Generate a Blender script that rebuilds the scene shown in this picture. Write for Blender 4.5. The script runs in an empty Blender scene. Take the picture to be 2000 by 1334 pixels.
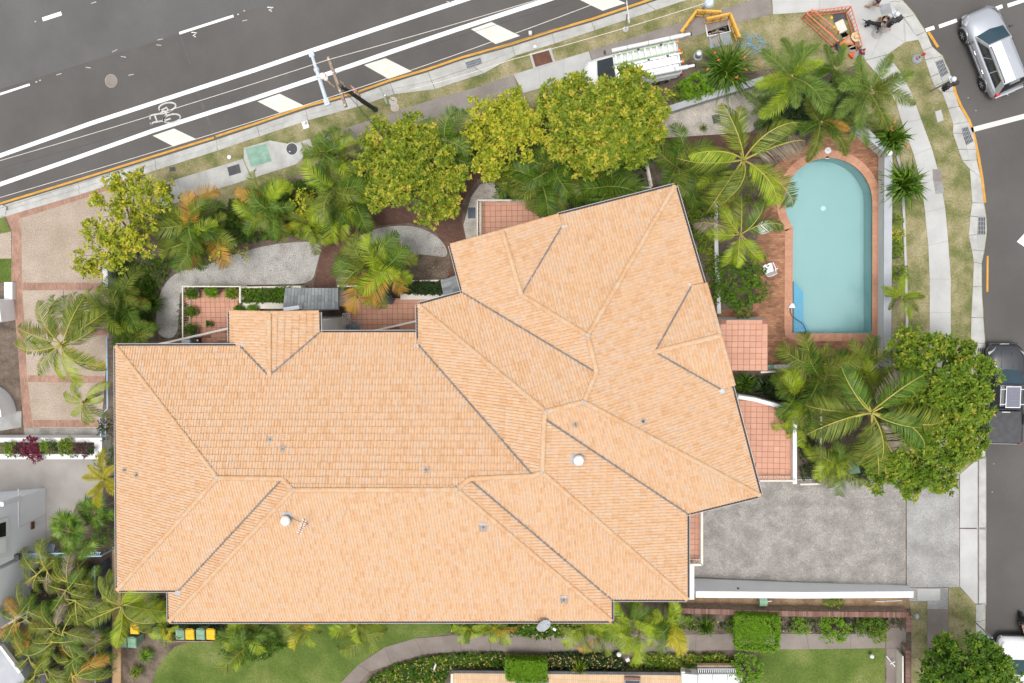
import bpy, bmesh, math, random
import numpy as np
from mathutils import Vector, Matrix
from mathutils.geometry import tessellate_polygon
R = math.radians
random.seed(7); rng = np.random.default_rng(7)
sc = bpy.context.scene
col = sc.collection

# ------------------------------------------------------------- camera, sky, sun, exposure
FPX, CAMH, NADU, NADV = 1555.0, 45.0, 1190.0, 530.0      # focal length in px of the 2000 px photo, height, nadir
_d = Vector((NADU-1000, -(NADV-667), -FPX)).normalized()
_Z = -_d
_Y = (Vector((0,1,0)) - _Z*_Z.y).normalized()
_X = _Y.cross(_Z)
CM = Matrix((_X, _Y, _Z))                                # camera -> world
cam = bpy.data.cameras.new('Camera'); camo = bpy.data.objects.new('Camera', cam); col.objects.link(camo)
cam.sensor_width = 36.0; cam.lens = FPX/2000*36.0; cam.clip_end = 1000; cam.clip_start = 0.5
camo.matrix_world = Matrix.Translation((0,0,CAMH)) @ CM.to_4x4()
sc.camera = camo
SUN_EL, SUN_AZ = 85.0, 195.0                             # compass azimuth: from the bottom of the picture
w = bpy.data.worlds.new('World'); sc.world = w; w.use_nodes = True
nt = w.node_tree; nt.nodes.clear()
wo = nt.nodes.new('ShaderNodeOutputWorld'); bg = nt.nodes.new('ShaderNodeBackground')
sky = nt.nodes.new('ShaderNodeTexSky'); hs = nt.nodes.new('ShaderNodeHueSaturation')
sky.sky_type = 'NISHITA'; sky.sun_disc = False
sky.sun_elevation = R(SUN_EL); sky.sun_rotation = R(SUN_AZ)
sky.dust_density = 4.0; sky.ozone_density = 1.0
hs.inputs['Saturation'].default_value = 0.22             # an overcast sky is grey
bg.inputs['Strength'].default_value = 0.15
nt.links.new(sky.outputs[0], hs.inputs['Color']); nt.links.new(hs.outputs[0], bg.inputs[0]); nt.links.new(bg.outputs[0], wo.inputs[0])
sl = bpy.data.lights.new('Sun', 'SUN'); so = bpy.data.objects.new('Sun', sl); col.objects.link(so)
sl.energy = 1.2; sl.angle = R(20); sl.color = (1.0, 0.965, 0.91)
_sd = Vector((math.sin(R(SUN_AZ))*math.cos(R(SUN_EL)), math.cos(R(SUN_AZ))*math.cos(R(SUN_EL)), math.sin(R(SUN_EL))))
so.rotation_euler = _sd.to_track_quat('Z','Y').to_euler()
vs = sc.view_settings; vs.view_transform = 'Standard'; vs.look = 'None'; vs.exposure = 0.42; vs.gamma = 1.0; vs.use_curve_mapping = False

# ------------------------------------------------------------- photo pixel + height -> place in the world
def ray(u, v): return CM @ Vector((u-1000, -(v-667), -FPX))
def P(u, v, z=0.0):
    r = ray(u, v); t = (z-CAMH)/r.z
    return Vector((r.x*t, r.y*t, z))
def W(pts, z=0.0): return [P(u, v, z) for u, v in pts]
def PV(u, v, p0, n):                                      # on the vertical plane through p0 with normal n
    r = ray(u, v); c = Vector((0,0,CAMH)); n = Vector(n)
    return c + r*((Vector(p0)-c).dot(n)/r.dot(n))
def spx(z=0.0): return (CAMH-z)/FPX                       # metres per photo pixel at height z

# ------------------------------------------------------------- mesh helper
class MB:
    def __init__(s): s.v=[]; s.f=[]; s.m=[]; s.t=[]
    def add(s, vs, fs, m=0, t=0.5):
        o=len(s.v); s.v.extend([tuple(p) for p in vs]); s.t.extend([t]*len(vs))
        for f in fs: s.f.append([i+o for i in f]); s.m.append(m)
        return s
    def box(s, c, size, rz=0.0, m=0, top=1.0, rot=None):
        x,y,z=[k/2 for k in size]; vs=[]
        for sz,k in ((-z,1.0),(z,top)):
            for a,b in ((-x,-y),(x,-y),(x,y),(-x,y)): vs.append(Vector((a*k,b*k,sz)))
        q = rot if rot is not None else Matrix.Rotation(rz,3,'Z')
        c=Vector(c)
        return s.add([q@p+c for p in vs],[(3,2,1,0),(4,5,6,7),(0,1,5,4),(1,2,6,5),(2,3,7,6),(3,0,4,7)],m)
    def bar(s, a, b, w, h, m=0):                          # box section from a to b, w across, h up
        a=Vector(a); b=Vector(b); d=(b-a); L=d.length
        if L<1e-6: return s
        x=d/L; up=Vector((0,0,1)) if abs(x.z)<.95 else Vector((0,1,0))
        y=up.cross(x).normalized(); z=x.cross(y)
        q=Matrix((x,y,z)).transposed()
        return s.box((a+b)/2,(L,w,h),m=m,rot=q)
    def tube(s, pts, rad, n=8, m=0, cap=True):
        pts=[Vector(p) for p in pts]; rr=rad if isinstance(rad,(list,tuple)) else [rad]*len(pts)
        vs=[]; fs=[]; ref=None
        for i,p in enumerate(pts):
            t=(pts[min(i+1,len(pts)-1)]-pts[max(i-1,0)]).normalized()
            if ref is None: ref=Vector((0,0,1)) if abs(t.z)<.9 else Vector((1,0,0))
            a=t.cross(ref).normalized(); b=t.cross(a).normalized()
            ref = (ref - t*ref.dot(t)).normalized() if (ref - t*ref.dot(t)).length>1e-4 else ref
            for k in range(n):
                g=2*math.pi*k/n; vs.append(p+(a*math.cos(g)+b*math.sin(g))*rr[i])
        for i in range(len(pts)-1):
            for k in range(n):
                k2=(k+1)%n; fs.append((i*n+k,i*n+k2,(i+1)*n+k2,(i+1)*n+k))
        if cap: fs.append(tuple(range(n))[::-1]); fs.append(tuple((len(pts)-1)*n+k for k in range(n)))
        return s.add(vs,fs,m)
    def lathe(s, prof, c=(0,0,0), n=16, m=0, q=None):     # prof: (radius, z)
        c=Vector(c); vs=[]; fs=[]
        for r,z in prof:
            for k in range(n):
                g=2*math.pi*k/n; p=Vector((r*math.cos(g),r*math.sin(g),z))
                vs.append((q@p if q is not None else p)+c)
        for i in range(len(prof)-1):
            for k in range(n):
                k2=(k+1)%n; fs.append((i*n+k,i*n+k2,(i+1)*n+k2,(i+1)*n+k))
        if prof[0][0]>1e-4: fs.append(tuple(range(n))[::-1])
        if prof[-1][0]>1e-4: fs.append(tuple((len(prof)-1)*n+k for k in range(n)))
        return s.add(vs,fs,m)
    def prism(s, pts, z0, z1, m=0, holes=(), bottom=False, side_m=None):
        loops=[[Vector((p[0],p[1],0)) for p in pts]]+[[Vector((p[0],p[1],0)) for p in h] for h in holes]
        flat=[p for l in loops for p in l]; tri=tessellate_polygon(loops)
        n=len(flat); vs=[(p.x,p.y,z1) for p in flat]; fs=[]
        for t in tri:
            a,b,c=[flat[i] for i in t]
            fs.append(tuple(t) if (b-a).cross(c-a).z>0 else tuple(t)[::-1])
        s.add(vs,fs,m)
        if z0 is not None:
            o=0; sm = m if side_m is None else side_m
            for li,l in enumerate(loops):
                k=len(l); A=sum(l[i].x*l[(i+1)%k].y-l[(i+1)%k].x*l[i].y for i in range(k))
                vs=[(p.x,p.y,z1) for p in l]+[(p.x,p.y,z0) for p in l]; fs=[]
                for i in range(k):
                    j=(i+1)%k; q=(i,i+k,j+k,j)
                    if (A<0)!=(li>0): q=q[::-1]
                    fs.append(q)
                s.add(vs,fs,sm)
            if bottom:
                k=len(loops[0]); s.add([(p.x,p.y,z0) for p in loops[0]],[tuple(range(k))[::-1]],sm)
        return s
    def leaves(s, base, d, up, L, Wd, m=0, tint=None, fold=0.12, mid=.45):   # numpy rows: one pointed leaf each
        base=np.asarray(base); d=np.asarray(d); up=np.asarray(up); n=len(base)
        d=d/np.linalg.norm(d,axis=1,keepdims=True)
        sd=np.cross(d,up); sd/= (np.linalg.norm(sd,axis=1,keepdims=True)+1e-9)
        nn=np.cross(sd,d); L=np.asarray(L).reshape(-1,1)*np.ones((n,1)); Wd=np.asarray(Wd).reshape(-1,1)*np.ones((n,1))
        a=base; b=base+d*L*mid+sd*Wd*.5+nn*L*fold; c=base+d*L; e=base+d*L*mid-sd*Wd*.5+nn*L*fold
        vs=np.stack([a,b,c,e],1).reshape(-1,3); o=len(s.v)
        s.v.extend(map(tuple,vs.tolist()))
        s.f.extend([[o+4*i,o+4*i+1,o+4*i+2,o+4*i+3] for i in range(n)]); s.m.extend([m]*n)
        tt=np.full(n,.5) if tint is None else np.asarray(tint)
        s.t.extend(np.repeat(tt,4).tolist()); return s
    def mesh(s, name, mats, off=(0,0,0), smooth=False):
        me=bpy.data.meshes.new(name); off=Vector(off)
        v=np.array(s.v,dtype=float).reshape(-1,3)-np.array(off)
        me.from_pydata(v.tolist(),[],s.f)
        for k in (mats if isinstance(mats,(list,tuple)) else [mats]): me.materials.append(k)
        if any(s.m): me.polygons.foreach_set('material_index', s.m)
        if len(set(s.t))>1:
            a=me.attributes.new('tint','FLOAT','POINT'); a.data.foreach_set('value', s.t)
        if smooth: me.polygons.foreach_set('use_smooth',[True]*len(me.polygons))
        me.update(); return me
    def build(s, name, mats, parent=None, loc=None, smooth=False, local=False):
        off=Vector((0,0,0))
        if not local:
            if parent is not None: off=wloc(parent)
            if loc is not None: off=Vector(loc)
        me=s.mesh(name,mats,off,smooth); o=bpy.data.objects.new(name,me); col.objects.link(o)
        if parent is not None:
            o.parent=parent; o.location=off-wloc(parent) if not local else (Vector(loc) if loc is not None else Vector())
        elif loc is not None: o.location=loc
        return o
def wloc(o):
    l=Vector()
    while o is not None: l+=o.location; o=o.parent
    return l
def tag(o, label=None, cat=None, group=None, kind=None):
    if label: o['label']=label
    if cat: o['category']=cat
    if group: o['group']=group
    if kind: o['kind']=kind
    return o
def empty(name, loc, label=None, cat=None, group=None, rz=0.0):
    o=bpy.data.objects.new(name,None); col.objects.link(o); o.location=loc; o.rotation_euler=(0,0,rz); o.empty_display_size=.2
    return tag(o,label,cat,group)
def link(name, me, parent=None, mat=None):
    o=bpy.data.objects.new(name,me); col.objects.link(o)
    if parent is not None: o.parent=parent
    if mat is not None: o.matrix_local=mat
    return o
def offs(line, d):                                        # shift a polyline sideways (left positive) in the plane
    out=[]
    for i,p in enumerate(line):
        a=line[max(i-1,0)]; b=line[min(i+1,len(line)-1)]
        t=Vector((b[0]-a[0],b[1]-a[1])).normalized(); out.append(Vector((p[0]-t.y*d,p[1]+t.x*d,0)))
    return out
def resample(line, step):
    out=[Vector(line[0])]; acc=0
    for a,b in zip(line,line[1:]):
        a=Vector(a); b=Vector(b); L=(b-a).length; t=step-acc
        while t<=L: out.append(a+(b-a)*(t/L)); t+=step
        acc=(acc+L)%step
    if (out[-1]-Vector(line[-1])).length>.05: out.append(Vector(line[-1]))
    return out
def inside(p, poly):
    x,y=p[0],p[1]; c=False; n=len(poly); j=n-1
    for i in range(n):
        xi,yi=poly[i][0],poly[i][1]; xj,yj=poly[j][0],poly[j][1]
        if (yi>y)!=(yj>y) and x<(xj-xi)*(y-yi)/(yj-yi)+xi: c=not c
        j=i
    return c
def scatter(poly, n):
    xs=[p[0] for p in poly]; ys=[p[1] for p in poly]; out=[]
    while len(out)<n:
        p=(random.uniform(min(xs),max(xs)),random.uniform(min(ys),max(ys)))
        if inside(p,poly): out.append(p)
    return out
def smoothline(pts, k=2):
    for _ in range(k):
        o=[pts[0]]
        for a,b in zip(pts,pts[1:]):
            o.append((a[0]*.75+b[0]*.25,a[1]*.75+b[1]*.25)); o.append((a[0]*.25+b[0]*.75,a[1]*.25+b[1]*.75))
        o.append(pts[-1]); pts=o
    return pts
def smoothpoly(pts,k=2):
    for _ in range(k):
        o=[]
        for a,b in zip(pts,pts[1:]+pts[:1]):
            o.append((a[0]*.75+b[0]*.25,a[1]*.75+b[1]*.25)); o.append((a[0]*.25+b[0]*.75,a[1]*.25+b[1]*.75))
        pts=o
    return pts

# ------------------------------------------------------------- materials
def newmat(name):
    m=bpy.data.materials.new(name); m.use_nodes=True
    return m, m.node_tree, m.node_tree.nodes['Principled BSDF']
def nd(t, k, **kw):
    n=t.nodes.new(k)
    for a,b in kw.items():
        if a in n.inputs: n.inputs[a].default_value=b
        else: setattr(n,a,b)
    return n
def rgb(c): return (c[0],c[1],c[2],1.0)
def ramp(t, stops):
    r=t.nodes.new('ShaderNodeValToRGB'); e=r.color_ramp.elements
    while len(e)<len(stops): e.new(.5)
    for k,(p,c) in zip(e,stops): k.position=p; k.color=rgb(c)
    return r
def mat(name, c1, c2=None, scale=1.0, rough=.8, bump=0.0, bscale=40.0, metal=0.0, detail=6.0, spec=.3, stops=None, lo=.35, hi=.65, fine=0.0, fscale=60.0):
    m,t,b=newmat(name); b.inputs['Roughness'].default_value=rough; b.inputs['Metallic'].default_value=metal
    b.inputs['Specular IOR Level'].default_value=spec
    g=nd(t,'ShaderNodeNewGeometry')
    if c2 is None and stops is None: b.inputs['Base Color'].default_value=rgb(c1); outc=None
    else:
        n=nd(t,'ShaderNodeTexNoise',Scale=scale,Detail=detail,Roughness=.6)
        t.links.new(g.outputs['Position'],n.inputs['Vector'])
        r=ramp(t,stops or [(lo,c1),(hi,c2)]); t.links.new(n.outputs['Fac'],r.inputs[0]); outc=r.outputs[0]
    if fine>0 :
        n2=nd(t,'ShaderNodeTexNoise',Scale=fscale,Detail=2.0); t.links.new(g.outputs['Position'],n2.inputs['Vector'])
        mr=nd(t,'ShaderNodeMapRange'); mr.inputs[1].default_value=.25; mr.inputs[2].default_value=.75
        mr.inputs[3].default_value=1-fine; mr.inputs[4].default_value=1+fine; t.links.new(n2.outputs['Fac'],mr.inputs[0])
        mx=nd(t,'ShaderNodeMix',data_type='RGBA',blend_type='MULTIPLY'); mx.inputs[0].default_value=1.0
        if outc is not None: t.links.new(outc,mx.inputs[6])
        else: mx.inputs[6].default_value=rgb(c1)
        t.links.new(mr.outputs[0],mx.inputs[7]); outc=mx.outputs[2]
    if outc is not None: t.links.new(outc,b.inputs['Base Color'])
    if bump>0:
        n3=nd(t,'ShaderNodeTexNoise',Scale=bscale,Detail=4.0); t.links.new(g.outputs['Position'],n3.inputs['Vector'])
        bp=nd(t,'ShaderNodeBump'); bp.inputs['Strength'].default_value=bump; bp.inputs['Distance'].default_value=.02
        t.links.new(n3.outputs['Fac'],bp.inputs['Height']); t.links.new(bp.outputs[0],b.inputs['Normal'])
    return m
def brickmat(name, c1, c2, mortar, w=.23, h=.115, rz=0.0, rough=.8, offset=.5, ms=.008, vary=.5):
    m,t,b=newmat(name); b.inputs['Roughness'].default_value=rough; b.inputs['Specular IOR Level'].default_value=.25
    g=nd(t,'ShaderNodeNewGeometry'); mp=nd(t,'ShaderNodeMapping'); mp.inputs['Rotation'].default_value=(0,0,rz)
    t.links.new(g.outputs['Position'],mp.inputs[0])
    k=nd(t,'ShaderNodeTexBrick',offset=offset); k.inputs['Scale'].default_value=1.0
    k.inputs['Brick Width'].default_value=w; k.inputs['Row Height'].default_value=h; k.inputs['Mortar Size'].default_value=ms
    k.inputs['Color1'].default_value=rgb(c1); k.inputs['Color2'].default_value=rgb(c2); k.inputs['Mortar'].default_value=rgb(mortar)
    t.links.new(mp.outputs[0],k.inputs['Vector'])
    n=nd(t,'ShaderNodeTexNoise',Scale=.9,Detail=6.0); t.links.new(g.outputs['Position'],n.inputs['Vector'])
    mr=nd(t,'ShaderNodeMapRange'); mr.inputs[1].default_value=.3; mr.inputs[2].default_value=.7; mr.inputs[3].default_value=1-vary*.4; mr.inputs[4].default_value=1+vary*.4
    t.links.new(n.outputs['Fac'],mr.inputs[0])
    mx=nd(t,'ShaderNodeMix',data_type='RGBA',blend_type='MULTIPLY'); mx.inputs[0].default_value=1
    t.links.new(k.outputs['Color'],mx.inputs[6]); t.links.new(mr.outputs[0],mx.inputs[7]); t.links.new(mx.outputs[2],b.inputs['Base Color'])
    bp=nd(t,'ShaderNodeBump',invert=True); bp.inputs['Strength'].default_value=.5; bp.inputs['Distance'].default_value=.006
    t.links.new(k.outputs['Fac'],bp.inputs['Height']); t.links.new(bp.outputs[0],b.inputs['Normal'])
    return m
def randmat(name, stops, rough=.7, spec=.3, bump=0.0, mott=.12, trans=0.0, useobj=True, tint=0.0, nscale=9.0):
    """colour from a ramp by the random number of each separate piece (leaf, tile); optional natural per-clump tint"""
    m,t,b=newmat(name); b.inputs['Roughness'].default_value=rough; b.inputs['Specular IOR Level'].default_value=spec
    g=nd(t,'ShaderNodeNewGeometry'); oi=nd(t,'ShaderNodeObjectInfo')
    ad=nd(t,'ShaderNodeMath',operation='ADD'); t.links.new(g.outputs['Random Per Island'],ad.inputs[0])
    if useobj: t.links.new(oi.outputs['Random'],ad.inputs[1])
    else: ad.inputs[1].default_value=0
    fr=nd(t,'ShaderNodeMath',operation='FRACT'); t.links.new(ad.outputs[0],fr.inputs[0]); f=fr.outputs[0]
    if tint>0:
        at=nd(t,'ShaderNodeAttribute',attribute_name='tint'); mx=nd(t,'ShaderNodeMix',data_type='FLOAT'); mx.inputs[0].default_value=tint
        t.links.new(f,mx.inputs[2]); t.links.new(at.outputs['Fac'],mx.inputs[3]); f=mx.outputs[0]
    r=ramp(t,stops); t.links.new(f,r.inputs[0])
    n=nd(t,'ShaderNodeTexNoise',Scale=nscale,Detail=4.0); t.links.new(g.outputs['Position'],n.inputs['Vector'])
    mr=nd(t,'ShaderNodeMapRange'); mr.inputs[1].default_value=.3; mr.inputs[2].default_value=.7; mr.inputs[3].default_value=1-mott; mr.inputs[4].default_value=1+mott
    t.links.new(n.outputs['Fac'],mr.inputs[0])
    mm=nd(t,'ShaderNodeMix',data_type='RGBA',blend_type='MULTIPLY'); mm.inputs[0].default_value=1
    t.links.new(r.outputs[0],mm.inputs[6]); t.links.new(mr.outputs[0],mm.inputs[7]); t.links.new(mm.outputs[2],b.inputs['Base Color'])
    if trans>0:
        tr=nd(t,'ShaderNodeBsdfTranslucent'); t.links.new(mm.outputs[2],tr.inputs[0]); ms=nd(t,'ShaderNodeMixShader'); ms.inputs[0].default_value=trans
        o=t.nodes['Material Output']; t.links.new(b.outputs[0],ms.inputs[1]); t.links.new(tr.outputs[0],ms.inputs[2]); t.links.new(ms.outputs[0],o.inputs[0])
    return m
def solid(name,c,rough=.5,metal=0.0,spec=.5,coat=0.0):
    m,t,b=newmat(name); b.inputs['Base Color'].default_value=rgb(c); b.inputs['Roughness'].default_value=rough
    b.inputs['Metallic'].default_value=metal; b.inputs['Specular IOR Level'].default_value=spec; b.inputs['Coat Weight'].default_value=coat
    return m
M={}
M['asphalt']=mat('asphalt',(.105,.102,.101),(.132,.129,.127),scale=.25,rough=.9,bump=.3,bscale=90,fine=.12,fscale=55)
M['asphalt2']=mat('asphalt_newer',(.094,.087,.082),(.119,.111,.105),scale=.22,rough=.9,bump=.3,bscale=90,fine=.12,fscale=55)
M['seam']=mat('asphalt_seam',(.10,.096,.093),(.13,.125,.12),scale=3,rough=.9)
M['pwhite']=mat('road_paint_white',(.78,.78,.77),(.86,.86,.85),scale=3,rough=.6,fine=.05,fscale=40)
M['pcream']=mat('road_paint_cream',(.60,.59,.53),(.68,.67,.61),scale=2.5,rough=.65,fine=.05,fscale=40)
M['pworn']=mat('road_paint_worn',(.38,.38,.36),(.55,.55,.52),scale=6,rough=.7)
M['pyellow']=mat('road_paint_yellow',(.50,.25,.03),(.60,.32,.06),scale=3,rough=.6)
M['conc']=mat('concrete_pale',(.40,.40,.39),(.49,.49,.48),scale=.7,rough=.85,bump=.1,fine=.04,fscale=45)
M['kerb']=mat('concrete_kerb',(.36,.355,.335),(.49,.485,.465),scale=1.1,rough=.85,bump=.15,fine=.07,fscale=35)
M['kerbold']=mat('concrete_weathered',(.29,.285,.27),(.40,.395,.38),scale=1.6,rough=.9,bump=.2,fine=.1,fscale=30)
M['stain']=mat('concrete_stained',(.19,.185,.175),(.36,.35,.34),scale=1.1,rough=.9,bump=.2,detail=12,stops=[(.28,(.20,.185,.165)),(.45,(.255,.24,.22)),(.55,(.30,.28,.26)),(.575,(.35,.33,.307)),(.60,(.30,.28,.26)),(.74,(.36,.34,.315))],fine=.30,fscale=16)
M['stain2']=mat('concrete_grainy',(.25,.245,.235),(.36,.355,.345),scale=.8,rough=.9,bump=.25,detail=10,fine=.26,fscale=20)
M['agg']=mat('aggregate_brown',(.215,.19,.17),(.285,.255,.235),scale=.8,rough=.9,bump=.5,bscale=55,fine=.2,fscale=34)
M['aggdrive']=mat('aggregate_pink',(.33,.265,.205),(.42,.345,.28),scale=.5,rough=.9,bump=.5,bscale=45,fine=.3,fscale=14)
M['nbdrive']=mat('neighbour_concrete',(.30,.275,.255),(.37,.345,.325),scale=.5,rough=.85,bump=.1,fine=.05,fscale=30)
M['pathbrown']=mat('concrete_brown',(.19,.16,.14),(.26,.225,.20),scale=.6,rough=.9,bump=.3,fine=.1,fscale=40)
M['band']=brickmat('driveway_brick',(.29,.16,.115),(.38,.225,.165),(.27,.19,.15),w=.11,h=.23,rz=.0,offset=0)
M['bandr']=brickmat('driveway_brick_turned',(.29,.16,.115),(.38,.225,.165),(.27,.19,.15),w=.11,h=.23,rz=R(-18),offset=0)
M['paver']=brickmat('path_paver',(.115,.058,.042),(.15,.08,.06),(.08,.05,.04),rz=R(30))
M['deck']=brickmat('pool_deck_brick',(.40,.20,.11),(.235,.105,.06),(.19,.125,.09),w=.23,h=.115,rz=0,vary=.8)
M['coping']=randmat('coping_tile',[(0,(.46,.235,.15)),(.5,(.51,.27,.175)),(1,(.42,.205,.125))],rough=.7)
M['gravel']=mat('white_gravel',(.36,.35,.33),(.58,.575,.56),scale=1.4,rough=.9,bump=.9,bscale=28,detail=10,stops=[(.25,(.23,.205,.18)),(.42,(.36,.345,.325)),(.62,(.445,.435,.415))],fine=.45,fscale=19)
M['gravel2']=mat('tan_gravel',(.36,.32,.28),(.55,.50,.45),scale=1.5,rough=.9,bump=.9,bscale=26,detail=10,fine=.35,fscale=18)
M['mulch']=mat('garden_mulch',(.09,.066,.05),(.20,.155,.12),scale=1.2,rough=.95,bump=1.0,bscale=22,detail=12,fine=.35,fscale=14)
M['drymulch']=mat('dry_mulch',(.17,.105,.06),(.33,.23,.14),scale=1.6,rough=.95,bump=1.0,bscale=26,detail=12,fine=.3,fscale=18)
M['earth']=mat('earth',(.13,.10,.07),(.2,.16,.11),scale=.3,rough=.95)
M['verge']=mat('verge_grass',(.1,.1,.1),scale=.75,rough=.95,bump=1.0,bscale=24,detail=14,stops=[(.30,(.10,.125,.035)),(.43,(.165,.17,.065)),(.53,(.255,.23,.115)),(.68,(.36,.31,.19))],fine=.28,fscale=11)
M['lawn']=mat('lawn_grass',(.1,.1,.1),scale=.33,rough=.95,bump=1.0,bscale=24,detail=12,stops=[(.30,(.06,.10,.015)),(.46,(.095,.14,.025)),(.58,(.15,.185,.048)),(.72,(.26,.245,.10))],fine=.3,fscale=10)
M['plaster']=mat('pool_plaster',(.41,.52,.515),(.45,.56,.555),scale=.35,rough=.7)
M['poolblue']=brickmat('pool_blue_tile',(.14,.40,.62),(.17,.45,.66),(.25,.5,.66),w=.1,h=.1,offset=0,vary=.1)
M['white']=mat('white_render',(.70,.70,.695),(.77,.77,.765),scale=.7,rough=.8,bump=.08)
M['offwhite']=mat('cream_paint',(.66,.61,.53),(.74,.69,.62),scale=1.5,rough=.7)
M['greywall']=mat('grey_render',(.36,.375,.40),(.43,.445,.47),scale=.9,rough=.8,bump=.08)
M['ltblue']=mat('blue_grey_metal',(.50,.56,.64),(.58,.64,.72),scale=2,rough=.5)  # the light arm's sky reflection is put into this blue colour
M['paleblue']=mat('pale_blue_render',(.79,.81,.84),(.85,.87,.90),scale=.5,rough=.8)
M['navy']=mat('navy_metal',(.045,.06,.085),(.07,.09,.12),scale=2,rough=.5,spec=.5)
M['bluerail']=solid('blue_rail',(.35,.50,.66),.4)
M['slate']=randmat('grey_roof_tile',[(0,(.20,.215,.22)),(.5,(.26,.275,.28)),(1,(.32,.335,.34))],rough=.75)
M['tile']=randmat('peach_roof_tile',[(0,(.565,.345,.195)),(.3,(.605,.395,.24)),(.6,(.60,.405,.26)),(.85,(.58,.415,.29)),(1,(.60,.38,.22))],rough=.75,spec=.2,mott=.08,nscale=6.0)
M['ridge']=randmat('orange_ridge_tile',[(0,(.555,.325,.175)),(.4,(.57,.36,.21)),(.75,(.56,.39,.255)),(1,(.575,.365,.21))],rough=.75,spec=.2)
M['mortar']=mat('ridge_mortar',(.38,.30,.24),(.55,.46,.38),scale=12,rough=.95,bump=.5)
M['lead']=mat('valley_metal',(.13,.12,.115),(.21,.20,.195),scale=4,rough=.6,spec=.4)
M['gutter']=mat('gutter_paint',(.52,.49,.47),(.60,.57,.55),scale=2,rough=.55)
M['gutdark']=solid('gutter_inside',(.06,.058,.06),.8)
M['zinc']=mat('zinc_flashing',(.34,.37,.40),(.46,.49,.52),scale=5,rough=.5,spec=.5)
M['ttile']=randmat('terracotta_tile',[(0,(.545,.28,.19)),(.5,(.57,.30,.205)),(1,(.595,.32,.22))],rough=.6,spec=.35,mott=.06,nscale=1.5)
M['grout']=mat('tile_grout',(.27,.12,.085),(.33,.16,.11),scale=3,rough=.9)
M['creambrick']=brickmat('cream_brick',(.62,.46,.30),(.69,.53,.36),(.52,.41,.30),w=.24,h=.086,vary=.2)
M['redbrick']=randmat('red_brown_brick',[(0,(.17,.085,.065)),(.5,(.22,.12,.095)),(1,(.27,.17,.14))],rough=.9)
M['timber']=mat('weathered_timber',(.20,.15,.11),(.33,.26,.2),scale=5,rough=.85)
M['tanroof']=brickmat('tan_roof_tile',(.56,.385,.235),(.62,.44,.28),(.44,.30,.185),w=.12,h=.30,offset=0,vary=.2)
M['polewood']=mat('dark_pole_timber',(.05,.045,.04),(.10,.09,.08),scale=6,rough=.9)
M['paletimber']=mat('tan_sandstone',(.40,.26,.13),(.54,.38,.22),scale=1.2,rough=.85)
M['steel']=solid('galvanised_steel',(.46,.47,.48),.4,.7)
M['black']=solid('black_plastic',(.015,.015,.017),.45)
M['rubber']=solid('tyre_rubber',(.02,.02,.02),.85)
M['dgrey']=mat('dark_grey',(.06,.062,.067),(.09,.092,.098),scale=3,rough=.7)
M['midgrey']=mat('mid_grey_lid',(.25,.265,.28),(.31,.325,.34),scale=2.5,rough=.7)
M['rust']=mat('rusty_plate',(.10,.045,.03),(.17,.08,.055),scale=3,rough=.8,bump=.3)
M['greenlid']=mat('green_plate',(.17,.30,.235),(.26,.40,.32),scale=2.2,rough=.7)
M['orange']=solid('orange_plastic',(.72,.16,.04),.5)
M['barrier']=solid('orange_red_paint',(.66,.19,.09),.5)
M['yellow']=solid('yellow_plastic',(.68,.36,.03),.45)
M['binyellow']=mat('bin_yellow',(.72,.42,.01),(.80,.50,.02),scale=5,rough=.5)
M['bingreen']=mat('bin_green',(.17,.30,.20),(.24,.38,.27),scale=5,rough=.5)
M['binbody']=solid('bin_dark_green',(.03,.075,.05),.6)
M['glass']=solid('car_glass',(.012,.018,.022),.06,0,.8)
M['glassblue']=solid('tinted_windscreen',(.015,.05,.075),.05,0,.9)
M['chrome']=solid('bright_metal',(.75,.75,.76),.25,.9)
M['silver']=solid('silver_car_paint',(.50,.52,.56),.28,.55,.5,.6)
M['carwhite']=solid('white_car_paint',(.74,.745,.75),.3,0,.5,.5)
M['cargrey']=solid('dark_grey_car_paint',(.055,.058,.066),.35,.3,.5,.4)
M['vinyl']=mat('tonneau_vinyl',(.065,.065,.07),(.085,.085,.09),scale=4,rough=.75)
M['redlens']=solid('red_lens',(.55,.02,.03),.2)
M['lens']=solid('clear_lens',(.6,.62,.65),.12)
M['solar']=solid('solar_cells',(.16,.17,.21),.2,.2,.7)
M['pot']=mat('glazed_pot',(.20,.17,.13),(.34,.30,.25),scale=6,rough=.5)
M['bark']=mat('tree_bark',(.13,.105,.085),(.24,.20,.17),scale=7,rough=.95,bump=.6)
M['palmbark']=mat('palm_trunk',(.19,.17,.145),(.33,.30,.26),scale=5,rough=.9,bump=.4)
M['skin']=solid('skin',(.48,.27,.19),.5)
M['skin2']=solid('skin_pale',(.56,.34,.25),.5)
M['hair']=solid('hair_brown',(.10,.05,.03),.6)
M['hairdark']=solid('hair_dark',(.025,.016,.012),.6)
M['navycloth']=solid('navy_cloth',(.02,.03,.07),.9)
M['blackcloth']=solid('black_cloth',(.014,.014,.016),.9)
M['tancloth']=solid('tan_cloth',(.42,.30,.2),.9)
M['jeans']=mat('blue_jeans',(.045,.06,.10),(.09,.11,.16),scale=8,rough=.9)
M['straw']=mat('straw_hat',(.62,.44,.24),(.72,.54,.33),scale=14,rough=.9)
M['hiviz']=solid('orange_shirt',(.78,.22,.02),.8)
M['furblack']=solid('black_fur',(.012,.012,.013),.8)
M['furwhite']=solid('white_fur',(.7,.69,.67),.9)
M['pipe']=solid('white_pvc',(.72,.73,.74),.35)
M['greenrail']=solid('green_fibreglass',(.34,.50,.27),.5)
M['alu']=solid('aluminium',(.60,.61,.63),.35,.6)
M['cableblue']=solid('blue_cable',(.20,.38,.52),.6)
M['soil']=M['mulch']
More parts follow.
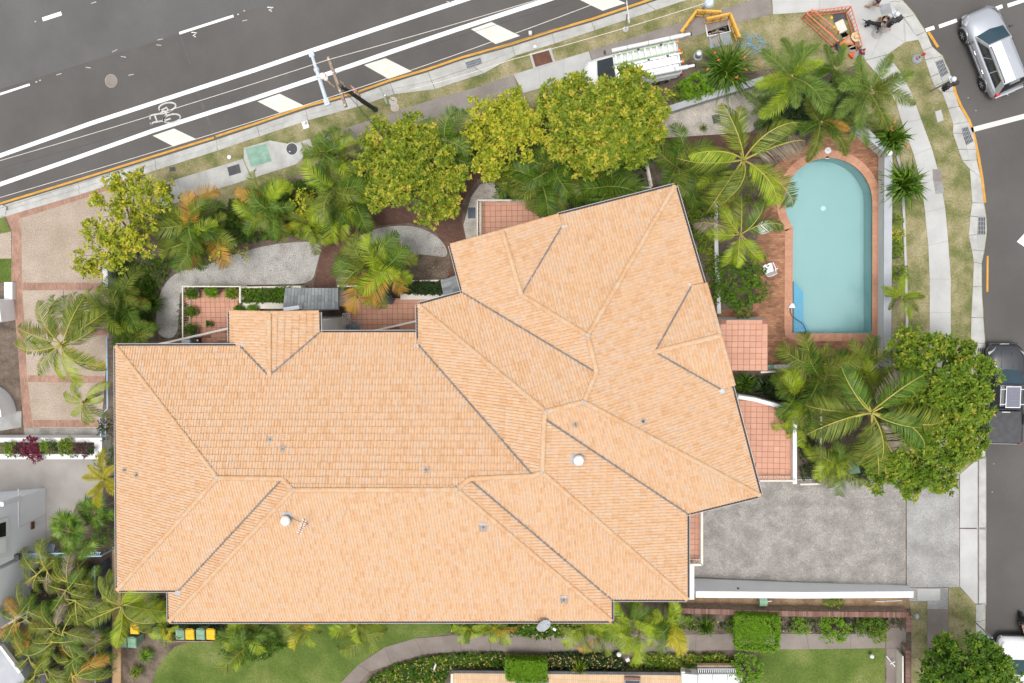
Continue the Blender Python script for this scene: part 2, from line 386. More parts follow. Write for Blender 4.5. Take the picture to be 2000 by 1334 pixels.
# leaves
YG=[(0,(.06,.125,.012)),(.35,(.185,.27,.02)),(.6,(.34,.385,.03)),(.8,(.54,.49,.055)),(1,(.64,.48,.09))]
M['leafyg']=randmat('yellow_green_leaf',YG,rough=.5,trans=.25,tint=.65,useobj=False)
M['leafy']=randmat('yellow_leaf',[(0,(.085,.16,.012)),(.35,(.27,.345,.022)),(.65,(.52,.50,.04)),(1,(.68,.56,.07))],rough=.5,trans=.25,tint=.6,useobj=False)
M['leafg']=randmat('green_leaf',[(0,(.03,.08,.007)),(.4,(.07,.155,.011)),(.75,(.13,.23,.016)),(1,(.28,.36,.025))],rough=.5,trans=.25,tint=.6,useobj=False)
M['leafmix']=randmat('green_gold_leaf',[(0,(.045,.11,.009)),(.4,(.145,.24,.016)),(.7,(.23,.32,.026)),(.88,(.42,.40,.05)),(1,(.55,.38,.08))],rough=.5,trans=.25,tint=.65,useobj=False)
M['leafbright']=randmat('bright_green_leaf',[(0,(.07,.17,.008)),(.5,(.15,.30,.012)),(1,(.26,.40,.03))],rough=.5,trans=.25,tint=.5,useobj=False)
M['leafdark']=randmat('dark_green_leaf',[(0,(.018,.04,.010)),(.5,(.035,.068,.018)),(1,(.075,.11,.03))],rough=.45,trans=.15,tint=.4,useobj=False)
M['leafred']=randmat('crimson_leaf',[(0,(.10,.02,.03)),(.5,(.20,.025,.06)),(1,(.30,.06,.09))],rough=.5,trans=.2,tint=.5,useobj=False)
M['leafplum']=randmat('plum_leaf',[(0,(.04,.02,.022)),(.5,(.085,.035,.04)),(1,(.12,.06,.05))],rough=.5,tint=.5,useobj=False)
M['petal']=randmat('flower_petal',[(0,(.7,.68,.64)),(.5,(.65,.5,.05)),(1,(.6,.2,.05))],rough=.7,useobj=False)
M['litter']=randmat('fallen_leaf',[(0,(.12,.07,.035)),(.5,(.28,.19,.10)),(1,(.45,.36,.25))],rough=.9,useobj=False)
def frondmat(name, stops): return randmat(name,stops,rough=.5,trans=.22,mott=.25,nscale=1.6,tint=.75)
M['fr_green']=frondmat('frond_green',[(0,(.03,.085,.012)),(.5,(.08,.165,.016)),(1,(.185,.265,.022))])
M['fr_olive']=frondmat('frond_olive',[(0,(.06,.105,.018)),(.5,(.145,.195,.024)),(1,(.30,.31,.04))])
M['fr_lime']=frondmat('frond_lime',[(0,(.14,.25,.014)),(.5,(.27,.38,.02)),(1,(.44,.46,.03))])
M['fr_yellow']=frondmat('frond_yellow',[(0,(.32,.33,.015)),(.5,(.48,.43,.02)),(1,(.58,.46,.03))])
M['fr_orange']=frondmat('frond_orange',[(0,(.36,.17,.03)),(.5,(.48,.25,.04)),(1,(.54,.34,.07))])
M['fr_dry']=frondmat('frond_dry',[(0,(.17,.125,.085)),(.5,(.26,.21,.15)),(1,(.36,.31,.25))])
M['fr_fox']=frondmat('frond_foxtail',[(0,(.05,.12,.02)),(.5,(.145,.24,.038)),(1,(.31,.38,.07))])
M['rachis']=mat('frond_stalk',(.36,.33,.06),(.47,.40,.10),scale=2,rough=.6)
M['rachisg']=mat('frond_stalk_green',(.17,.21,.04),(.28,.29,.07),scale=2,rough=.6)
def watermat():
    m,t,b=newmat('pool_water'); o=t.nodes['Material Output']
    tr=nd(t,'ShaderNodeBsdfTransparent'); tr.inputs[0].default_value=(.76,.90,.91,1)
    gl=nd(t,'ShaderNodeBsdfGlossy'); gl.inputs['Roughness'].default_value=.06
    fr=nd(t,'ShaderNodeFresnel',IOR=1.33); ms=nd(t,'ShaderNodeMixShader')
    g=nd(t,'ShaderNodeNewGeometry'); n=nd(t,'ShaderNodeTexNoise',Scale=2.2,Detail=3.0); t.links.new(g.outputs['Position'],n.inputs['Vector'])
    bp=nd(t,'ShaderNodeBump'); bp.inputs['Strength'].default_value=.12; bp.inputs['Distance'].default_value=.03
    t.links.new(n.outputs['Fac'],bp.inputs['Height']); t.links.new(bp.outputs[0],gl.inputs['Normal']); t.links.new(bp.outputs[0],fr.inputs['Normal'])
    t.links.new(fr.outputs[0],ms.inputs[0]); t.links.new(tr.outputs[0],ms.inputs[1]); t.links.new(gl.outputs[0],ms.inputs[2]); t.links.new(ms.outputs[0],o.inputs[0])
    return m
M['water']=watermat()
def sheet(name, px, z, m, holes=(), kind='structure', parent=None, world=False):
    mb=MB(); mb.prism(px if world else W(px,z), None, z, holes=holes); return tag(mb.build(name,M[m],parent),kind=kind if parent is None else None)
def slab(name, px, z0, z1, m, holes=(), parent=None, kind='structure', world=False):
    mb=MB(); mb.prism(px if world else W(px,z1), z0, z1, holes=holes); return tag(mb.build(name,M[m],parent),kind=kind if parent is None else None)
# ============================================================= ground, roads, paths
N_OUT=[(-160,449),(0,402),(150,357),(300,310),(420,273),(500,246),(595,213),(692,187),(761,162),(835,140),(902,117),(1000,90),(1078,65),(1156,42),(1264,6),(1340,-20),(1500,-75)]
N_BACK=[(-150,474),(6,424),(156,380),(306,332),(426,294),(508,266),(602,235),(700,208),(770,184),(850,174),(945,143),(1006,109),(1084,85),(1162,59),(1280,20),(1350,-3),(1506,-55)]
E_OUT=[(1735,-50),(1764,0),(1788,27),(1809,60),(1822,90),(1842,108),(1854,135),(1860,153),(1864,177),(1875,207),(1893,237),(1902,261),(1908,291),(1909,312),(1917,345),(1923,396),(1928,425),(1929,455),(1924,490),(1919,515),(1919,560),(1922,620),(1926,671),(1926,760),(1926,830),(1926,893)]
E_BACK=[(1700,-30),(1738,4),(1765,35),(1790,70),(1803,99),(1807,117),(1818,150),(1825,168),(1840,180),(1852,212),(1862,243),(1861,260),(1872,292),(1880,314),(1894,330),(1899,396),(1895,422),(1892,460),(1898,488),(1902,512),(1900,560),(1897,620),(1896,671),(1898,760),(1903,830),(1909,896)]
S_OUT=[(1926,1180),(1926,1214),(1925,1250),(1925,1300),(1925,1400),(1925,1800)]
S_BACK=[(1906,1180),(1906,1214),(1906,1250),(1906,1300),(1906,1400),(1906,1800)]
RZ=-.12
road=sheet('road',[(-1500,867),(0,402)]+N_OUT[2:]+[(1600,-95),(1690,-85),(1735,-50),(3600,-640),(3200,-1300),(-1900,240)],RZ,'asphalt')
side=sheet('side_road',E_OUT+S_OUT[:-1]+[(1925,2100),(2420,2100),(2420,-200),(1740,-60)],RZ+.004,'asphalt2')
def onroad(name,px,m,dz=.008,parent=road):
    mb=MB(); mb.prism(W(px,RZ+dz),None,RZ+dz); return mb.build(name,M[m],parent)
onroad('resurfaced_lane',[(-160,449)]+N_OUT[1:]+[(1600,-95),(1720,-75),(1735,-50),(1900,-100),(1500,-310),(640,-30),(520,10),(350,64),(85,147),(-220,240)],'asphalt2',.003)
def ribbon(name,px,wd,m,dz=.009,parent=road,z=None):
    zz=RZ+dz if z is None else z
    L=W(px,zz); h=wd/2*spx()
    a=offs(L,h); b=offs(L,-h); mb=MB()
    for i in range(len(L)-1): mb.add([(p.x,p.y,zz) for p in (b[i],b[i+1],a[i+1],a[i])],[(0,1,2,3)])
    return mb.build(name,M[m],parent)
ribbon('edge_line',[(-200,364),(0,304),(180,240),(340,188),(500,136),(605,100),(760,48),(905,0),(1200,-97)],8.5,'pwhite')
ribbon('edge_line',[(-200,415),(0,360),(150,308),(300,255),(500,191),(635,146),(770,99),(885,60),(1000,22),(1068,0),(1400,-112)],8.5,'pwhite')
for q in ([(298,265),(340,251),(382,271),(339,286)],[(503,198),(546,183),(593,206),(546,220)],[(711,127),(752,113),(804,139),(759,154)],[(920,57),(960,43),(1016,70),(968,86)],[(1133,0),(1175,-14),(1222,6),(1177,21)],[(88,332),(130,318),(172,338),(129,353)][:0]):
    if q: onroad('chevron_bar',q,'pcream')
for a,b,wd in (((350,65),(456,31),5),((-40,197),(58,165),4.5),((83,38),(120,26),8),((620,-22),(700,-48),5)): ribbon('lane_dash',[a,b],wd,'pwhite')
for u,v in ((71,160),(78,157),(465,28),(477,21),(69,42)): ribbon('lane_stud',[(u-1.6,v+.5),(u+1.6,v-.5)],2.4,'pworn')
for u,v,s in ((313,77,-.2),(310,88,.1),(224,99,-.5),(241,111,.15),(172,132,.15),(115,145,-.3),(256,146,-.2),(183,5,-.3),(478,40,-.2),(877,4,.2)): ribbon('survey_mark',[(u-5,v-5*s),(u+5,v+5*s)],1.4,'pworn')
ribbon('survey_mark',[(374,63),(384,64),(377,70)],1.8,'pwhite'); ribbon('survey_mark',[(380,71),(382,72)],2,'pwhite')
ribbon('survey_mark',[(522,14),(534,14.5),(525,20),(531,22)],1.8,'pwhite')
ribbon('pavement_seam',[(350,64),(372,125)],2,'seam',.006); ribbon('pavement_seam',[(385,178),(420,270)],5,'seam',.006)
ribbon('pavement_seam',[(-100,204),(85,147),(350,66)],1.6,'asphalt',.006)
# bicycle symbol painted in the bike lane
bk=MB(); zz=RZ+.010
def stroke(pts,wd):
    L=W(pts,zz); h=wd/2*spx(); a=offs(L,h); b=offs(L,-h)
    for i in range(len(L)-1): bk.add([(p.x,p.y,zz) for p in (b[i],b[i+1],a[i+1],a[i])],[(0,1,2,3)])
def cs(pts): return [(x/3.336,y/3.336) for x,y in pts]
for cx,cy,rx,ry in ((1090,697,56,27),(1120,772,56,27)):
    t=R(-12); stroke(cs([(cx+rx*math.cos(k)*math.cos(t)-ry*math.sin(k)*math.sin(t),cy+rx*math.cos(k)*math.sin(t)+ry*math.sin(k)*math.cos(t)) for k in [2*math.pi*i/24 for i in range(25)]]),3.4)
for s_ in ([(970,757),(1000,747),(1085,736),(1115,720)],[(975,752),(979,778)],[(1008,752),(1022,788)],[(982,812),(1000,797),(1070,786),(1112,772)],[(978,800),(988,816)],[(1060,782),(1086,742)],[(1042,722),(1085,700),(1098,722)]): stroke(cs(s_),3.2)
bk.build('bicycle_symbol',M['pworn'],road)
ribbon('no_stopping_line',[(-200,456),(0,397.5),(150,352),(300,305),(418,268.5)],4.2,'pyellow')
ribbon('no_stopping_line',[(421,266.5),(500,241),(595,208),(692,182),(761,157),(835,135),(902,112),(1000,85),(1078,60),(1156,37),(1264,1),(1340,-25)],4.2,'pyellow')
for a,b in (((1808,59),(1825,53.5)),((1834,52),(1869,39.5)),((1879,37),(1900,30)),((1925,24),(1958,12)),((1968,11),(2010,-3)),((2020,-7),(2052,-18))): ribbon('give_way_dash',[a,b],6.5,'pwhite',parent=side,dz=.012)
ribbon('stop_line',[(1897,254),(2020,222),(2200,176)],9,'pcream',parent=side,dz=.012)
ribbon('no_stopping_line',[(1813,62),(1822,76),(1832,92)],4.5,'pyellow',parent=side,dz=.012)
ribbon('no_stopping_line',[(1863,168),(1867,184),(1877,207),(1893,235),(1899,252),(1905,275),(1911,305),(1918,346),(1924,396)],4.5,'pyellow',parent=side,dz=.012)
ribbon('no_stopping_line',[(1929,500),(1928.5,570)],3.5,'pyellow',parent=side,dz=.012)
onroad('turn_arrow',[(1986,472),(2008,448),(2040,472),(2015,492)],'pwhite',.012,side)
for u,v in ((1890,190),(1812,118),(1940,905),(1937,960),(1905,215)): onroad('paint_spot',[(u,v),(u+2,v),(u+2,v+1.6),(u,v+1.6)],'pworn',.012,side)

# ---- kerbs: a low channel and a raised kerb, poured in lengths
def kerb(name,out,back,m='kerb',fr=.55):
    k=empty(name,P(*out[0],-.12)); k['kind']='structure'
    for i in range(len(out)-1):
        o0,o1,b0,b1=[P(*q,0) for q in (out[i],out[i+1],back[i],back[i+1])]
        e=.012/max((o1-o0).length,.3)
        o0,o1=o0.lerp(o1,e),o1.lerp(o0,e); b0,b1=b0.lerp(b1,e),b1.lerp(b0,e)
        c0=o0.lerp(b0,fr); c1=o1.lerp(b1,fr); mb=MB()
        q0=o0.lerp(b0,fr-.08); q1=o1.lerp(b1,fr-.08)
        zl,zh=-.104,.018
        mb.add([(o0.x,o0.y,zl),(o1.x,o1.y,zl),(q1.x,q1.y,zl-.006),(q0.x,q0.y,zl-.006),(c0.x,c0.y,zh),(c1.x,c1.y,zh),(b0.x,b0.y,zh),(b1.x,b1.y,zh),(o0.x,o0.y,-.2),(o1.x,o1.y,-.2),(b0.x,b0.y,-.2),(b1.x,b1.y,-.2)],
               [(0,1,2,3),(3,2,5,4),(4,5,7,6),(8,9,1,0),(6,7,11,10),(8,0,3,4,6,10),(1,9,11,7,5,2)])
        mb.build('kerb_length',M[m],k)
    return k
kerb('kerb',N_OUT,N_BACK); kerb('kerb',E_OUT,E_BACK); kerb('kerb',S_OUT,S_BACK,'kerbold',.45)

# ---- the block of land inside the kerbs
POOL_C=(1618,394)
def arc(c,r,a0,a1,n): return [(c[0]+r*math.cos(R(a0+(a1-a0)*i/n)),c[1]+r*math.sin(R(a0+(a1-a0)*i/n))) for i in range(n+1)]
POOL=arc(POOL_C,86.5,144.5,360,30)+[(1704,652),(1546.5,652)]           # px, clockwise in the photo
PIT=[(1378,43),(1419,34.5),(1425,61),(1383,70)]
DIG=[(1641,67),(1652,62),(1677,95),(1663,100)]
HOLES=[W(POOL),W(PIT),W(DIG)]
g=MB(); g.prism([(-260,-260),(260,-260),(260,260),(-260,260)],None,-.14,holes=HOLES); tag(g.build('ground',M['verge']),kind='structure')
LOT=[(-1500,900)]+N_BACK+[(1600,-72),(1660,-60)]+E_BACK+S_BACK+[(1906,2100),(-1500,2100)]
mb=MB(); mb.prism(W(LOT),-.2,0,holes=HOLES); tag(mb.build('garden_soil',M['mulch']),kind='structure')
def poly_back(a,b): return [p for p in N_BACK if a<=p[0]<=b]
sheet('verge',[(225,356)]+poly_back(300,1360)+[(1506,-55),(1600,-72),(1600,22),(1652,19),(1690,118),(1640,140),(1560,125),(1470,140),(1420,105),(1350,112),(1290,160),(1180,165),(1100,185),(1030,215),(930,240),(850,252),(760,268),(690,300),(620,322),(540,362),(480,395),(380,420),(270,400)],.004,'verge',holes=[W(PIT),W(DIG)])
sheet('verge',[(1690,118),(1733,107),(1768,82),(1795,76)]+E_BACK[4:-1]+[(1909,896),(1874,926),(1700,925),(1690,720),(1742,715),(1742,300),(1662,232),(1650,180)],.004,'verge')
sheet('verge',[(1853,1147),(1874,1147),(1906,1180),(1906,1800),(1851,1800),(1851,1300)],.004,'verge')
sheet('verge',[(1776,1176),(1811,1176),(1811,1800),(1780,1800),(1780,1200)],.004,'verge')
sheet('verge',[(-60,505),(22,505),(26,552),(-60,552)],.004,'lawn'); sheet('verge',[(-60,430),(6,424),(22,452),(-60,470)],.004,'lawn')
sheet('path',[(-60,470),(22,452),(22,505),(-60,520)],.003,'aggdrive')
sheet('lawn',smoothpoly([(285,1400),(300,1320),(318,1285),(350,1256),(420,1250),(440,1235),(440,1180),(890,1180),(890,1236),(810,1246),(750,1264),(700,1297),(665,1334),(650,1400)],1),.004,'lawn')
sheet('lawn',[(1482,1268),(1729,1266),(1728,1400),(1478,1400),(1475,1300)],.004,'lawn')
sheet('gravel_bed',smoothpoly([(316,560),(345,530),(400,520),(470,492),(540,475),(632,470),(618,520),(610,552),(560,556),(352,557),(350,600),(346,664),(303,655),(306,600)],2),.004,'gravel')
sheet('gravel_bed',smoothpoly([(690,478),(705,458),(740,444),(800,439),(845,454),(870,478),(876,504),(840,498),(800,496),(750,500),(710,496)],2),.006,'gravel')
sheet('gravel_bed',[(1270,279),(1287,250),(1300,225),(1450,176),(1500,165),(1512,230),(1465,258),(1380,264)],.004,'gravel2')
sheet('dry_bed',[(1330,1166),(1776,1166),(1776,1189),(1330,1187)],.003,'drymulch')
sheet('bare_path',[(905,440),(920,385),(938,360),(975,352),(975,392),(932,392),(931,470),(912,475)],.003,'gravel2')
sheet('garden_path',[(612,562),(618,530),(632,470),(660,440),(690,420),(760,395),(830,400),(870,385),(900,365),(920,320),(1000,300),(1100,290),(1283,270),(1460,259),(1530,262),(1548,300),(1500,312),(1400,305),(1280,312),(1180,325),(1080,325),(960,330),(925,360),(903,395),(903,440),(912,475),(885,545),(868,562),(880,520),(876,494),(850,450),(800,435),(740,441),(692,466),(660,520),(655,562)],.005,'paver')
# pool deck
deckpx=[(1540,300),(1600,272),(1645,242),(1720,302),(1716,712),(1500,714),(1499,626),(1404,626),(1404,606),(1470,600),(1482,520),(1478,440),(1495,380),(1508,330)]
sheet('pool_deck',deckpx,.008,'deck',holes=[W(POOL)])
# left driveway with brick bands
sheet('driveway',[(12,418),(206,356),(262,338),(270,400),(235,470),(215,545),(213,640),(197,845),(48,845),(36,700),(28,600),(22,550),(24,455)],.0055,'aggdrive')
sheet('brick_band',[(12,418),(110,386),(206,355),(262,337),(266,353),(209,372),(112,404),(36,428)],.008,'bandr')
sheet('brick_band',[(10,419),(36,428),(42,450),(43,560),(48,640),(53,740),(66,845),(47,845),(36,700),(28,600),(22,550),(25,455)],.007,'band')
for q in ([(43.5,552),(212,552),(212,567),(43.5,567)],[(48.5,640),(120,640),(210,642),(210,655),(49,653)],[(53.5,733),(205,735),(204,748),(54,746)],[(64,820),(197,820),(197,834),(66,834)]): sheet('brick_band',q,.0085,'band')
sheet('concrete_strip',[(48,836),(197,836),(197,853),(48,853)],.009,'stain')
ribbon('driveway_joint',[(124,568),(124,640)],1.5,'asphalt',z=.0075,parent=None)['kind']='structure'
sheet('neighbour_driveway',[(-200,893),(206,893),(200,960),(150,985),(105,1075),(60,1100),(-200,1100)],.004,'nbdrive') 

def path(name,a,b,m,z=.02,gap=.006,kind='structure'):
    r=empty(name,P(*a[0],0)); r['kind']=kind
    for i in range(len(a)-1):
        q=[P(*k,z) for k in (a[i],b[i],b[i+1],a[i+1])]; c=sum(q,Vector())/4
        q=[p+(c-p).normalized()*gap for p in q]; mb=MB(); mb.prism(q,0.0,z+random.uniform(-.002,.002)); mb.build('path_slab',M[m if isinstance(m,str) else m[i%len(m)]],r)
    return r
def slabs(name,polys,m,z=.02,gap=.005):
    r=empty(name,P(*polys[0][0],0)); r['kind']='structure'
    for q in polys:
        q=W(q,z); c=sum(q,Vector())/len(q); q=[p+(c-p).normalized()*gap for p in q]
        mb=MB(); mb.prism(q,0.0,z+random.uniform(-.002,.002)); mb.build('path_slab',M[m],r)
    return r
path('footpath',[(1690,118),(1726,160),(1750,200),(1762,240),(1785,302),(1800,362),(1807,415),(1813,480),(1816,545),(1816,610),(1816,680),(1816,760),(1818,850),(1822,925)],
     [(1733,107),(1757,138),(1780,180),(1799,233),(1820,289),(1834,340),(1846,405),(1852,470),(1857,545),(1857,610),(1857,680),(1857,760),(1858,850),(1862,920)],'conc')
sheet('pavement_bed',[(1505,-50),(1704,-46),(1738,3),(1764,35),(1789,70),(1795,76),(1768,82),(1734,106),(1690,117),(1684,100),(1662,40),(1652,19),(1600,22),(1510,28)],.012,'kerb')
slabs('corner_pavement',[[(1505,-50),(1600,-50),(1600,22),(1510,28)],[(1602,-50),(1704,-46),(1716,50),(1724,57),(1701,110),(1690,117),(1684,100),(1662,40),(1652,19),(1602,22)],
     [(1706,-44),(1738,4),(1764,36),(1766,81),(1726,57),(1718,50)],[(1767,39),(1790,70),(1796,77),(1769,82)],[(1726,59),(1765,83),(1734,106),(1691,117),(1702,111)]],'conc')
path('footpath',[(300,365),(345,350),(400,333),(440,321),(474,310)],[(318,404),(360,391),(415,372),(455,360),(490,348)],'kerb')
slabs('footpath',[[(476,289),(527,274),(569,282),(605,271),(612,288),(578,321),(530,336),(493,348),(476,311)]],'kerb')
path('footpath',[(612,272),(656,256),(710,239),(761,223),(803,208),(860,190),(929,171),(1002,146)],[(640,296),(680,283),(725,265),(775,248),(836,232),(880,222),(935,210),(1015,182)],'agg',gap=.004)
path('footpath',[(1003,145),(1052,130),(1101,115),(1150,100)],[(1022,182),(1056,172),(1101,157),(1162,137)],'conc')
path('footpath',[(1151,100),(1207,82),(1264,64),(1333,43),(1400,22),(1456,3),(1503,-12)],[(1160,124),(1217,110),(1274,95),(1345,75),(1410,52),(1467,38),(1509,27)],'agg',gap=.006)
path('footpath',[(1811,1148),(1811,1190),(1811,1260),(1811,1330),(1811,1420)],[(1852,1148),(1852,1190),(1851,1260),(1850,1330),(1850,1420)],['stain2','pathbrown','pathbrown','pathbrown'])
path('garden_walk',[(640,1390),(665,1334),(700,1298),(752,1264),(810,1247),(900,1240),(958,1239),(1077,1239),(1196,1239),(1290,1240),(1360,1239),(1450,1238),(1575,1238),(1660,1238),(1729,1238)],
     [(685,1390),(703,1334),(722,1312),(765,1297),(827,1278),(900,1273),(958,1272),(1077,1273),(1196,1273),(1285,1273),(1358,1271),(1450,1269),(1580,1268),(1662,1267),(1729,1266)],'pathbrown',gap=.008)
path('garden_walk',[(1731,1226),(1731,1266),(1731,1400)],[(1770,1226),(1769,1266),(1766,1400)],'pathbrown',gap=.008)
slabs('driveway',[[(1330,985),(1484,930),(1560,930),(1700,925),(1769,925),(1769,1146),(1700,1141),(1560,1136),(1330,1126)]],'stain')
slabs('driveway',[[(1771,925),(1873,926),(1874,1147),(1771,1147)]],'stain2')
slabs('driveway_apron',[[(1875,926),(1909,897),(1909,1031),(1875,1031)],[(1875,1033),(1909,1033),(1909,1179),(1905,1179),(1875,1146)]],'conc',.018)
slabs('driveway_apron',[[(1911,896),(1926,894),(1926,1031),(1911,1031)],[(1911,1033),(1926,1033),(1926,1179),(1911,1179)]],'kerb',-.06)
slab('apron_bed',[(1874,926),(1910,895),(1927,892),(1927,1181),(1905,1181),(1874,1147)],-.2,-.075,'kerbold')
slabs('side_path',[[(1776,1148),(1810,1148),(1810,1175),(1776,1175)]],'stain2')
# timber-look pale strip and dark path beside the left fence
# ---- pool
wp=W(POOL)
pm=MB(); n=len(wp)
pm.add([(p.x,p.y,.0) for p in wp]+[(p.x,p.y,-1.5) for p in wp],[(i,(i+1)%n,(i+1)%n+n,i+n) for i in range(n)])
pm.prism(wp,None,-1.5)
pool=empty('swimming_pool',P(1620,500,-1.5),'keyhole shaped swimming pool of pale turquoise water set in the brick deck','swimming pool')
pm.build('pool_shell',M['plaster'],pool)
mb=MB(); mb.prism(W(POOL,-.16),None,-.16); 
wt=mb.build('water_surface',M['water'],pool)
# coping laid piece by piece round the edge
cl=resample([Vector((p.x,p.y,0)) for p in wp]+[Vector((wp[0].x,wp[0].y,0))],.30)
A=sum(a.x*b.y-b.x*a.y for a,b in zip(cl,cl[1:])); sgn=-1 if A>0 else 1
co=offs(cl+[cl[1]],sgn*.40)[:len(cl)]; ci=offs(cl+[cl[1]],-sgn*.03)[:len(cl)]
# square the two lower corners off
for i in range(len(cl)-1):
    a,b=cl[i],cl[i+1]
    q=[ci[i],ci[i+1],co[i+1],co[i]]; c=(q[0]+q[1]+q[2]+q[3])/4
    q=[p+(c-p)*.012 for p in q]; mb=MB()
    if sum(k.x*l.y-l.x*k.y for k,l in zip(q,q[1:]+q[:1]))<0: q=q[::-1]
    mb.prism(q,-.02,.03); mb.build('coping_piece',M['coping'],pool)
# tiled entry ledge and steps in the lower left corner
lx=[(1549,552),(1569,571),(1569,622),(1549,652)]
mb=MB(); mb.prism(W([(1550,550),(1569,570),(1569,651),(1550,651)],-.55),-1.5,-.55); mb.build('entry_ledge',M['poolblue'],pool)
for r_,z_ in ((30,-.8),(20,-.42)):
    mb=MB(); mb.prism(W([(1550,651)]+[(1550+r_*math.cos(R(a)),651-r_*math.sin(R(a))) for a in range(0,91,10)],z_),-1.5,z_); mb.build('pool_step',M['poolblue'],pool)
mb=MB(); c=P(1608,407,-1.5); mb.lathe([(.14,0),(.14,.02),(0,.03)],c,16); mb.build('floor_drain',M['pipe'],pool)
# ============================================================= the orange roofed apartment building
RV={'A': (227, 676, 6.582), 'B': (470, 675.5, 6.601), 'GA': (526.5, 734, 7.199), 'GE': (624, 650, 6.367), 'GNE': (623, 609.5, 6.384), 'GRN': (526, 611, 7.231), 'GNW': (449, 609, 6.379), 'GWS': (450, 672.5, 6.369), 'ME': (818, 649.5, 6.388), 'WF': (818, 673, 6.62), 'WC': (817, 596, 6.582), 'IC': (905, 572, 6.634), 'NW': (880.5, 479, 6.631), 'NR': (981, 451.5, 7.748), 'NA': (1018.5, 576, 7.798), 'NE_': (1091, 420.5, 6.759), 'NF': (1097, 443, 6.775), 'NN': (1089.5, 421, 6.561), 'C': (1318, 363, 6.608), 'EA': (1374, 555, 6.58), 'J1': (1148, 655.5, 8.819), 'J2': (1165.5, 727.5, 8.823), 'J3': (1140, 785, 9.205), 'J4': (1066, 804, 9.18), 'VT': (1063, 817, 9.119), 'J5': (1059, 922, 9.129), 'VL': (1042, 929, 9.013), 'J6': (917, 935, 9.052), 'J7': (892, 956, 9.254), 'J8': (572, 957, 9.293), 'K8': (552, 935, 9.087), 'J9': (425, 933, 9.088), 'SW': (230, 1152, 6.592), 'SF': (351, 1152, 6.635), 'BW': (330, 1153, 6.364), 'BSW': (331, 1213, 6.385), 'BSE': (1194, 1212, 6.469), 'BE': (1194, 1169.5, 6.503), 'RSE': (1342, 1170, 6.491), 'RF': (1342, 1002, 6.576), 'SE': (1484, 967, 6.597), 'XA': (1279, 687, 7.759), 'XR': (1407, 655.5, 7.756), 'XN': (1378, 553, 6.812), 'XNF': (1350, 559, 6.804), 'XS': (1433, 752.5, 6.789), 'XSF': (1407, 759.5, 6.785), 'ES': (1428.5, 755.5, 6.582)}
RP={k:P(*v) for k,v in RV.items()}
# face: outline, eave direction (two points, left to right looking up the slope)
RF={'north':('A B GA GE ME WF VL J6 J7 J8 K8 J9','B','A'),'west':('A J9 SW','A','SW'),'southw':('J9 K8 SF SW','SW','SF'),
 'midw':('K8 J8 BSW BW SF','BW','BSW'),'mids':('J8 J7 BSE BSW','BSW','BSE'),'mide':('J7 J6 BE BSE','BSE','BE'),
 'souther':('J6 VL J5 RSE BE','BE','RSE'),'eastr':('J5 VT RF RSE','RSE','RF'),'wingw':('WC WF VL J5 VT J4','WC','WF'),
 'wingn':('WC IC J2 J3 J4','IC','WC'),'gabl':('IC NW NR NA J1 J2','NW','IC'),'gabr':('NR NE_ NF NA','NF','NE_'),
 'wnorth':('NN C J1 NA NF','C','NN'),'east':('C EA XNF XA XSF ES SE J3 J2 J1','SE','C'),'xn':('XA XR XN XNF','XN','XNF'),
 'xs':('XA XSF XS XR','XSF','XS'),'sse':('J3 J4 VT RF SE','RF','SE'),'sgw':('GNW GRN GA B GWS','GNW','GWS'),'sge':('GRN GNE GE GA','GE','GNE')}
TW,TG=.300,.345
PROF=[(0,.006),(.05,.040),(.15,.046),(.26,.008),(.48,.004),(.55,.040),(.65,.046),(.76,.008),(1.0,.004)]

LIFT=.045
def tile_verts(u0,wd,g):                                   # tile in (across, up, normal)
    top=[]; low=[]; hi=[]
    for a,h in PROF:
        low.append((u0+a*wd*.985,-.02,h+LIFT)); hi.append((u0+a*wd*.985,g+.03,h-.004)); top.append((u0+a*wd*.985,-.02,h-.004))
    return low,hi,top
n_=len(PROF)
def tile_add(mb,low,hi,fr):
    for a,b in ((0,5),(4,9)):
        l,h_,f_=low[a:b],hi[a:b],fr[a:b]; k=len(l); mb.add(l+h_+f_,[(i,i+1,k+i+1,k+i) for i in range(k-1)]+[(2*k+i,2*k+i+1,i+1,i) for i in range(k-1)])
def tile_mesh():
    mb=MB(); tile_add(mb,*tile_verts(0,TW,TG)); return mb.mesh('roof_tile',M['tile'])
def clip(poly,a,b):                                        # keep the left side of a->b ; poly of (x,y,z)
    out=[]; n=len(poly)
    def s(p): return (b[0]-a[0])*(p[1]-a[1])-(b[1]-a[1])*(p[0]-a[0])
    for i in range(n):
        p,q=poly[i],poly[(i+1)%n]; sp,sq=s(p),s(q)
        if sp>=0: out.append(p)
        if (sp>=0)!=(sq>=0):
            t=sp/(sp-sq); out.append(tuple(p[k]+(q[k]-p[k])*t for k in range(3)))
    return out
class Face: pass
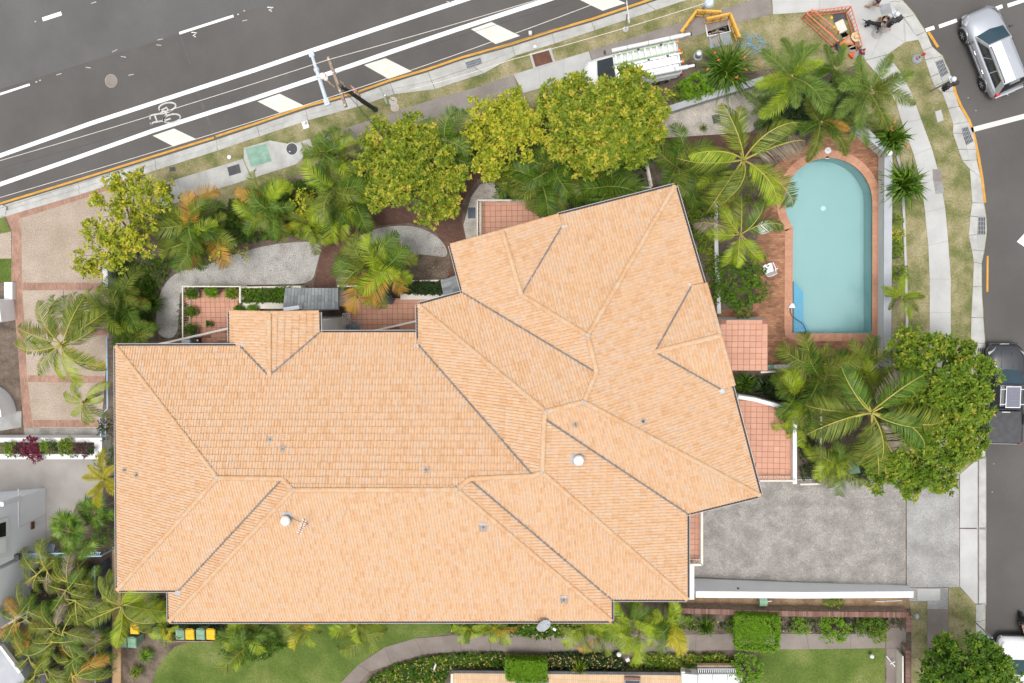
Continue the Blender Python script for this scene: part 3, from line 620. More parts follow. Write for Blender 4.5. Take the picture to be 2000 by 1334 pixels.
def face(pts,e0,e1):
    f=Face(); f.pts=pts; c=sum(pts,Vector())/len(pts)
    A=np.array([[p.x,p.y,1] for p in pts]); z=np.array([p.z for p in pts]); a,b,_=np.linalg.lstsq(A,z,rcond=None)[0]
    f.n=Vector((-a,-b,1)).normalized(); f.y=(Vector((a,b,a*a+b*b))).normalized(); f.x=f.y.cross(f.n).normalized()
    f.o=min(pts,key=lambda p:(p-c).dot(f.y)); f.o=f.o+f.x*((c-f.o).dot(f.x)); k=(c-f.o).dot(f.n); f.o=f.o+f.n*k
    f.q=[((p-f.o).dot(f.x),(p-f.o).dot(f.y)) for p in pts]
    f.tri=[]
    for t in tessellate_polygon([[Vector((x,y,0)) for x,y in f.q]]):
        a_,b_,c_=[f.q[i] for i in t]
        if (b_[0]-a_[0])*(c_[1]-a_[1])-(b_[1]-a_[1])*(c_[0]-a_[0])<0: b_,c_=c_,b_
        f.tri.append((a_,b_,c_))
    return f
def tile_face(f, wd, g, stuff, full, y0=0.0, bond=True, dz=0.0):
    xs=[p[0] for p in f.q]; ys=[p[1] for p in f.q]; j=0
    y=min(ys)-y0
    ph=random.random()*wd
    while y<max(ys):
        x=min(xs)-wd-ph+(wd/2 if bond and j%2 else 0)
        while x<max(xs)+wd:
            cs_=[(x,y-.02),(x+wd,y-.02),(x+wd,y+g),(x,y+g)]
            ins=[inside(p,f.q) for p in cs_]
            if all(ins) and inside((x+wd/2,y+g/2),f.q): full.append((f,x,y))
            elif any(ins) or inside((x+wd/2,y+g/2),f.q): part_tile(f,x,y,wd,g,stuff,dz)
            x+=wd
        y+=g; j+=1
def lift(f,x,y,z): return f.o+f.x*x+f.y*y+f.n*z
def part_tile(f,x,y,wd,g,mb,dz=0.0):
    low,hi,fr=tile_verts(x,wd,g)
    low=[(a,y+b,c+dz) for a,b,c in low]; hi=[(a,y+b,c+dz) for a,b,c in hi]; fr=[(a,y+b,c+dz) for a,b,c in fr]
    vs={}; fs=[]; vl=[]
    def vid(p):
        k=(round(p[0],4),round(p[1],4),round(p[2],4))
        if k not in vs: vs[k]=len(vl); vl.append(p)
        return vs[k]
    for i in range(n_-1):
        for q,isf in (([low[i],low[i+1],hi[i+1],hi[i]],0),([fr[i],fr[i+1],low[i+1],low[i]],1)):
            if isf:
                if inside((q[0][0],q[0][1]+.03),f.q) and inside((q[1][0],q[1][1]+.03),f.q): fs.append([vid(p) for p in q])
                continue
            for t in f.tri:
                r=q
                for k in range(3):
                    r=clip(r,t[k],t[(k+1)%3])
                    if len(r)<3: break
                if len(r)>=3:
                    ids=[]
                    for p in r:
                        k=vid(p)
                        if not ids or ids[-1]!=k: ids.append(k)
                    if len(set(ids))>=3 and len(set(ids))==len(ids): fs.append(ids)
    if fs: mb.add([lift(f,*p) for p in vl],fs)
def full_tile(f,x,y,wd,g,mb,dz=0.0):
    low,hi,fr=tile_verts(x,wd,g); j=random.uniform(-.003,.003)
    tile_add(mb,*[[lift(f,a,y+b,c+dz+j) for a,b,c in k] for k in (low,hi,fr)])
house=empty('apartment_building',P(900,800,0),'large apartment building under a peach orange tiled roof of many hips and valleys','apartment building')
rb=MB(); faces=[]
for k,(s,e0,e1) in RF.items():
    pts=[RP[q] for q in s.split()]; f=face(pts,RP[e0],RP[e1]); faces.append(f)
    rb.add([p-f.n*.012 for p in pts],[[ (t[0],t[1],t[2]) for t in [tt]][0] for tt in tessellate_polygon([[Vector((x,y,0)) for x,y in f.q]])])
# soffit
EAVES='A B GWS GNW GNE GE ME WF WC IC NW NE_ NN C EA XNF XN XS XSF ES SE RF RSE BE BSE BSW BW SF SW'.split()
sof=[RP[q] for q in EAVES]
rb.prism([(p.x,p.y) for p in sof],None,6.24,m=1)
roof=rb.build('roof',[M['ridge'],M['white']],house)
stuff=MB(); full=[]
for f in faces: tile_face(f,TW,TG,stuff,full)
cpos=Vector((0,0,CAMH))
full.sort(key=lambda t:(lift(t[0],t[1]+TW/2,t[2]+TG/2,0)-cpos).length)
tm=tile_mesh(); roff=wloc(roof)
for f,x,y in full[:300]:
    q=Matrix((f.x,f.y,f.n)).transposed().to_4x4(); q.translation=lift(f,x,y,random.uniform(-.002,.003))-roff
    link('roof_tile',tm,roof,q)
for f,x,y in full[300:]: full_tile(f,x,y,TW,TG,stuff)
tag(stuff.build('roof_tile_field',M['tile'],roof),kind='stuff')
# ridge and hip caps: half round tiles laid along every ridge and hip
def cap_mesh(L,r,name='ridge_tile',m='ridge'):
    mb=MB(); k=7; vs=[]
    for x,s in ((0,1.0),(L+.03,.90)):
        for i in range(k):
            a=math.pi*(.06+.88*i/(k-1)); vs.append((x,-math.cos(a)*r*s,math.sin(a)*r*s*.62-(0 if s==1 else .006)))
    vs2=[(x,y*.86,z*.84) for x,y,z in vs[:k]]
    mb.add(vs+vs2,[(i,i+1,k+i+1,k+i)[::-1] for i in range(k-1)]+[(i,i+1,2*k+i+1,2*k+i) for i in range(k-1)])
    return mb.mesh(name,M[m])
CAPL=.36; capm=cap_mesh(CAPL,.125)
def caps(a,b,parent=roof,me=capm,dz=.035,step=CAPL,name='ridge_tile'):
    a=Vector(a); b=Vector(b); d=b-a; L=d.length; x=d/L; n=max(1,round(L/step)); y=Vector((0,0,1)).cross(x).normalized(); z=x.cross(y)
    for i in range(n):
        q=Matrix((x,y,z)).transposed().to_4x4(); q.translation=a+x*(L*i/n)+Vector((0,0,dz+random.uniform(-.004,.004)))-wloc(parent)
        q=q@Matrix.Rotation(random.uniform(-.03,.03),4,'X')@Matrix.Diagonal((L/n/step,1,1,1)); link(name,me,parent,q)
HIPS=[('A','J9'),('SW','J9'),('J9','K8'),('J8','K8'),('BSW','J8'),('J8','J7'),('BSE','J7'),('J6','J7'),('J6','VL'),('VL','J5'),('RSE','J5'),('J5','VT'),('VT','J4'),('WC','J4'),('J4','J3'),('SE','J3'),('J2','J3'),('J2','J1'),('C','J1'),('NA','J1'),('NR','NA'),('XR','XA'),('GRN','GA')]
for a,b in HIPS: caps(RP[a],RP[b])
bargem=cap_mesh(CAPL,.10,'barge_tile')
for a,b in (('GNW','GRN'),('GNE','GRN'),('NW','NR'),('NE_','NR'),('XN','XR'),('XS','XR')): caps(RP[a],RP[b],roof,bargem,.02,name='barge_tile')
for q in ('J1','J3','J4','J5','J7','J8','J9'):
    mb=MB(); p=RP[q]
    for i in range(5): mb.lathe([(.0,-.02),(.10,.0),(.085,.07),(.03,.10),(0,.105)],p+Vector((random.uniform(-.07,.07),random.uniform(-.07,.07),.03)),7)
    mb.build('mortar_cap',M['mortar'],roof)
# valleys
for a,b in (('B','GA'),('GE','GA'),('WF','VL'),('SF','K8'),('BE','J6'),('RF','VT'),('IC','J2'),('NF','NA'),('XNF','XA'),('XSF','XA')):
    p,q=RP[a],RP[b]; mb=MB(); u=Vector((0,0,.085)); mb.bar(p+u,q+u-(q-p).normalized()*.12,.075,.02); mb.build('valley_flashing',M['lead'],roof)
# flashing boxes at the feet of valleys that end on a lower slope
for q,du,dv in (('B',6,-3),('WF',-4,4),('NF',6,2),('XNF',-6,0),('XSF',2,5),('SF',-3,6)):
    u,v,z=RV[q]; c=P(u+du,v+dv,z+.06); mb=MB(); mb.box(c,(.28,.24,.05),rz=R(14 if q[0] in 'NX' else 0)); mb.build('valley_outlet',M['zinc'],roof)
# gutters along every eave
def gutter(a,b,parent):
    a=Vector(a); b=Vector(b); d=(b-a); d.z=0; d.normalize(); o=Vector((d.y,-d.x,0))          # outside is right of a->b
    mb=MB(); z=Vector((0,0,-.02))
    mb.bar(a+o*.125+z,b+o*.125+z,.018,.11); mb.bar(a+o*.06-Vector((0,0,.07)),b+o*.06-Vector((0,0,.07)),.12,.02,m=1); mb.bar(a+o*.005-Vector((0,0,.09)),b+o*.005-Vector((0,0,.09)),.02,.20)
    return mb.build('gutter',[M['gutter'],M['gutdark']],parent)
loop=[RP[q] for q in EAVES]; ar=sum(a.x*b.y-b.x*a.y for a,b in zip(loop,loop[1:]+loop[:1]))
GUT=[('A','B'),('GWS','GNW'),('GNE','GE'),('GE','ME'),('WF','WC'),('WC','IC'),('IC','NW'),('NN','C'),('C','EA'),('XN','XNF'),('XSF','XS'),('ES','SE'),('SE','RF'),('RF','RSE'),('RSE','BE'),('BE','BSE'),('BSE','BSW'),('BSW','BW'),('SF','SW'),('SW','A'),('B','GWS')]
for a,b in GUT:
    p,q=RP[a],RP[b]
    if ar>0: gutter(p,q,house)
    else: gutter(q,p,house)
# walls, set in under the eaves
def inset(loop,d):
    n=len(loop); A=sum(a.x*b.y-b.x*a.y for a,b in zip(loop,loop[1:]+loop[:1])); s=1 if A>0 else -1; out=[]
    for i in range(n):
        p,a,b=loop[i],loop[i-1],loop[(i+1)%n]
        t1=Vector((p.x-a.x,p.y-a.y)).normalized(); t2=Vector((b.x-p.x,b.y-p.y)).normalized()
        n1=Vector((-t1.y,t1.x))*s; n2=Vector((-t2.y,t2.x))*s; k=1+n1.dot(n2)
        m=(n1+n2)/max(k,.35); out.append(Vector((p.x+m.x*d,p.y+m.y*d,0)))
    return out
WL='A GWS GNW GNE GE ME WC IC NW NE_ C SE RF RSE BE BSE BSW BW SW'.split()
wl=inset([RP[q] for q in WL],.55)
mb=MB(); mb.prism(wl,-.1,6.24); mb.build('wall',M['white'],house)
for a,b,c in (('GNW','GRN','GNE'),('NW','NR','NE_'),('XN','XR','XS')):        # gable ends
    pa,pb,pc=RP[a],RP[b],RP[c]; inn=(RP['GA' if a=='GNW' else 'NA' if a=='NW' else 'XA']-pb); inn.z=0; inn=inn.normalized()*.3; mb=MB()
    lo=[Vector((p.x,p.y,6.2))+inn for p in (pa,pc)]; mb.add([pa+inn-Vector((0,0,.1)),pb+inn-Vector((0,0,.1)),pc+inn-Vector((0,0,.1)),lo[1],lo[0]],[(0,1,2,3,4)]); mb.build('gable_wall',M['white'],house)
# windows on both storeys of the longer walls
for a,b in zip(wl,wl[1:]+wl[:1]):
    d=b-a; L_=d.length
    if L_<3.2: continue
    d.normalize(); nn_=Vector((d.y,-d.x,0)); nn_=nn_ if not inside(a.lerp(b,.5)+nn_*.3,wl) else -nn_; k_=max(1,int(L_/3.4))
    for i in range(k_):
        for z0 in (.9,3.9):
            c=a.lerp(b,(i+.5)/k_)+nn_*.012; c.z=z0+.6; mb=MB(); mb.bar(c-d*.75,c+d*.75,.06,1.25); wn_=mb.build('window',M['offwhite'],house)
            for s_ in (-.36,.36): mb=MB(); mb.bar(c+d*(s_-.32)+nn_*.03,c+d*(s_+.32)+nn_*.03,.02,1.1); mb.build('pane',M['glass'],wn_)
# ---- things standing on the roof
def onroof(fk,u,v): # point of a roof face under a photo pixel
    f=faces[list(RF).index(fk)]; r=ray(u,v); c=cpos; return c+r*((f.o-c).dot(f.n)/r.dot(f.n)),f
def frame(f,flip=False):
    return Matrix((f.x,f.y,f.n)).transposed()
def dome(u,v,fk,label):
    p,f=onroof(fk,u,v); e=empty('roof_ventilator',p,label,'roof vent','white domed roof ventilators')
    q=frame(f); mb=MB(); mb.box(p+f.n*.05+f.y*.12,(.50,.62,.03),rot=q); mb.build('flashing_plate',M['zinc'],e)
    mb=MB(); mb.lathe([(.15,-.05),(.15,.30)],p,14); mb.build('neck',M['dgrey'],e)
    mb=MB(); mb.lathe([(.23,.28),(.25,.32),(.245,.38),(.20,.46),(.11,.52),(0,.54)],p,20); mb.build('dome',M['white'],e,smooth=True)
dome(1131,896,'eastr','white domed roof vent on the right wing of the orange roof, near the central ridge')
dome(563,1013,'mids','white domed roof vent on the long lower slope beside the television antenna')
p,f=onroof('mids',602,1022); an=empty('television_antenna',p,'small television antenna with a row of short white rods on the lower roof slope','antenna')
mb=MB(); mb.tube([p,p+Vector((0,0,1.0))],.022,6); mb.build('mast',M['steel'],an)
a=p+Vector((-.05,-.15,1.0)); d=Vector((.33,.78,0)).normalized(); mb=MB(); mb.bar(a-d*.1,a+d*.75,.025,.025); mb.build('boom',M['black'],an)
s_=Vector((d.y,-d.x,0)); 
for i in range(7):
    mb=MB(); c=a+d*(.0+.11*i); mb.bar(c-s_*.13,c+s_*.13,.022,.022); mb.build('rod',M['pipe'],an)
c0,_=onroof('mids',570,1010); cb=[c0+(p-c0)*t+Vector((0,0,.06+.10*math.sin(t*math.pi)-.2*t*0)) for t in [i/8 for i in range(9)]]
mb=MB(); mb.tube(cb,.012,5); mb.build('cable',M['rust'],an)
PL=[(245,917,'west','pale plumbing vent cowl on the far left roof slope, nearer the eave'),(268,927,'west','pale plumbing vent cowl on the far left roof slope, farther from the eave'),
 (528,858,'north','small vent cowl on the big upper slope, upper of the left pair'),(552,877,'north','small vent cowl on the big upper slope, lower of the left pair'),(833,918,'north','small vent cowl standing alone near the ridge on the big upper slope'),
 (945,1030,'mids','flashed vent cowl on the lower slope just left of the diagonal hip'),(1101,1171,'mids','flashed vent cowl on the lower slope near the bottom right corner of the roof'),
 (1124,829,'sse','faint pale vent cowl between the two ridge junctions of the right wing'),(1256,822,'east','dark topped vent cowl on the right hand slope below the small gable')]
for u,v,fk,lb in PL:
    p,f=onroof(fk,u,v); e=empty('roof_vent',p,lb,'roof vent','small roof vents'); q=frame(f); big=fk=='mids'
    mb=MB(); mb.box(p+f.n*.045,(.40,.42,.02) if big else (.26,.28,.02),rot=q); mb.build('flashing_sheet',M['stain2'],e)
    if big: mb=MB(); mb.box(p+f.n*.06+f.y*.24,(.44,.10,.02),rot=q); mb.build('flashing_strip',M['zinc'],e)
    mb=MB(); mb.tube([p,p+Vector((0,0,.18))],.035,8); mb.build('vent_pipe',M['zinc' if v!=822 else 'dgrey'],e)
    mb=MB(); mb.lathe([(.055,.16),(.058,.19),(.025,.22),(0,.225)],p,10); mb.build('cowl',M['stain2' if v!=822 else 'dgrey'],e)
# satellite dish on an arm over the gutter
c=P(1061,1221,6.75); e=empty('satellite_dish',P(1063,1206,6.5),'grey oval satellite dish hanging over the bottom gutter of the roof','satellite dish')
nrm=Vector((.62,-.28,.74)).normalized(); q=nrm.to_track_quat('Z','Y').to_matrix(); mb=MB(); vs=[];fs=[]
for j,r_ in enumerate((0,.18,.30,.40)):
    for k in range(20): a=2*math.pi*k/20; vs.append(c+q@Vector((r_*.85*math.cos(a),r_*1.08*math.sin(a),.32*r_*r_)))
for j in range(3):
    for k in range(20): fs.append((j*20+k,j*20+(k+1)%20,(j+1)*20+(k+1)%20,(j+1)*20+k))
mb.add(vs,fs); mb.add([v-nrm*.02 for v in vs],[g_[::-1] for g_ in fs]); mb.build('reflector',M['zinc'],e,smooth=True)
h=P(1083,1229,6.95); mb=MB(); mb.tube([c-nrm*.02-Vector((0,0,.3)),h],.018,6); mb.build('feed_arm',M['steel'],e)
mb=MB(); mb.box(h,(.16,.10,.10),rz=R(-30)); mb.build('receiver',M['white'],e)
mb=MB(); mb.tube([P(1063,1206,6.55),P(1063,1212,6.6),c-nrm*.03],.03,8); mb.build('bracket',M['steel'],e)

# ============================================================= tiled terraces with balustrades
TT=.303
ttm=None
def ttile():
    global ttm
    if ttm is None:
        mb=MB(); s=TT/2-.010; b=.004
        mb.add([(-s,-s,0),(s,-s,0),(s,s,0),(-s,s,0),(-s+b,-s+b,.008),(s-b,-s+b,.008),(s-b,s-b,.008),(-s+b,s-b,.008)],[(4,5,6,7),(0,1,5,4),(1,2,6,5),(2,3,7,6),(3,0,4,7)])
        ttm=mb.mesh('floor_tile',M['ttile'])
    return ttm
def terrace(px,z,label,rz=0.0,drop=None,pitch=TT,origin=None,edge='white',group=None):
    pts=W(px,z); e=empty('tiled_terrace',Vector((pts[0].x,pts[0].y,z)),label,'terrace',group)
    mb=MB(); mb.prism(pts,-.05 if drop is None else z-drop,z,side_m=1,bottom=drop is not None); sl=mb.build('deck_slab',[M['grout'],M[edge]],e)
    o=P(*(origin or px[0]),z); c,s=math.cos(rz),math.sin(rz); base=wloc(e); cnt=0; k=pitch/TT
    for i in range(-60,60):
        for j in range(-60,60):
            x,y=(i+.5)*pitch,(j+.5)*pitch; p=Vector((o.x+x*c-y*s,o.y+x*s+y*c,z+.001))
            ok=sum(inside((p.x+(a*c-b*s)*pitch*.45,p.y+(a*s+b*c)*pitch*.45),pts) for a in (-1,1) for b in (-1,1))
            if ok>=4: link('floor_tile',ttile(),e,Matrix.Translation(p-base)@Matrix.Rotation(rz+random.choice((0,1,2,3))*math.pi/2+random.uniform(-.004,.004),4,'Z')@Matrix.Diagonal((k,k,1,1)))
            elif ok>=2 and inside(p,pts):
                # cut tile at the edge
                q=[(p.x+(a*c-b*s)*(pitch/2-.005),p.y+(a*s+b*c)*(pitch/2-.005),0) for a,b in ((-1,-1),(1,-1),(1,1),(-1,1))]
                r=q; A=sum(a.x*b.y-b.x*a.y for a,b in zip(pts,pts[1:]+pts[:1])); L=pts if A>0 else pts[::-1]
                for a,b in zip(L,L[1:]+L[:1]):
                    r=clip(r,(a.x,a.y),(b.x,b.y)); 
                    if len(r)<3: break
                if len(r)>=3: m2=MB(); m2.prism([Vector(t) for t in r],z,z+.008); m2.build('cut_tile',M['ttile'],e)
    return e
def wallrun(name,px,z,h,th,m,parent=None,label=None,cat=None,cap=None,side=1,z1=None):
    """a wall along a px polyline at floor height z (its foot on the camera side), thickness th to the left (side=1) or right"""
    L=W(px,z); o=offs(L,side*th); top=z+h if z1 is None else z1
    mb=MB(); q=[Vector((p.x,p.y,0)) for p in L]+[Vector((p.x,p.y,0)) for p in o[::-1]]
    mb.prism(q,z-.02,top); w_=mb.build(name,M[m],parent,loc=None if parent is not None else Vector((L[0].x,L[0].y,z)))
    if label: tag(w_,label,cat)
    if cap:
        a=offs(L,side*-.02); b=offs(L,side*(th+.02)); mb=MB(); mb.prism([Vector((p.x,p.y,0)) for p in a]+[Vector((p.x,p.y,0)) for p in b[::-1]],top,top+.05); mb.build('wall_cap',M[cap],w_)
    return w_
def balustrade(px,ztop,h,parent,m='offwhite',step=.14,rail=.07,top=True,name='balustrade'):
    """top rail at px seen at height ztop, thin uprights, bottom rail"""
    L=W(px,ztop); b=None; mb=MB()
    for a,c in zip(L,L[1:]): mb.bar(a,c,rail,.06)
    r=mb.build(name,M[m],parent,loc=None if parent else L[0]); 
    lo=[p-Vector((0,0,h-.08)) for p in L]; mb=MB()
    for a,c in zip(lo,lo[1:]): mb.bar(a,c,.05,.05)
    mb.build('bottom_rail',M[m],r)
    mb=MB()
    for p in resample([Vector(k) for k in L],step): mb.bar(p-Vector((0,0,h-.1)),p-Vector((0,0,.03)),.025,.025)
    tag(mb.build('uprights',M[m],r),kind='stuff' if False else None)
    return r
t1=terrace([(1408,625),(1499,625),(1499,724),(1400,724)],2.7,'square pink tiled roof terrace between the gable and the swimming pool',drop=2.8,origin=(1499,724))
t2=terrace([(1430,772),(1545,800),(1545,938),(1484,938),(1440,820)],2.2,'salmon tiled terrace with slanting top wall to the right of the roof',origin=(1545,938))
p2=[(1434,768),(1470,774),(1510,784),(1553,803),(1553,940)]
wallrun('parapet_wall',[(1438,776),(1470,781),(1510,792),(1544,803),(1544,940)],2.2,.55,.20,'white',t2,side=1)
balustrade([(1484,939),(1555,939)],3.1,.9,t2)
t3=terrace([(936,391),(1104,391),(1104,470),(936,470)],.9,'pink tiled terrace with cream railings above the roof, partly under palm fronds',origin=(936,391))
balustrade([(932.5,482),(932.5,391),(1102,391)],1.9,.95,t3); balustrade([(938,482),(938,395)],1.75,.5,t3,rail=.05,name='inner_rail')
t4=terrace([(360,566),(470,566),(470,640),(452,700),(360,690)],.5,'terracotta tiled courtyard with plant pots at the left front of the building',origin=(470,640))
balustrade([(357,666),(357,559.5),(468,559.5)],1.4,.9,t4); balustrade([(469,558),(469,592)],1.4,.9,t4,rail=.1)
t4b=terrace([(300,678),(452,645),(452,680),(300,690)],1.6,'narrow terracotta balcony strip behind the slanting cream rail, left of the small gable',origin=(452,680),drop=.3)
b1=balustrade([(280,678),(330,668),(452,640)],2.5,.9,t4b,rail=.11)
t5=terrace([(676,583),(868,583),(868,600),(820,660),(676,660)],.5,'terracotta tiled courtyard between the grey porch and the roof wing',origin=(676,583))
t5b=terrace([(690,652),(822,630),(822,664),(690,664)],1.6,'narrow terracotta balcony strip under the eave beside the inner corner of the roof',origin=(822,664),drop=.3)
balustrade([(676,657),(700,653),(822,625)],2.5,.9,t5b,rail=.10)
t6=terrace([(1342,990),(1368,985),(1368,1096),(1342,1096)],2.2,'narrow terracotta balcony strip on the driveway side of the roof',origin=(1368,1096))
balustrade([(1371,997),(1371,1103),(1345,1103)],3.1,.9,t6,rail=.12)
mb=MB(); mb.prism(W([(1345,1105),(1356,1105),(1356,1171),(1345,1171)],2.9),0,2.9); tag(mb.build('white_pier',M['white'],None,loc=P(1350,1140,0)),'narrow white rendered pier at the right foot of the roof beside the driveway wall','wall')
# planter boxes in front of the courtyards
def planter(px,z,h,label,inner):
    e=empty('planter_bed',P(*px[0],0),label,'planter'); mb=MB(); mb.prism(W(px,h),0,h,holes=[W(inner,h)]); mb.build('planter_wall',M['offwhite'],e)
    mb=MB(); mb.prism(W(inner,h-.12),None,h-.12); mb.build('planter_soil',M['soil'],e); return e
planter([(471,560),(588,558),(588,603),(471,603)],0,.7,'pale walled planter filled with green shrubs left of the grey porch',[(476,563),(584,562),(584,591),(476,591)])
planter([(782,548),(872,546),(872,585),(782,585)],0,.8,'pale walled planter with dark shrubs right of the big palm clump',[(786,551),(868,549),(868,574),(786,574)])
mb=MB(); mb.bar(P(664,558,.9),P(720,558,.9),.12,.9); e=tag(mb.build('low_wall',M['offwhite'],None,loc=P(664,558,0)),'short cream garden wall behind the big palm clump by the courtyard','wall')
# entry porches with grey tiles
def small_roof(name,pts,label,cat,wl,cols,rows,walls='white',zb=0):
    e=empty(name,Vector((pts[0].x,pts[0].y,zb)),label,cat)
    f=face(pts,pts[0],pts[1]); mb=MB(); mb.add([p-f.n*.05 for p in pts],[tuple(range(len(pts)))]); 
    vs=[p-f.n*.02 for p in pts]+[p-f.n*.16 for p in pts]; k=len(pts); mb.add(vs,[(i,(i+1)%k,(i+1)%k+k,i+k) for i in range(k)])
    r=mb.build('roof',M['slate'],e); a,b,c,d=pts
    for i in range(cols):
        for j in range(rows):
            u0,u1=i/cols+.003,(i+1)/cols-.003; v0,v1=j/rows,(j+1)/rows
            def bl(u,v): return a.lerp(b,u).lerp(d.lerp(c,u),v)
            q=[bl(u0,v0)+f.n*.035,bl(u1,v0)+f.n*.035,bl(u1,v1)+f.n*.012,bl(u0,v1)+f.n*.012]; lo=[bl(u0,v0),bl(u1,v0)]
            t=MB(); t.add(q+lo,[(0,1,2,3),(4,5,1,0)]); 
            t.build('roof_tile',M['slate'],r)
    if wl: t=MB(); t.prism(inset([Vector((p.x,p.y,0)) for p in pts],wl),zb,min(p.z for p in pts)-.1); t.build('wall',M[walls],e)
    return e
small_roof('entry_porch',[P(557,563,2.5),P(661,563,2.5),P(661,603,3.0),P(552,607,3.0)],'grey tiled entry porch roof tucked behind the small gable','porch',.12,16,3)
small_roof('side_porch',[P(861,548,2.8),P(868,584,2.8),P(906,574,3.2),P(896,536,3.2)],'small slate grey porch roof in the inner corner of the roof wing','porch',.15,5,2)
wallrun('porch_parapet',[(560,607),(590,603)],3.0,.4,.2,'paleblue',None,'short pale parapet showing above the small gable beside the grey porch','wall',side=1)
# ============================================================= garden walls
def thing_wall(name,label,cat,foot,z,h,th,m,side=1,cap=None,**k):
    return wallrun(name,foot,z,h,th,m,None,label,cat,cap,side,**k)
pw=thing_wall('pool_wall','long pale grey rendered wall with an angled top end between the pool and the street garden','wall',[(1647,246),(1715,304),(1713,712)],0,1.0,.36,'white',1,cap='greywall')
mb=MB(); mb.prism(W([(1668,258),(1690,236),(1698,242),(1680,264)],.95),0,.95); mb.build('buttress',M['greywall'],pw)
mb=MB(); c=P(1737,299,1.2); mb.lathe([(0,-.16)]+[(.16*math.sin(R(a)),-.16*math.cos(R(a))) for a in range(20,171,15)]+[(0,.16)],c,16); 
e=empty('globe_lamp',P(1734,302,1.05),'white globe lamp on the angled corner of the pool wall','lamp'); mb.build('globe',M['white'],e,smooth=True); mb=MB(); mb.lathe([(.07,-.2),(.06,-.12)],c,10); mb.build('base',M['black'],e)
thing_wall('garden_wall','low grey rendered wall above the pale gravel at the top of the garden','wall',[(1292,229),(1380,201),(1488,168)],0,.8,.34,'greywall',1)
w_=MB(); L=W([(1352,1129),(1560,1137),(1773,1143)],0); o=offs(L,-.36); 
zt=[1.9,1.4,.85]
vs=[(p.x,p.y,0) for p in L]+[(p.x,p.y,0) for p in o]+[(p.x,p.y,z) for p,z in zip(L,zt)]+[(p.x,p.y,z) for p,z in zip(o,zt)]
w_.add(vs,[(0,1,7,6),(1,2,8,7),(4,3,9,10),(5,4,10,11),(2,5,11,8),(3,0,6,9)],0); w_.add(vs,[(6,7,10,9),(7,8,11,10)],1)
dw=tag(w_.build('driveway_wall',[M['paleblue'],M['white']],None,loc=L[0]),'long tapering pale wall with a white top along the bottom edge of the stained driveway','wall')
mb=MB(); mb.bar(PV(1440,1150,L[0],(L[0]-L[1]).cross(Vector((0,0,1)))),PV(1443,1150,L[0],(L[0]-L[1]).cross(Vector((0,0,1)))),.12,.14); mb.build('red_tap_box',M['rust'],dw)
# brown brick garden wall: bricks laid on edge along the top
bwall=empty('brick_wall',P(1555,1200,0),'long low brown brick wall with a soldier brick top below the dry garden strip','wall')
def brickwall(px,z,wd,parent,step=.098):
    L=W(px,z); mb=MB()
    for a,b in zip(L,L[1:]): mb.bar(a-Vector((0,0,z/2+.03)),b-Vector((0,0,z/2+.03)),wd-.03,z-.06)
    mb.build('wall_core',M['timber'],parent)
    for a,b in zip(L,L[1:]):
        d=(b-a); n=int(d.length/step); ang=math.atan2(d.y,d.x); q=MB(); k=0
        for i in range(n):
            c=a+d*((i+.5)/n); q.box(c+Vector((0,0,-.03+random.uniform(-.006,.006))),(step-.01,wd,.075),rz=ang+random.uniform(-.02,.02))
        tag(q.build('brick_capping',M['redbrick'],parent),kind='stuff')
brickwall([(1330,1193),(1560,1199),(1774,1201)],.8,.30,bwall); 
b2=empty('brick_wall',P(1773,1220,0),'short brown brick wall return at the right end of the garden strip','wall'); brickwall([(1775,1203),(1775,1234)],.8,.26,b2)
b3=empty('brick_wall',P(1775,1300,0),'brown brick pier wall at the bottom edge beside the narrow verge strip','wall'); brickwall([(1773,1268),(1773,1400)],.8,.24,b3)
mb=MB(); mb.prism(W([(1762,1282),(1765,1282),(1765,1400),(1762,1400)],.9),0,.9); tag(mb.build('white_edging',M['offwhite'],None,loc=P(1763,1300,0)),'thin white rail edge beside the bottom right brick wall','rail')
# white edging wall left of the pool terrace
thing_wall('edging_wall','narrow white garden edging wall between the bare bed and the palms left of the pool','wall',[(1399,612),(1394,500),(1392,395)],0,.45,.2,'white',-1)
thing_wall('edging_kerb','thin pale concrete edging curving along the flower bed outside the pool wall','edging',[(1768,640),(1765,510),(1761,400),(1756,330),(1748,305)],0,.12,.12,'conc',-1)
# white picket fences
pf=empty('picket_fence',P(1550,720,0),'white picket fence below the pool deck, right of the pink terrace','fence'); balustrade([(1486,727),(1590,722),(1716,717)],1.2,1.15,pf,step=.12,rail=.10,name='fence_rail')
mb=MB(); mb.prism(W([(1500,714),(1716,708),(1716,715),(1500,721)],.35),0,.35); mb.build('plinth',M['paleblue'],pf)
pf=empty('picket_fence',P(1600,870,0),'white slatted fence standing in the palm bed right of the salmon terrace','fence'); balustrade([(1604,795),(1602,945),(1563,946)],1.1,1.05,pf,step=.12,rail=.09,name='fence_rail')
pf=empty('white_rail',P(1262,330,0),'crooked white gate rail running down to the top corner of the roof','fence'); balustrade([(1256,284),(1262,305),(1266,330),(1273,364)],1.6,1.5,pf,step=.3,rail=.12,name='fence_rail'); balustrade([(1205,366.5),(1272,366)],1.6,1.5,pf,step=.25,rail=.1,name='fence_rail')
mb=MB(); mb.box(P(1215,373,.5),(.62,.45,.9)); tag(mb.build('meter_cabinet',M['offwhite'],None,loc=P(1215,373,0)),'small cream cabinet tucked against the top edge of the roof by the gate rail','cabinet')
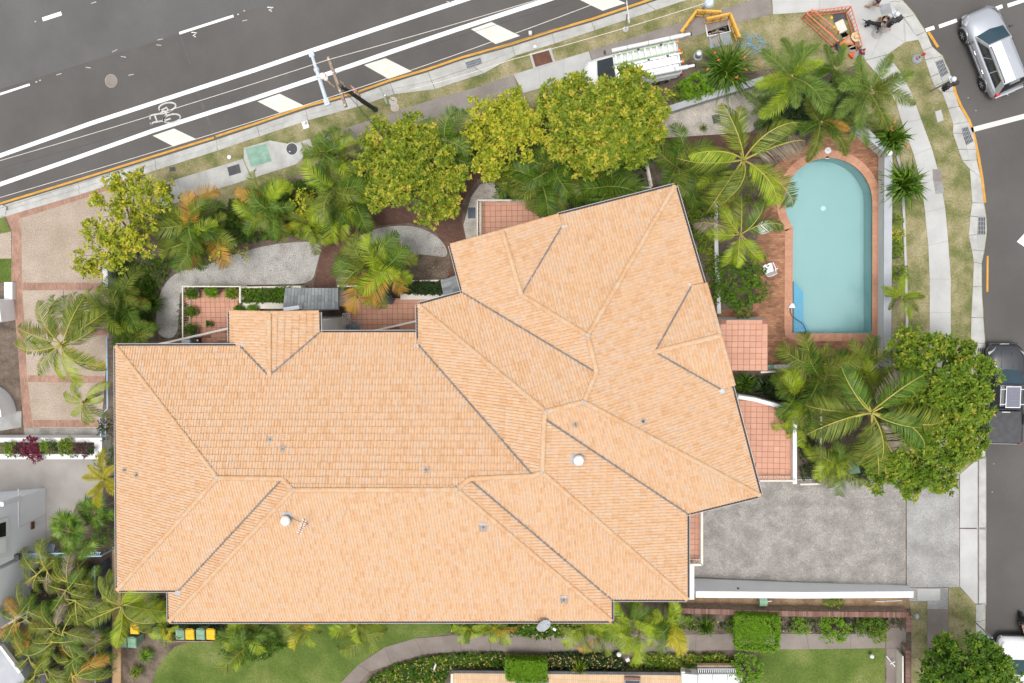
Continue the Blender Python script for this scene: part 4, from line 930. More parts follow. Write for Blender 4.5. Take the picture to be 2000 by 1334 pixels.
# ============================================================= neighbours on the left
nb=empty('white_building',P(40,1010,0),'white rendered building at the left edge with a white framed window','building')
bl=W([(89,953),(89,1062),(-140,1090),(-140,972)],0); mb=MB(); mb.prism(bl,0,7.5); mb.build('wall',M['paleblue'],nb)
wp_,wn=bl[0],Vector((1,0,0))
def onwall(u,v): return PV(u,v,bl[0]+Vector((.01,0,0)),(bl[1]-bl[0]).cross(Vector((0,0,1))).normalized())
def wallquad(name,px,m,par,t=.04,frame=None):
    q=[onwall(*k) for k in px]; mb=MB(); x=Vector((1,0,0)); f=[k+x*t for k in q]; mb.add(q+f,[(4,5,6,7),(0,1,5,4),(1,2,6,5),(2,3,7,6),(3,0,4,7)]); return mb.build(name,M[m],par)
w1=wallquad('window',[(15,1010),(15,1086),(-12,1092),(-12,1018)],'white',nb,.07); wallquad('pane',[(9,1019),(9,1047),(-12,1052),(-12,1025)],'glass',w1,.09); wallquad('pane',[(9,1051),(9,1077),(-12,1083),(-12,1055)],'paleblue',w1,.09)
wallquad('wall_joint',[(36,955),(37,1030),(36,1030),(35,955)],'white',nb,.03); wallquad('wall_joint',[(89,1006),(36,1031),(36,1030),(89,1005)],'white',nb,.03)
wallquad('wall_vent',[(66,1018),(66,1032),(60,1034),(60,1020)],'rust',nb,.06)
mb=MB(); mb.tube([onwall(36,972)+Vector((.1,0,0)),onwall(0,985)+Vector((.1,0,0))],.16,10); mb.build('downpipe',M['pipe'],nb)
mb=MB(); mb.box(onwall(31,1090)+Vector((.15,.1,0)),(.3,.3,.3)); mb.build('wall_lamp',M['dgrey'],nb)
nb2=empty('white_building',P(30,1180,0),'lower white building wing at the left edge behind the tangle of palms','building')
mb=MB(); mb.prism(W([(78,1075),(70,1150),(58,1192),(-140,1300),(-140,1075)],0),0,5.0); mb.build('wall',M['paleblue'],nb2)
mb=MB(); q=W([(58,1190),(62,1196),(-60,1262),(-64,1250)],1.2); mb.prism(q,.9,1.3); mb.build('ledge',M['white'],nb2)
nb3=empty('white_building',P(20,1310,0),'pale grey angled structure in the bottom left corner of the picture','building')
mb=MB(); mb.prism(W([(-60,1232),(2,1262),(40,1312),(48,1325),(30,1420),(-90,1420)],2.6),0,2.6); mb.build('wall',M['greywall'],nb3)
mb=MB(); mb.prism(W([(-4,1262),(2,1262),(40,1312),(36,1316)],2.75),2.5,2.75); mb.build('edge_trim',M['white'],nb3)
mb=MB(); mb.prism(W([(2,1262),(20,1258),(57,1282),(32,1300)],.02),-.02,.012); tag(mb.build('paving',M['midgrey']),kind='structure')
sheet('neighbour_paving',[(60,1175),(90,1172),(135,1200),(120,1260),(95,1300),(50,1330),(30,1250)],.0065,'kerb')
# planter with coloured plants
pl=empty('planter_bed',P(95,875,0),'long white walled planter of crimson and gold plants on the left','planter'); mb=MB(); mb.prism(W([(-120,855),(199,855),(199,897),(-120,897)],.9),0,.9,holes=[W([(-118,864),(184,864),(184,887),(-118,887)],.9)]); mb.build('planter_wall',M['white'],pl)
mb=MB(); mb.prism(W([(-118,864),(184,864),(184,887),(-118,887)],.75),None,.75); mb.build('planter_soil',M['soil'],pl)
# curved wall and gate pier
cv=empty('curved_wall',P(0,800,0),'pale curved garden wall with a white rim on the left edge','wall')
mb=MB(); c=P(-17,803,0); n=16; vs=[]; rim=[]
for i in range(n):
    a=R(-4+110*i/(n-1)); d=Vector((math.cos(a),math.sin(a),0)); vs+=[c+d*1.70,c+d*1.70+Vector((0,0,1.2)),c+d*1.44+Vector((0,0,1.2)),c+d*1.44]; rim.append((c+d*1.715,c+d*1.425))
mb.add(vs,[(i*4+j,(i+1)*4+j,(i+1)*4+j+1,i*4+j+1) for i in range(n-1) for j in range(3)]); mb.build('wall',M['paleblue'],cv)
mb=MB(); mb.prism([p for p,_ in rim]+[q for _,q in rim[::-1]],1.2,1.25); mb.build('rim',M['white'],cv)
mb=MB(); mb.prism(W([(-60,803),(43,803),(43,834),(-60,852)]),0,.05); mb.build('wall_base',M['stain2'],cv)
gp=empty('gate_pier',P(15,600,0),'white rendered L shaped gate pier at the left edge beside the brick band','wall'); mb=MB(); mb.prism(W([(27,585),(31,625),(-60,640),(-60,580)]),0,1.2); mb.build('pier',M['paleblue'],gp)
mb=MB(); mb.prism(W([(8,551),(24,551),(24,585),(8,585)],.3),0,.3); mb.build('pier_foot',M['white'],gp)
mb=MB(); mb.prism(W([(-20,415),(3,400),(12,404),(10,420),(-20,428)],.06),-.1,.06); tag(mb.build('concrete_block',M['conc'],None,loc=P(0,414,0)),'small pale concrete block at the left end of the kerb','block')
# blue rails and fences
br=empty('blue_railing',P(205,700,0),'pale blue pipe railing half hidden by palms left of the roof','railing')
mb=MB(); mb.tube([P(211,520,1.0),P(213,575,1.0)],.05,8); mb.tube([P(209,660,1.1),P(210,798,1.1),P(196,812,1.1),P(197,852,1.1)],.05,8); mb.tube([P(206,812,.7),P(206,852,.7)],.04,8); mb.build('top_rail',M['bluerail'],br)
for v in (665,700,735,770,798): mb=MB(); p=P(209.5,v,1.1); mb.tube([p,p-Vector((0,0,1.1))],.03,6); mb.build('post',M['bluerail'],br)
wp0=P(212,545,.9); mb=MB(); mb.box(wp0-Vector((0,0,.3)),(.3,1.2,1.2)); tag(mb.build('white_post_wall',M['white'],None,loc=P(212,545,0)),'short white post wall showing under the yellow green tree by the driveway','wall')
nf=empty('metal_fence',P(200,1210,0),'dark navy sheet metal fence with a pale blue top rail beside the tan retaining wall','fence')
A_,B_=P(216,1088,0),P(217,1420,0); d=(B_-A_); nseg=int(d.length/.20)
for i in range(nseg):
    p=A_+d*(i/nseg); q=A_+d*((i+1)/nseg-.02/d.length*1); mb=MB(); mb.bar(p+Vector((-.03+.02*(i%2),0,.75)),q+Vector((-.03+.02*(i%2),0,.75)),.03,1.5); mb.build('fence_panel',M['navy'],nf)
mb=MB(); mb.bar(A_+Vector((-.02,0,1.52)),B_+Vector((-.02,0,1.52)),.07,.06); mb.build('top_rail',M['bluerail'],nf)
ga=empty('blue_awning',P(120,1080,0),'dark blue metal awning with a latticed pale blue beam at the white building','awning')
za=2.3; mb=MB(); mb.prism(W([(94,1060),(108,1064),(104,1084),(44,1086),(52,1078)],za),za-.06,za); mb.build('awning_sheet',M['navy'],ga)
mb=MB(); a,b=P(40,1090,za),P(197,1086,za); a2,b2=P(46,1082,za),P(197,1079,za); mb.bar(a,b,.06,.06); mb.bar(a2,b2,.05,.05)
for i in range(40): mb.bar(a.lerp(b,i/40),a2.lerp(b2,(i+.5)/40),.03,.03)
mb.bar(b,b-Vector((0,0,za)),.07,.07); mb.bar(a2.lerp(b2,.4),a2.lerp(b2,.4)-Vector((0,0,za)),.07,.07); mb.build('lattice_beam',M['bluerail'],ga)
rw=empty('retaining_wall',P(229,1200,0),'tan jointed retaining wall strip running down beside the dark metal fence','wall')
L=resample(W([(229,1068),(229,1420)],.12),1.35)
for a,b in zip(L,L[1:]): mb=MB(); mb.bar(a-Vector((0,0,.06)),b-Vector((0,0,.06))+(a-b).normalized()*.015,.56,.26); mb.build('wall_block',M['paletimber'],rw)
# ============================================================= cream brick building and carport along the bottom edge
cb=empty('brick_building',P(1100,1330,0),'tan roofed building along the bottom edge with two dark roof windows','building')
zr=.9; r0,r1=P(884,1315,zr),P(1336,1319,zr); rx=(r1-r0).normalized(); ry=Vector((rx.y,-rx.x,0)); ry=ry if ry.y<0 else -ry; rn=Vector((0,0,1))
rz=lambda p,t: p+ry*t+Vector((0,0,.16*t))
mb=MB(); q=[r0,r1,rz(r1,9),rz(r0-rx*.5,9)]; mb.add(q+[p-Vector((0,0,.15)) for p in q],[(0,3,2,1),(4,5,6,7),(0,1,5,4),(1,2,6,5),(2,3,7,6),(3,0,4,7)]); rf=mb.build('roof',M['tanroof'],cb)
mb=MB(); mb.bar(r0-ry*.09-Vector((0,0,.05)),r1-ry*.09-Vector((0,0,.05)),.17,.12); mb.build('gutter',M['dgrey'],cb)
mb=MB(); mb.bar(r0-rx*.02+Vector((0,0,.06)),rz(r0-rx*.5,9)+Vector((0,0,.06)),.14,.06); mb.build('barge_cap',M['offwhite'],cb)
mb=MB(); mb.prism([p for p in (r0+ry*.12+rx*.4,r1+ry*.12-rx*.2,r1+ry*8.8-rx*.2,r0+ry*8.8+rx*.2)],0,.85); mb.build('wall',M['creambrick'],cb)
for u0,u1,v in ((1005,1071,1324),(1219,1250,1322)):
    a=P(u0,v,zr+.1); b=P(u1,v,zr+.1); w=(b-a).length; c=(a+b)/2+ry*.42; c.z=zr+.16*(c-r0).dot(ry)+.06
    mb=MB(); mb.box(c,(w,.85,.12)); sk=mb.build('roof_window',M['midgrey'],rf); mb=MB(); mb.box(c+Vector((0,-.06,.063)),(w-.12,.62,.012)); mb.build('pane',M['glass'],sk) if False else None
    mb=MB(); mb.box(c-ry*.36+Vector((0,0,.064)),(w,.16,.02)); tag(mb.build('flashing',M['redbrick'],rf)); mb=MB(); mb.box(c+ry*.06+Vector((0,0,.064)),(w-.1,.6,.01)); mb.build('window_pane',M['glass'],rf)
ac=empty('air_conditioner',P(1345,1330,0),'white boxy air conditioner unit beside the carport at the bottom edge','air conditioner'); c=P(1346,1320,1.3); mb=MB(); mb.box(c,(.85,.5,.65)); mb.build('casing',M['white'],ac); mb=MB(); mb.lathe([(.22,0),(.22,.02),(0,.03)],c+Vector((-.1,.26,0)),16,q=Matrix.Rotation(R(-90),3,'X')); mb.build('fan_guard',M['steel'],ac)
mb=MB(); mb.box(c+Vector((-.35,.1,.0)),(.2,.5,.5)); mb.build('service_panel',M['offwhite'],ac)
cp=empty('carport',P(1410,1330,0),'white sheeted carport roof with a slatted edge at the bottom right of the brick building','carport')
zc=1.1
for i in range(3):
    u0,u1=1364+29*i,1364+29*(i+1)-1.5; mb=MB(); mb.prism(W([(u0,1316),(u1,1316),(u1+4,1420),(u0-2,1420)],zc),zc-.05,zc); mb.build('roof_sheet',M['white'],cp)
for i in range(22): mb=MB(); mb.bar(P(1364+4*i,1306,zc),P(1364+4*i,1316,zc),.05,.05); mb.build('slat',M['steel'],cp)
mb=MB(); mb.bar(P(1362,1306,zc),P(1452,1306,zc),.08,.08); mb.bar(P(1362,1316,zc+.05),P(1452,1316,zc+.05),.06,.06); mb.build('front_beam',M['midgrey'],cp)
mb=MB(); mb.bar(P(1362,1301,zc-.3),P(1440,1301,zc-.3),.2,.3); mb.build('brick_edge',M['creambrick'],cp)
mb=MB(); mb.prism(W([(1366,1330),(1450,1330),(1450,1450),(1366,1450)],0),0,zc-.06); mb.build('wall',M['creambrick'],cp)

# ============================================================= covers, grates, small street things
def cover(name,px,label,cat,m,fm=None,z=.012,th=.02,frame=.07,group=None):
    q=W(px,z); c=sum(q,Vector())/len(q); e=empty(name,Vector((c.x,c.y,z)),label,cat,group)
    if fm:
        out=[p+(p-c).normalized()*frame for p in q]; mb=MB(); mb.prism(out,z-.03,z+.006,holes=[q]); mb.build('frame',M[fm],e)
    mb=MB(); mb.prism(q,z-.03,z+th*.5); mb.build('lid',M[m],e); return e
cover('pit_cover',[(1039,107),(1072,98),(1080,121),(1046,131)],'square rusty brown pit cover in a pale concrete surround on the top verge','pit cover','rust','conc',frame=.16,z=.03)
cover('pit_cover',[(479,290),(520,281),(531,315),(490,327)],'large square green pit cover in the pale pavement pad on the left','pit cover','greenlid','kerb',frame=.09,z=.03)
cover('pit_cover',[(444,327),(467,320),(471,337),(448,344)],'small dark square lid in the pavement left of the green pit cover','pit cover','dgrey','kerb',frame=.05,z=.03)
cover('pit_cover',[(331,327),(342,326),(343,334),(331,335)],'tiny dark meter lid in the grass near the yellow green tree by the kerb','pit cover','dgrey',None)
cover('pit_cover',[(1792,1150),(1836,1150),(1836,1173),(1792,1173)],'pale rectangular pit lid at the right end of the tapering driveway wall','pit cover','conc','stain2',frame=.04,z=.03)
cover('pit_cover',[(1822,331),(1838,331),(1840,354),(1823,354)],'upper half of the pale double pit cover beside the right hand footpath','pit cover','agg','stain2',frame=.02,z=.03)
cover('pit_cover',[(1824,355),(1840,355),(1844,377),(1828,378)],'lower half of the pale double pit cover beside the right hand footpath','pit cover','stain2','stain2',frame=.02,z=.03)
cover('pit_cover',[(1826,218),(1838,214),(1843,235),(1831,239)],'small cream rectangular pit lid in the bare verge patch right of the footpath','pit cover','conc',None,z=.03)
cover('pavement_patch',[(1717,10),(1738,6),(1742,25),(1722,30)],'dark grey square pavement patch above the crouching woman','pavement patch','midgrey',None,z=.026)
cover('pavement_patch',[(1731,38),(1744,32),(1747,48),(1723,58)],'dark grey pavement patch under the black traffic signal','pavement patch','midgrey',None,z=.026)
cover('ground_grate',[(1390,226),(1405,223),(1408,239),(1394,242)],'dark square grate set in the tan gravel bed','grate','dgrey','midgrey',frame=.03)
cover('ground_grate',[(914,405),(929,405),(929,427),(914,427)],'dark slatted grate beside the terrace with cream railings','grate','navy','steel',frame=.02)
e=empty('manhole_cover',P(570,291,.03),'round dark manhole cover in the pale pavement pad','manhole cover'); mb=MB(); mb.lathe([(.33,-.02),(.33,.012),(.29,.016),(0,.016)],P(570,291,.025),24); mb.build('lid',M['dgrey'],e); mb=MB(); mb.lathe([(.37,-.02),(.37,.006),(.335,.006),(.335,-.02)],P(570,291,.025),24); mb.build('frame',M['steel'],e)
mb=MB(); mb.box(P(566,296,.05),(.08,.05,.02)); mb.build('lifting_slot',M['white'],e)
e=empty('manhole_cover',P(217,158,RZ+.01),'round pale brown manhole cover in the traffic lane','manhole cover'); mb=MB(); mb.lathe([(.36,-.02),(.36,.004),(0,.006)],P(217,158,RZ+.012),24); mb.build('lid',M['pathbrown'],e); mb=MB(); mb.lathe([(.39,-.02),(.39,.002),(.365,.002)],P(217,158,RZ+.012),24); mb.build('frame',M['kerbold'],e)
e=empty('manhole_cover',P(1713,63,.03),'round weathered concrete manhole surround under the dog','manhole cover'); mb=MB(); mb.lathe([(.28,-.02),(.28,.01),(0,.014)],P(1713,65,.028),24); mb.build('lid',M['kerbold'],e); mb=MB(); mb.lathe([(.05,0),(.05,.03),(0,.04)],P(1713,63,.035),10); mb.build('bolt',M['dgrey'],e)
def grate(px,label,z=-.07,n=9,m='dgrey'):
    q=W(px,z); c=sum(q,Vector())/4; e=empty('drain_grate',Vector((c.x,c.y,z)),label,'drain grate','kerbside drain grates')
    mb=MB(); mb.prism(q,z-.05,z-.02); mb.build('sump',M['gutdark'],e); a,b,d_,f_=q
    for i in range(n+1): mb=MB(); mb.bar(a.lerp(b,i/n),f_.lerp(d_,i/n),.028,.03); mb.build('grate_bar',M['midgrey'],e)
    mb=MB(); 
    for k in (0,.25,.5,.75,1): mb.bar(a.lerp(f_,k),b.lerp(d_,k),.03,.02)
    mb.build('cross_bars',M['midgrey'],e); return e
grate([(909,122),(938,113),(942,129),(914,138)],'kerbside drain grate on the main road above the yellow green trees',n=12)
grate([(1825,122),(1841,116),(1852,143),(1837,152)],'kerbside drain grate nearest the street corner, above the traffic signal',n=6)
grate([(1873,252),(1890,248),(1901,276),(1884,285)],'kerbside drain grate beside the pale stop line',n=6)
grate([(1905,424),(1924,424),(1924,458),(1905,458)],'kerbside drain grate right of the pool wall, below the other two',n=6)
grate([(1902,680),(1924,680),(1924,712),(1902,712)],'kerbside drain grate at the front wheel of the dark pickup',n=6)
for c_ in ([(855,140),(945,112),(950,141),(846,172)],):
    pass
for u,v,lb in ((1036,65,'white plastic marker box standing on the main road kerb'),):
    e=empty('marker_box',P(u,v,0),lb,'marker'); mb=MB(); mb.box(P(u,v,.12),(.18,.2,.3),top=.9); mb.build('box',M['white'],e); mb=MB(); mb.box(P(u,v,.28),(.12,.12,.03)); mb.build('lid',M['steel'],e)
mb=MB(); mb.box(P(1045,91,.05),(.16,.14,.08),rz=.3); tag(mb.build('marker_block',M['white'],None,loc=P(1045,91,0)),'small white block on the grass edge near the rusty pit cover','marker')
e=empty('valve_marker',P(597,243,0),'white square valve marker on the verge below the utility pole','marker'); mb=MB(); mb.box(P(597,244,.05),(.36,.42,.08),rz=.3); mb.build('base',M['white'],e); mb=MB(); mb.box(P(596,240,.2),(.14,.12,.3),rz=.3); mb.build('stub',M['pipe'],e)
mb=MB(); mb.lathe([(.12,0),(.12,.05),(0,.08)],P(448,307,.0),12); tag(mb.build('sprinkler_cap',M['white'],None,loc=P(448,307,0)),'small white cap in the grass above the dark square lid','marker')

# ============================================================= poles, wires and signs
up=empty('utility_pole',P(733,214,0),'leaning timber power pole with crossarm, tangled fittings and a long pale light arm','utility pole')
ztop=7.0; foot=P(733,214,0); tp=P(664,167,ztop); 
ax=Vector((foot.x*.6+tp.x*.4,foot.y*.6+tp.y*.4,0)); 
mb=MB(); mb.tube([foot,foot.lerp(tp,.5),tp],[.13,.11,.09],10); mb.build('pole_shaft',M['polewood'],up)
mb=MB(); mb.tube([foot,foot+ (tp-foot)*.07],[.17,.14],10); mb.build('pole_sleeve',M['binbody'],up)
z1=ztop-.2; mb=MB(); mb.bar(P(641,111,z1),P(676,209,z1),.14,.13); mb.build('crossarm',M['timber'],up)
for u,v in ((643,116),(652,143),(665,178),(675,206)): mb=MB(); mb.lathe([(.05,0),(.06,.08),(.04,.16),(0,.2)],P(u,v,z1+.06),8); mb.build('insulator',M['offwhite'],up)
mb=MB(); mb.bar(P(657,167,z1-.2),P(672,162,z1-.2),.07,.07); mb.bar(P(664,158,z1-.1),P(674,170,z1-.1),.05,.05); mb.tube([P(655,170,z1),P(645,163,z1),P(634,152,z1+.1)],.05,6); mb.build('bracket',M['timber'],up)
mb=MB(); mb.lathe([(.13,-.1),(.17,0),(.15,.12),(0,.18)],P(631,149,z1+.1),12); mb.lathe([(.09,-.1),(.12,0),(0,.12)],P(636,153,z1+.1),10); mb.build('lamp_head',M['offwhite'],up)
za=6.2; mb=MB(); a,b=P(607,101,za),P(639,201,za); mb.tube([a,a.lerp(b,.35)],.085,10); mb.tube([a.lerp(b,.36),b],.10,10); mb.build('light_arm',M['ltblue'],up)
for c_,d_ in ((a+(a-b).normalized()*.05,a+(b-a).normalized()*.25),(b+(a-b).normalized()*.2,b+(b-a).normalized()*.12)): mb=MB(); mb.bar(c_,d_,.26,.12); mb.build('arm_clamp',M['ltblue'],up)
mb=MB(); mb.lathe([(.14,-.08),(.14,.08)],a.lerp(b,.355),10,q=(b-a).to_track_quat('Z','Y').to_matrix()); mb.build('arm_clamp',M['ltblue'],up)
zs=2.6; mb=MB(); mid=foot.lerp(tp,.36); 
s0,s1=P(703,181,3.2),P(722,207,1.6); 
sg=empty('pole_sign',Vector((s0.x,s0.y,1.5)),'orange framed white sign board fixed to the utility pole','sign'); x=Vector((.28,.96,0)).normalized()
a,b=P(724,207,1.2),P(705,181,2.6)
def board(name,u0,v0,z0,z1,d,wd,par,mf,mb_):
    c0=P(u0,v0,z0); x=Vector((d[0],d[1],0)).normalized(); n=Vector((x.y,-x.x,0)); h=z1-z0; c=c0+Vector((0,0,h/2))
    mb=MB(); mb.bar(c-x*wd/2,c+x*wd/2,.03,h); o=mb.build(name+'_frame',M[mf],par)
    for s in (1,-1): mb=MB(); mb.bar(c-x*(wd/2-.05)+n*s*.012,c+x*(wd/2-.05)+n*s*.012,.025,h-.1); mb.build(name+'_face',M[mb_],par)
    return c
board('sign',702,188,2.0,2.7,(.55,-1),1.05,sg,'orange','white')
for k in (-.3,.0,.25): mb=MB(); c=P(702,188,2.35)+Vector((.48*k*1,-.88*k,0))+Vector((-.88,-.48,0))*-.035; mb.bar(c+Vector((0,0,.12)),c+Vector((0,0,-.12)),.012,.12); mb.build('sign_stripe',M['barrier'],sg)
ss=empty('street_sign',P(757,204,0),'slim green edged street sign on a thin post near the pole','sign'); mb=MB(); mb.tube([P(768,197,0),P(752,186,2.4)],.03,8); mb.build('post',M['steel'],ss)
board('sign',751,189,2.0,2.25,(.42,-1),1.0,ss,'bingreen','white')
mb=MB(); mb.lathe([(.26,-.01),(.25,.02),(0,.025)],P(768,198,0),14); mb.build('footing',M['gravel2'],ss); mb=MB(); mb.lathe([(.25,-.01),(.24,.02),(0,.025)],P(771,210,0),14); mb.build('footing',M['gravel2'],ss)
s2=empty('street_sign',P(1222,57,0),'white street sign edge on, on a post in the grass beside the main road','sign'); mb=MB(); mb.tube([P(1222,57,0),P(1224,26,2.6)],.03,8); mb.build('post',M['steel'],s2)
board('sign',1226,30,1.9,2.5,(.12,-1),1.15,s2,'steel','white'); mb=MB(); mb.lathe([(.17,-.01),(.16,.05),(0,.07)],P(1222,57,0),14); mb.build('footing',M['conc'],s2)
sp=empty('street_sign',P(1912,1222,0),'pale two panel sign on a leaning grey post above the bottom right tree','sign'); mb=MB(); mb.tube([P(1903,1214,0),P(1938,1246,1.9)],.035,8); mb.build('post',M['steel'],sp)
q=[P(1885,1237,1.4),P(1925,1237,1.4),P(1938,1247,1.8),P(1896,1248,1.8)]
for k in range(2):
    a=q[0].lerp(q[1],.02+.5*k); b=q[0].lerp(q[1],.48+.5*k); c=q[3].lerp(q[2],.48+.5*k); d=q[3].lerp(q[2],.02+.5*k); mb=MB(); mb.add([a,b,c,d]+[p-Vector((0,0,.03)) for p in (a,b,c,d)],[(0,1,2,3)[::-1],(4,5,6,7),(0,1,5,4),(1,2,6,5),(2,3,7,6),(3,0,4,7)]); mb.build('sign_panel',M['ltblue'],sp)
mb=MB(); mb.bar(q[0].lerp(q[3],.45)+Vector((0,0,.03)),q[1].lerp(q[2],.45)+Vector((0,0,.03)),.04,.03); mb.build('sign_bar',M['midgrey'],sp)
def wire(pts,label,r=.012,m='midgrey'):
    q=[]
    for (a,b) in zip(pts,pts[1:]):
        for i in range(12): t=i/12; p=P(*a).lerp(P(*b),t); p.z-=.25*4*t*(1-t); q.append(p)
    q.append(P(*pts[-1])); mb=MB(); mb.tube(q,r,5); return tag(mb.build('power_line',M[m],None,loc=q[0]),label,'wire','overhead wires from the utility pole')
wire([(-60,331,7.1),(643,116,7.1),(1340,-90,7.1)],'overhead wire farthest from the kerb, at the tip of the crossarm',.014,'offwhite')
wire([(-60,403,7.1),(675,206-26,7.1),(1180,0,7.1),(1340,-50,7.1)],'overhead wire just above the kerb, running over the chevron bars',.014,'offwhite')
wire([(-60,345,6.7),(652,143,6.9),(1340,-70,6.7)],'thin dark overhead wire near the middle of the crossarm',.009,'dgrey')
wire([(-60,425,6.0),(668,190,6.2),(1340,-30,6.0)],'thin dark overhead wire over the yellow kerb line',.008,'dgrey')
wire([(640,345,4.6),(760,265,5.0),(666,172,6.6)],'dark service wire dropping from the pole towards the garden palms',.014,'black') if False else wire([(668,172,6.6),(748,268,5.2)],'dark service wire dropping from the pole into the yellow green tree',.014,'black')
wire([(800,175,5.8),(1000,116,5.8),(1384,4,5.8)],'pale overhead wire running above the grass verge to the blue capped post',.014,'offwhite')
e=empty('service_post',P(1375,18,0),'blue capped service post at the top edge where the pale wire ends','post'); mb=MB(); mb.tube([P(1375,14,0),P(1384,5,5.6)],.06,8); mb.build('post_shaft',M['steel'],e) if False else None
mb=MB(); mb.lathe([(.2,-.25),(.24,0),(.18,.12),(0,.2)],P(1385,5,5.6),12); mb.build('cap',M['ltblue'],e); mb=MB(); mb.tube([P(1380,9,3.5),P(1385,5,5.5)],.07,8); mb.tube([P(1374,14,0),P(1380,9,3.5)],.07,8); mb.build('post_shaft',M['ltblue'],e)
mb=MB(); mb.box(P(1391,2,5.5),(.16,.12,.12)); mb.build('bracket',M['black'],e)
def signal(foot,top,label):
    e=empty('traffic_signal',P(*foot,0),label,'traffic light'); zt=3.1; a,b=P(*foot,0),P(*top,zt)
    mb=MB(); mb.tube([a,Vector((a.x*.0+b.x,b.y*1+a.y*0,zt))],.055,10); mb.build('pole',M['steel'],e)
    mb=MB(); mb.lathe([(.06,zt-.1),(.12,zt),(.13,zt+.08),(.07,zt+.17),(0,zt+.2)],Vector((b.x,b.y,0)),14); mb.build('pole_cap',M['white'],e,smooth=True)
    c=Vector((b.x,b.y,zt-.55))
    for ang,k in ((R(-110),0),(R(-15),1)):
        d=Vector((math.cos(ang),math.sin(ang),0)); h=c+d*.2; mb=MB(); mb.box(h,(.2,.22,.7),rz=ang); mb.bar(c+Vector((0,0,.3)),h+Vector((0,0,.3)),.05,.05); mb.build('signal_head',M['black'],e)
        for i in range(3): mb=MB(); mb.lathe([(.085,0),(.085,.1),(.075,.1),(.075,.02),(0,.02)],h+d*.1+Vector((0,0,.22-.22*i)),10,q=d.to_track_quat('Z','Y').to_matrix()); mb.build('lens_hood',M['black'],e)
        pass
    mb=MB(); mb.box(c+Vector((-.08,.02,.45)),(.16,.30,.10),rz=.5); mb.build('junction_box',M['ltblue'],e)
    return e
signal((1716,60),(1752,28),'black traffic signal with a pale cap on the street corner pavement beside the people'); signal((1818,178),(1862,155),'black traffic signal with a pale cap leaning over the kerb beside the silver car')
def bollard(u,v,tu,tv,label,z=.95):
    e=empty('marker_post',P(u,v,0),label,'marker post'); a,b=P(u,v,0),P(tu,tv,z); 
    mb=MB(); mb.lathe([(.27,-.01),(.27,.04),(.22,.09),(0,.10)],a,18); mb.build('base',M['midgrey'],e)
    for k in range(5): mb=MB(); mb.tube([a.lerp(b,.05+.18*k),a.lerp(b,.05+.18*(k+1))],[.075-.006*k,.072-.006*k],10); mb.build('post_band',M['redlens' if k%2==0 else 'white'],e)
    mb=MB(); mb.lathe([(.07,-.02),(.09,.06),(.05,.13),(0,.15)],b,10); mb.build('cap',M['redlens'],e)
bollard(1791,115,1804,106,'red and white marker post with a round grey base on the corner grass')
e=empty('service_bollard',P(1363,108,0),'short round grey concrete bollard behind the white work van','bollard'); mb=MB(); mb.lathe([(.24,-.01),(.23,.06),(.17,.08),(.16,.6),(.165,.66),(.12,.7),(0,.71)],P(1363,110,0),18); mb.build('post',M['zinc'],e,smooth=False); mb=MB(); mb.lathe([(.12,.70),(.11,.73),(0,.74)],P(1363,110,0),14); mb.build('cap',M['steel'],e)
# cable pit with grey lids
cp_=empty('cable_pit',P(1400,52,-.6),'open cable pit full of tangled cables next to two grey lids','cable pit'); pq=W(PIT,0); mb=MB(); mb.add([(p.x,p.y,.01) for p in pq]+[(p.x,p.y,-.7) for p in pq],[(0,1,5,4),(1,2,6,5),(2,3,7,6),(3,0,4,7),(4,5,6,7)]); mb.build('pit_wall',M['dgrey'],cp_)
out=[p+(p-sum(pq,Vector())/4).normalized()*.07 for p in pq]; mb=MB(); mb.prism(out,.0,.03,holes=[pq]); mb.build('pit_frame',M['steel'],cp_)
for i in range(26):
    a=Vector(pq[0]).lerp(pq[3],random.random()); b=Vector(pq[1]).lerp(pq[2],random.random()); z=random.uniform(-.5,-.08); pts=[a.lerp(b,t)+Vector((random.uniform(-.08,.08),random.uniform(-.12,.12),z+random.uniform(-.06,.06))) for t in (.05,.25,.5,.75,.95)]
    mb=MB(); mb.tube(pts,random.choice((.012,.02,.03)),5); mb.build('cable',M[random.choice(['black','black','offwhite','bingreen','timber','orange','black'])],cp_)
mb=MB(); c=P(1398,46,-.1); mb.tube([c+Vector((-.25,-.05,0)),c+Vector((.3,.1,0))],.05,8); mb.build('splice_tube',M['orange'],cp_)
for q in ([(1384,71),(1403,67.5),(1408,90),(1387,95)],[(1405,67),(1425,63),(1432,87),(1410,90)]):
    mb=MB(); qq=W(q,.05); mb.prism(qq,.0,.07); c=sum(qq,Vector())/4; lid=tag(mb.build('access_cover',M['midgrey'],None,loc=Vector((c.x,c.y,0))),('left' if q[0][0]<1390 else 'right')+' grey cover plate lying on the grass below the open cable pit','cover plate','grey cover plates beside the cable pit')
mb=MB(); mb.bar(P(1389,74,.1),P(1406,66,.12),.07,.04); tag(mb.build('timber_stick',M['timber'],None,loc=P(1397,70,0)),'short dark stick lying across the pit edge and a grey lid','stick')
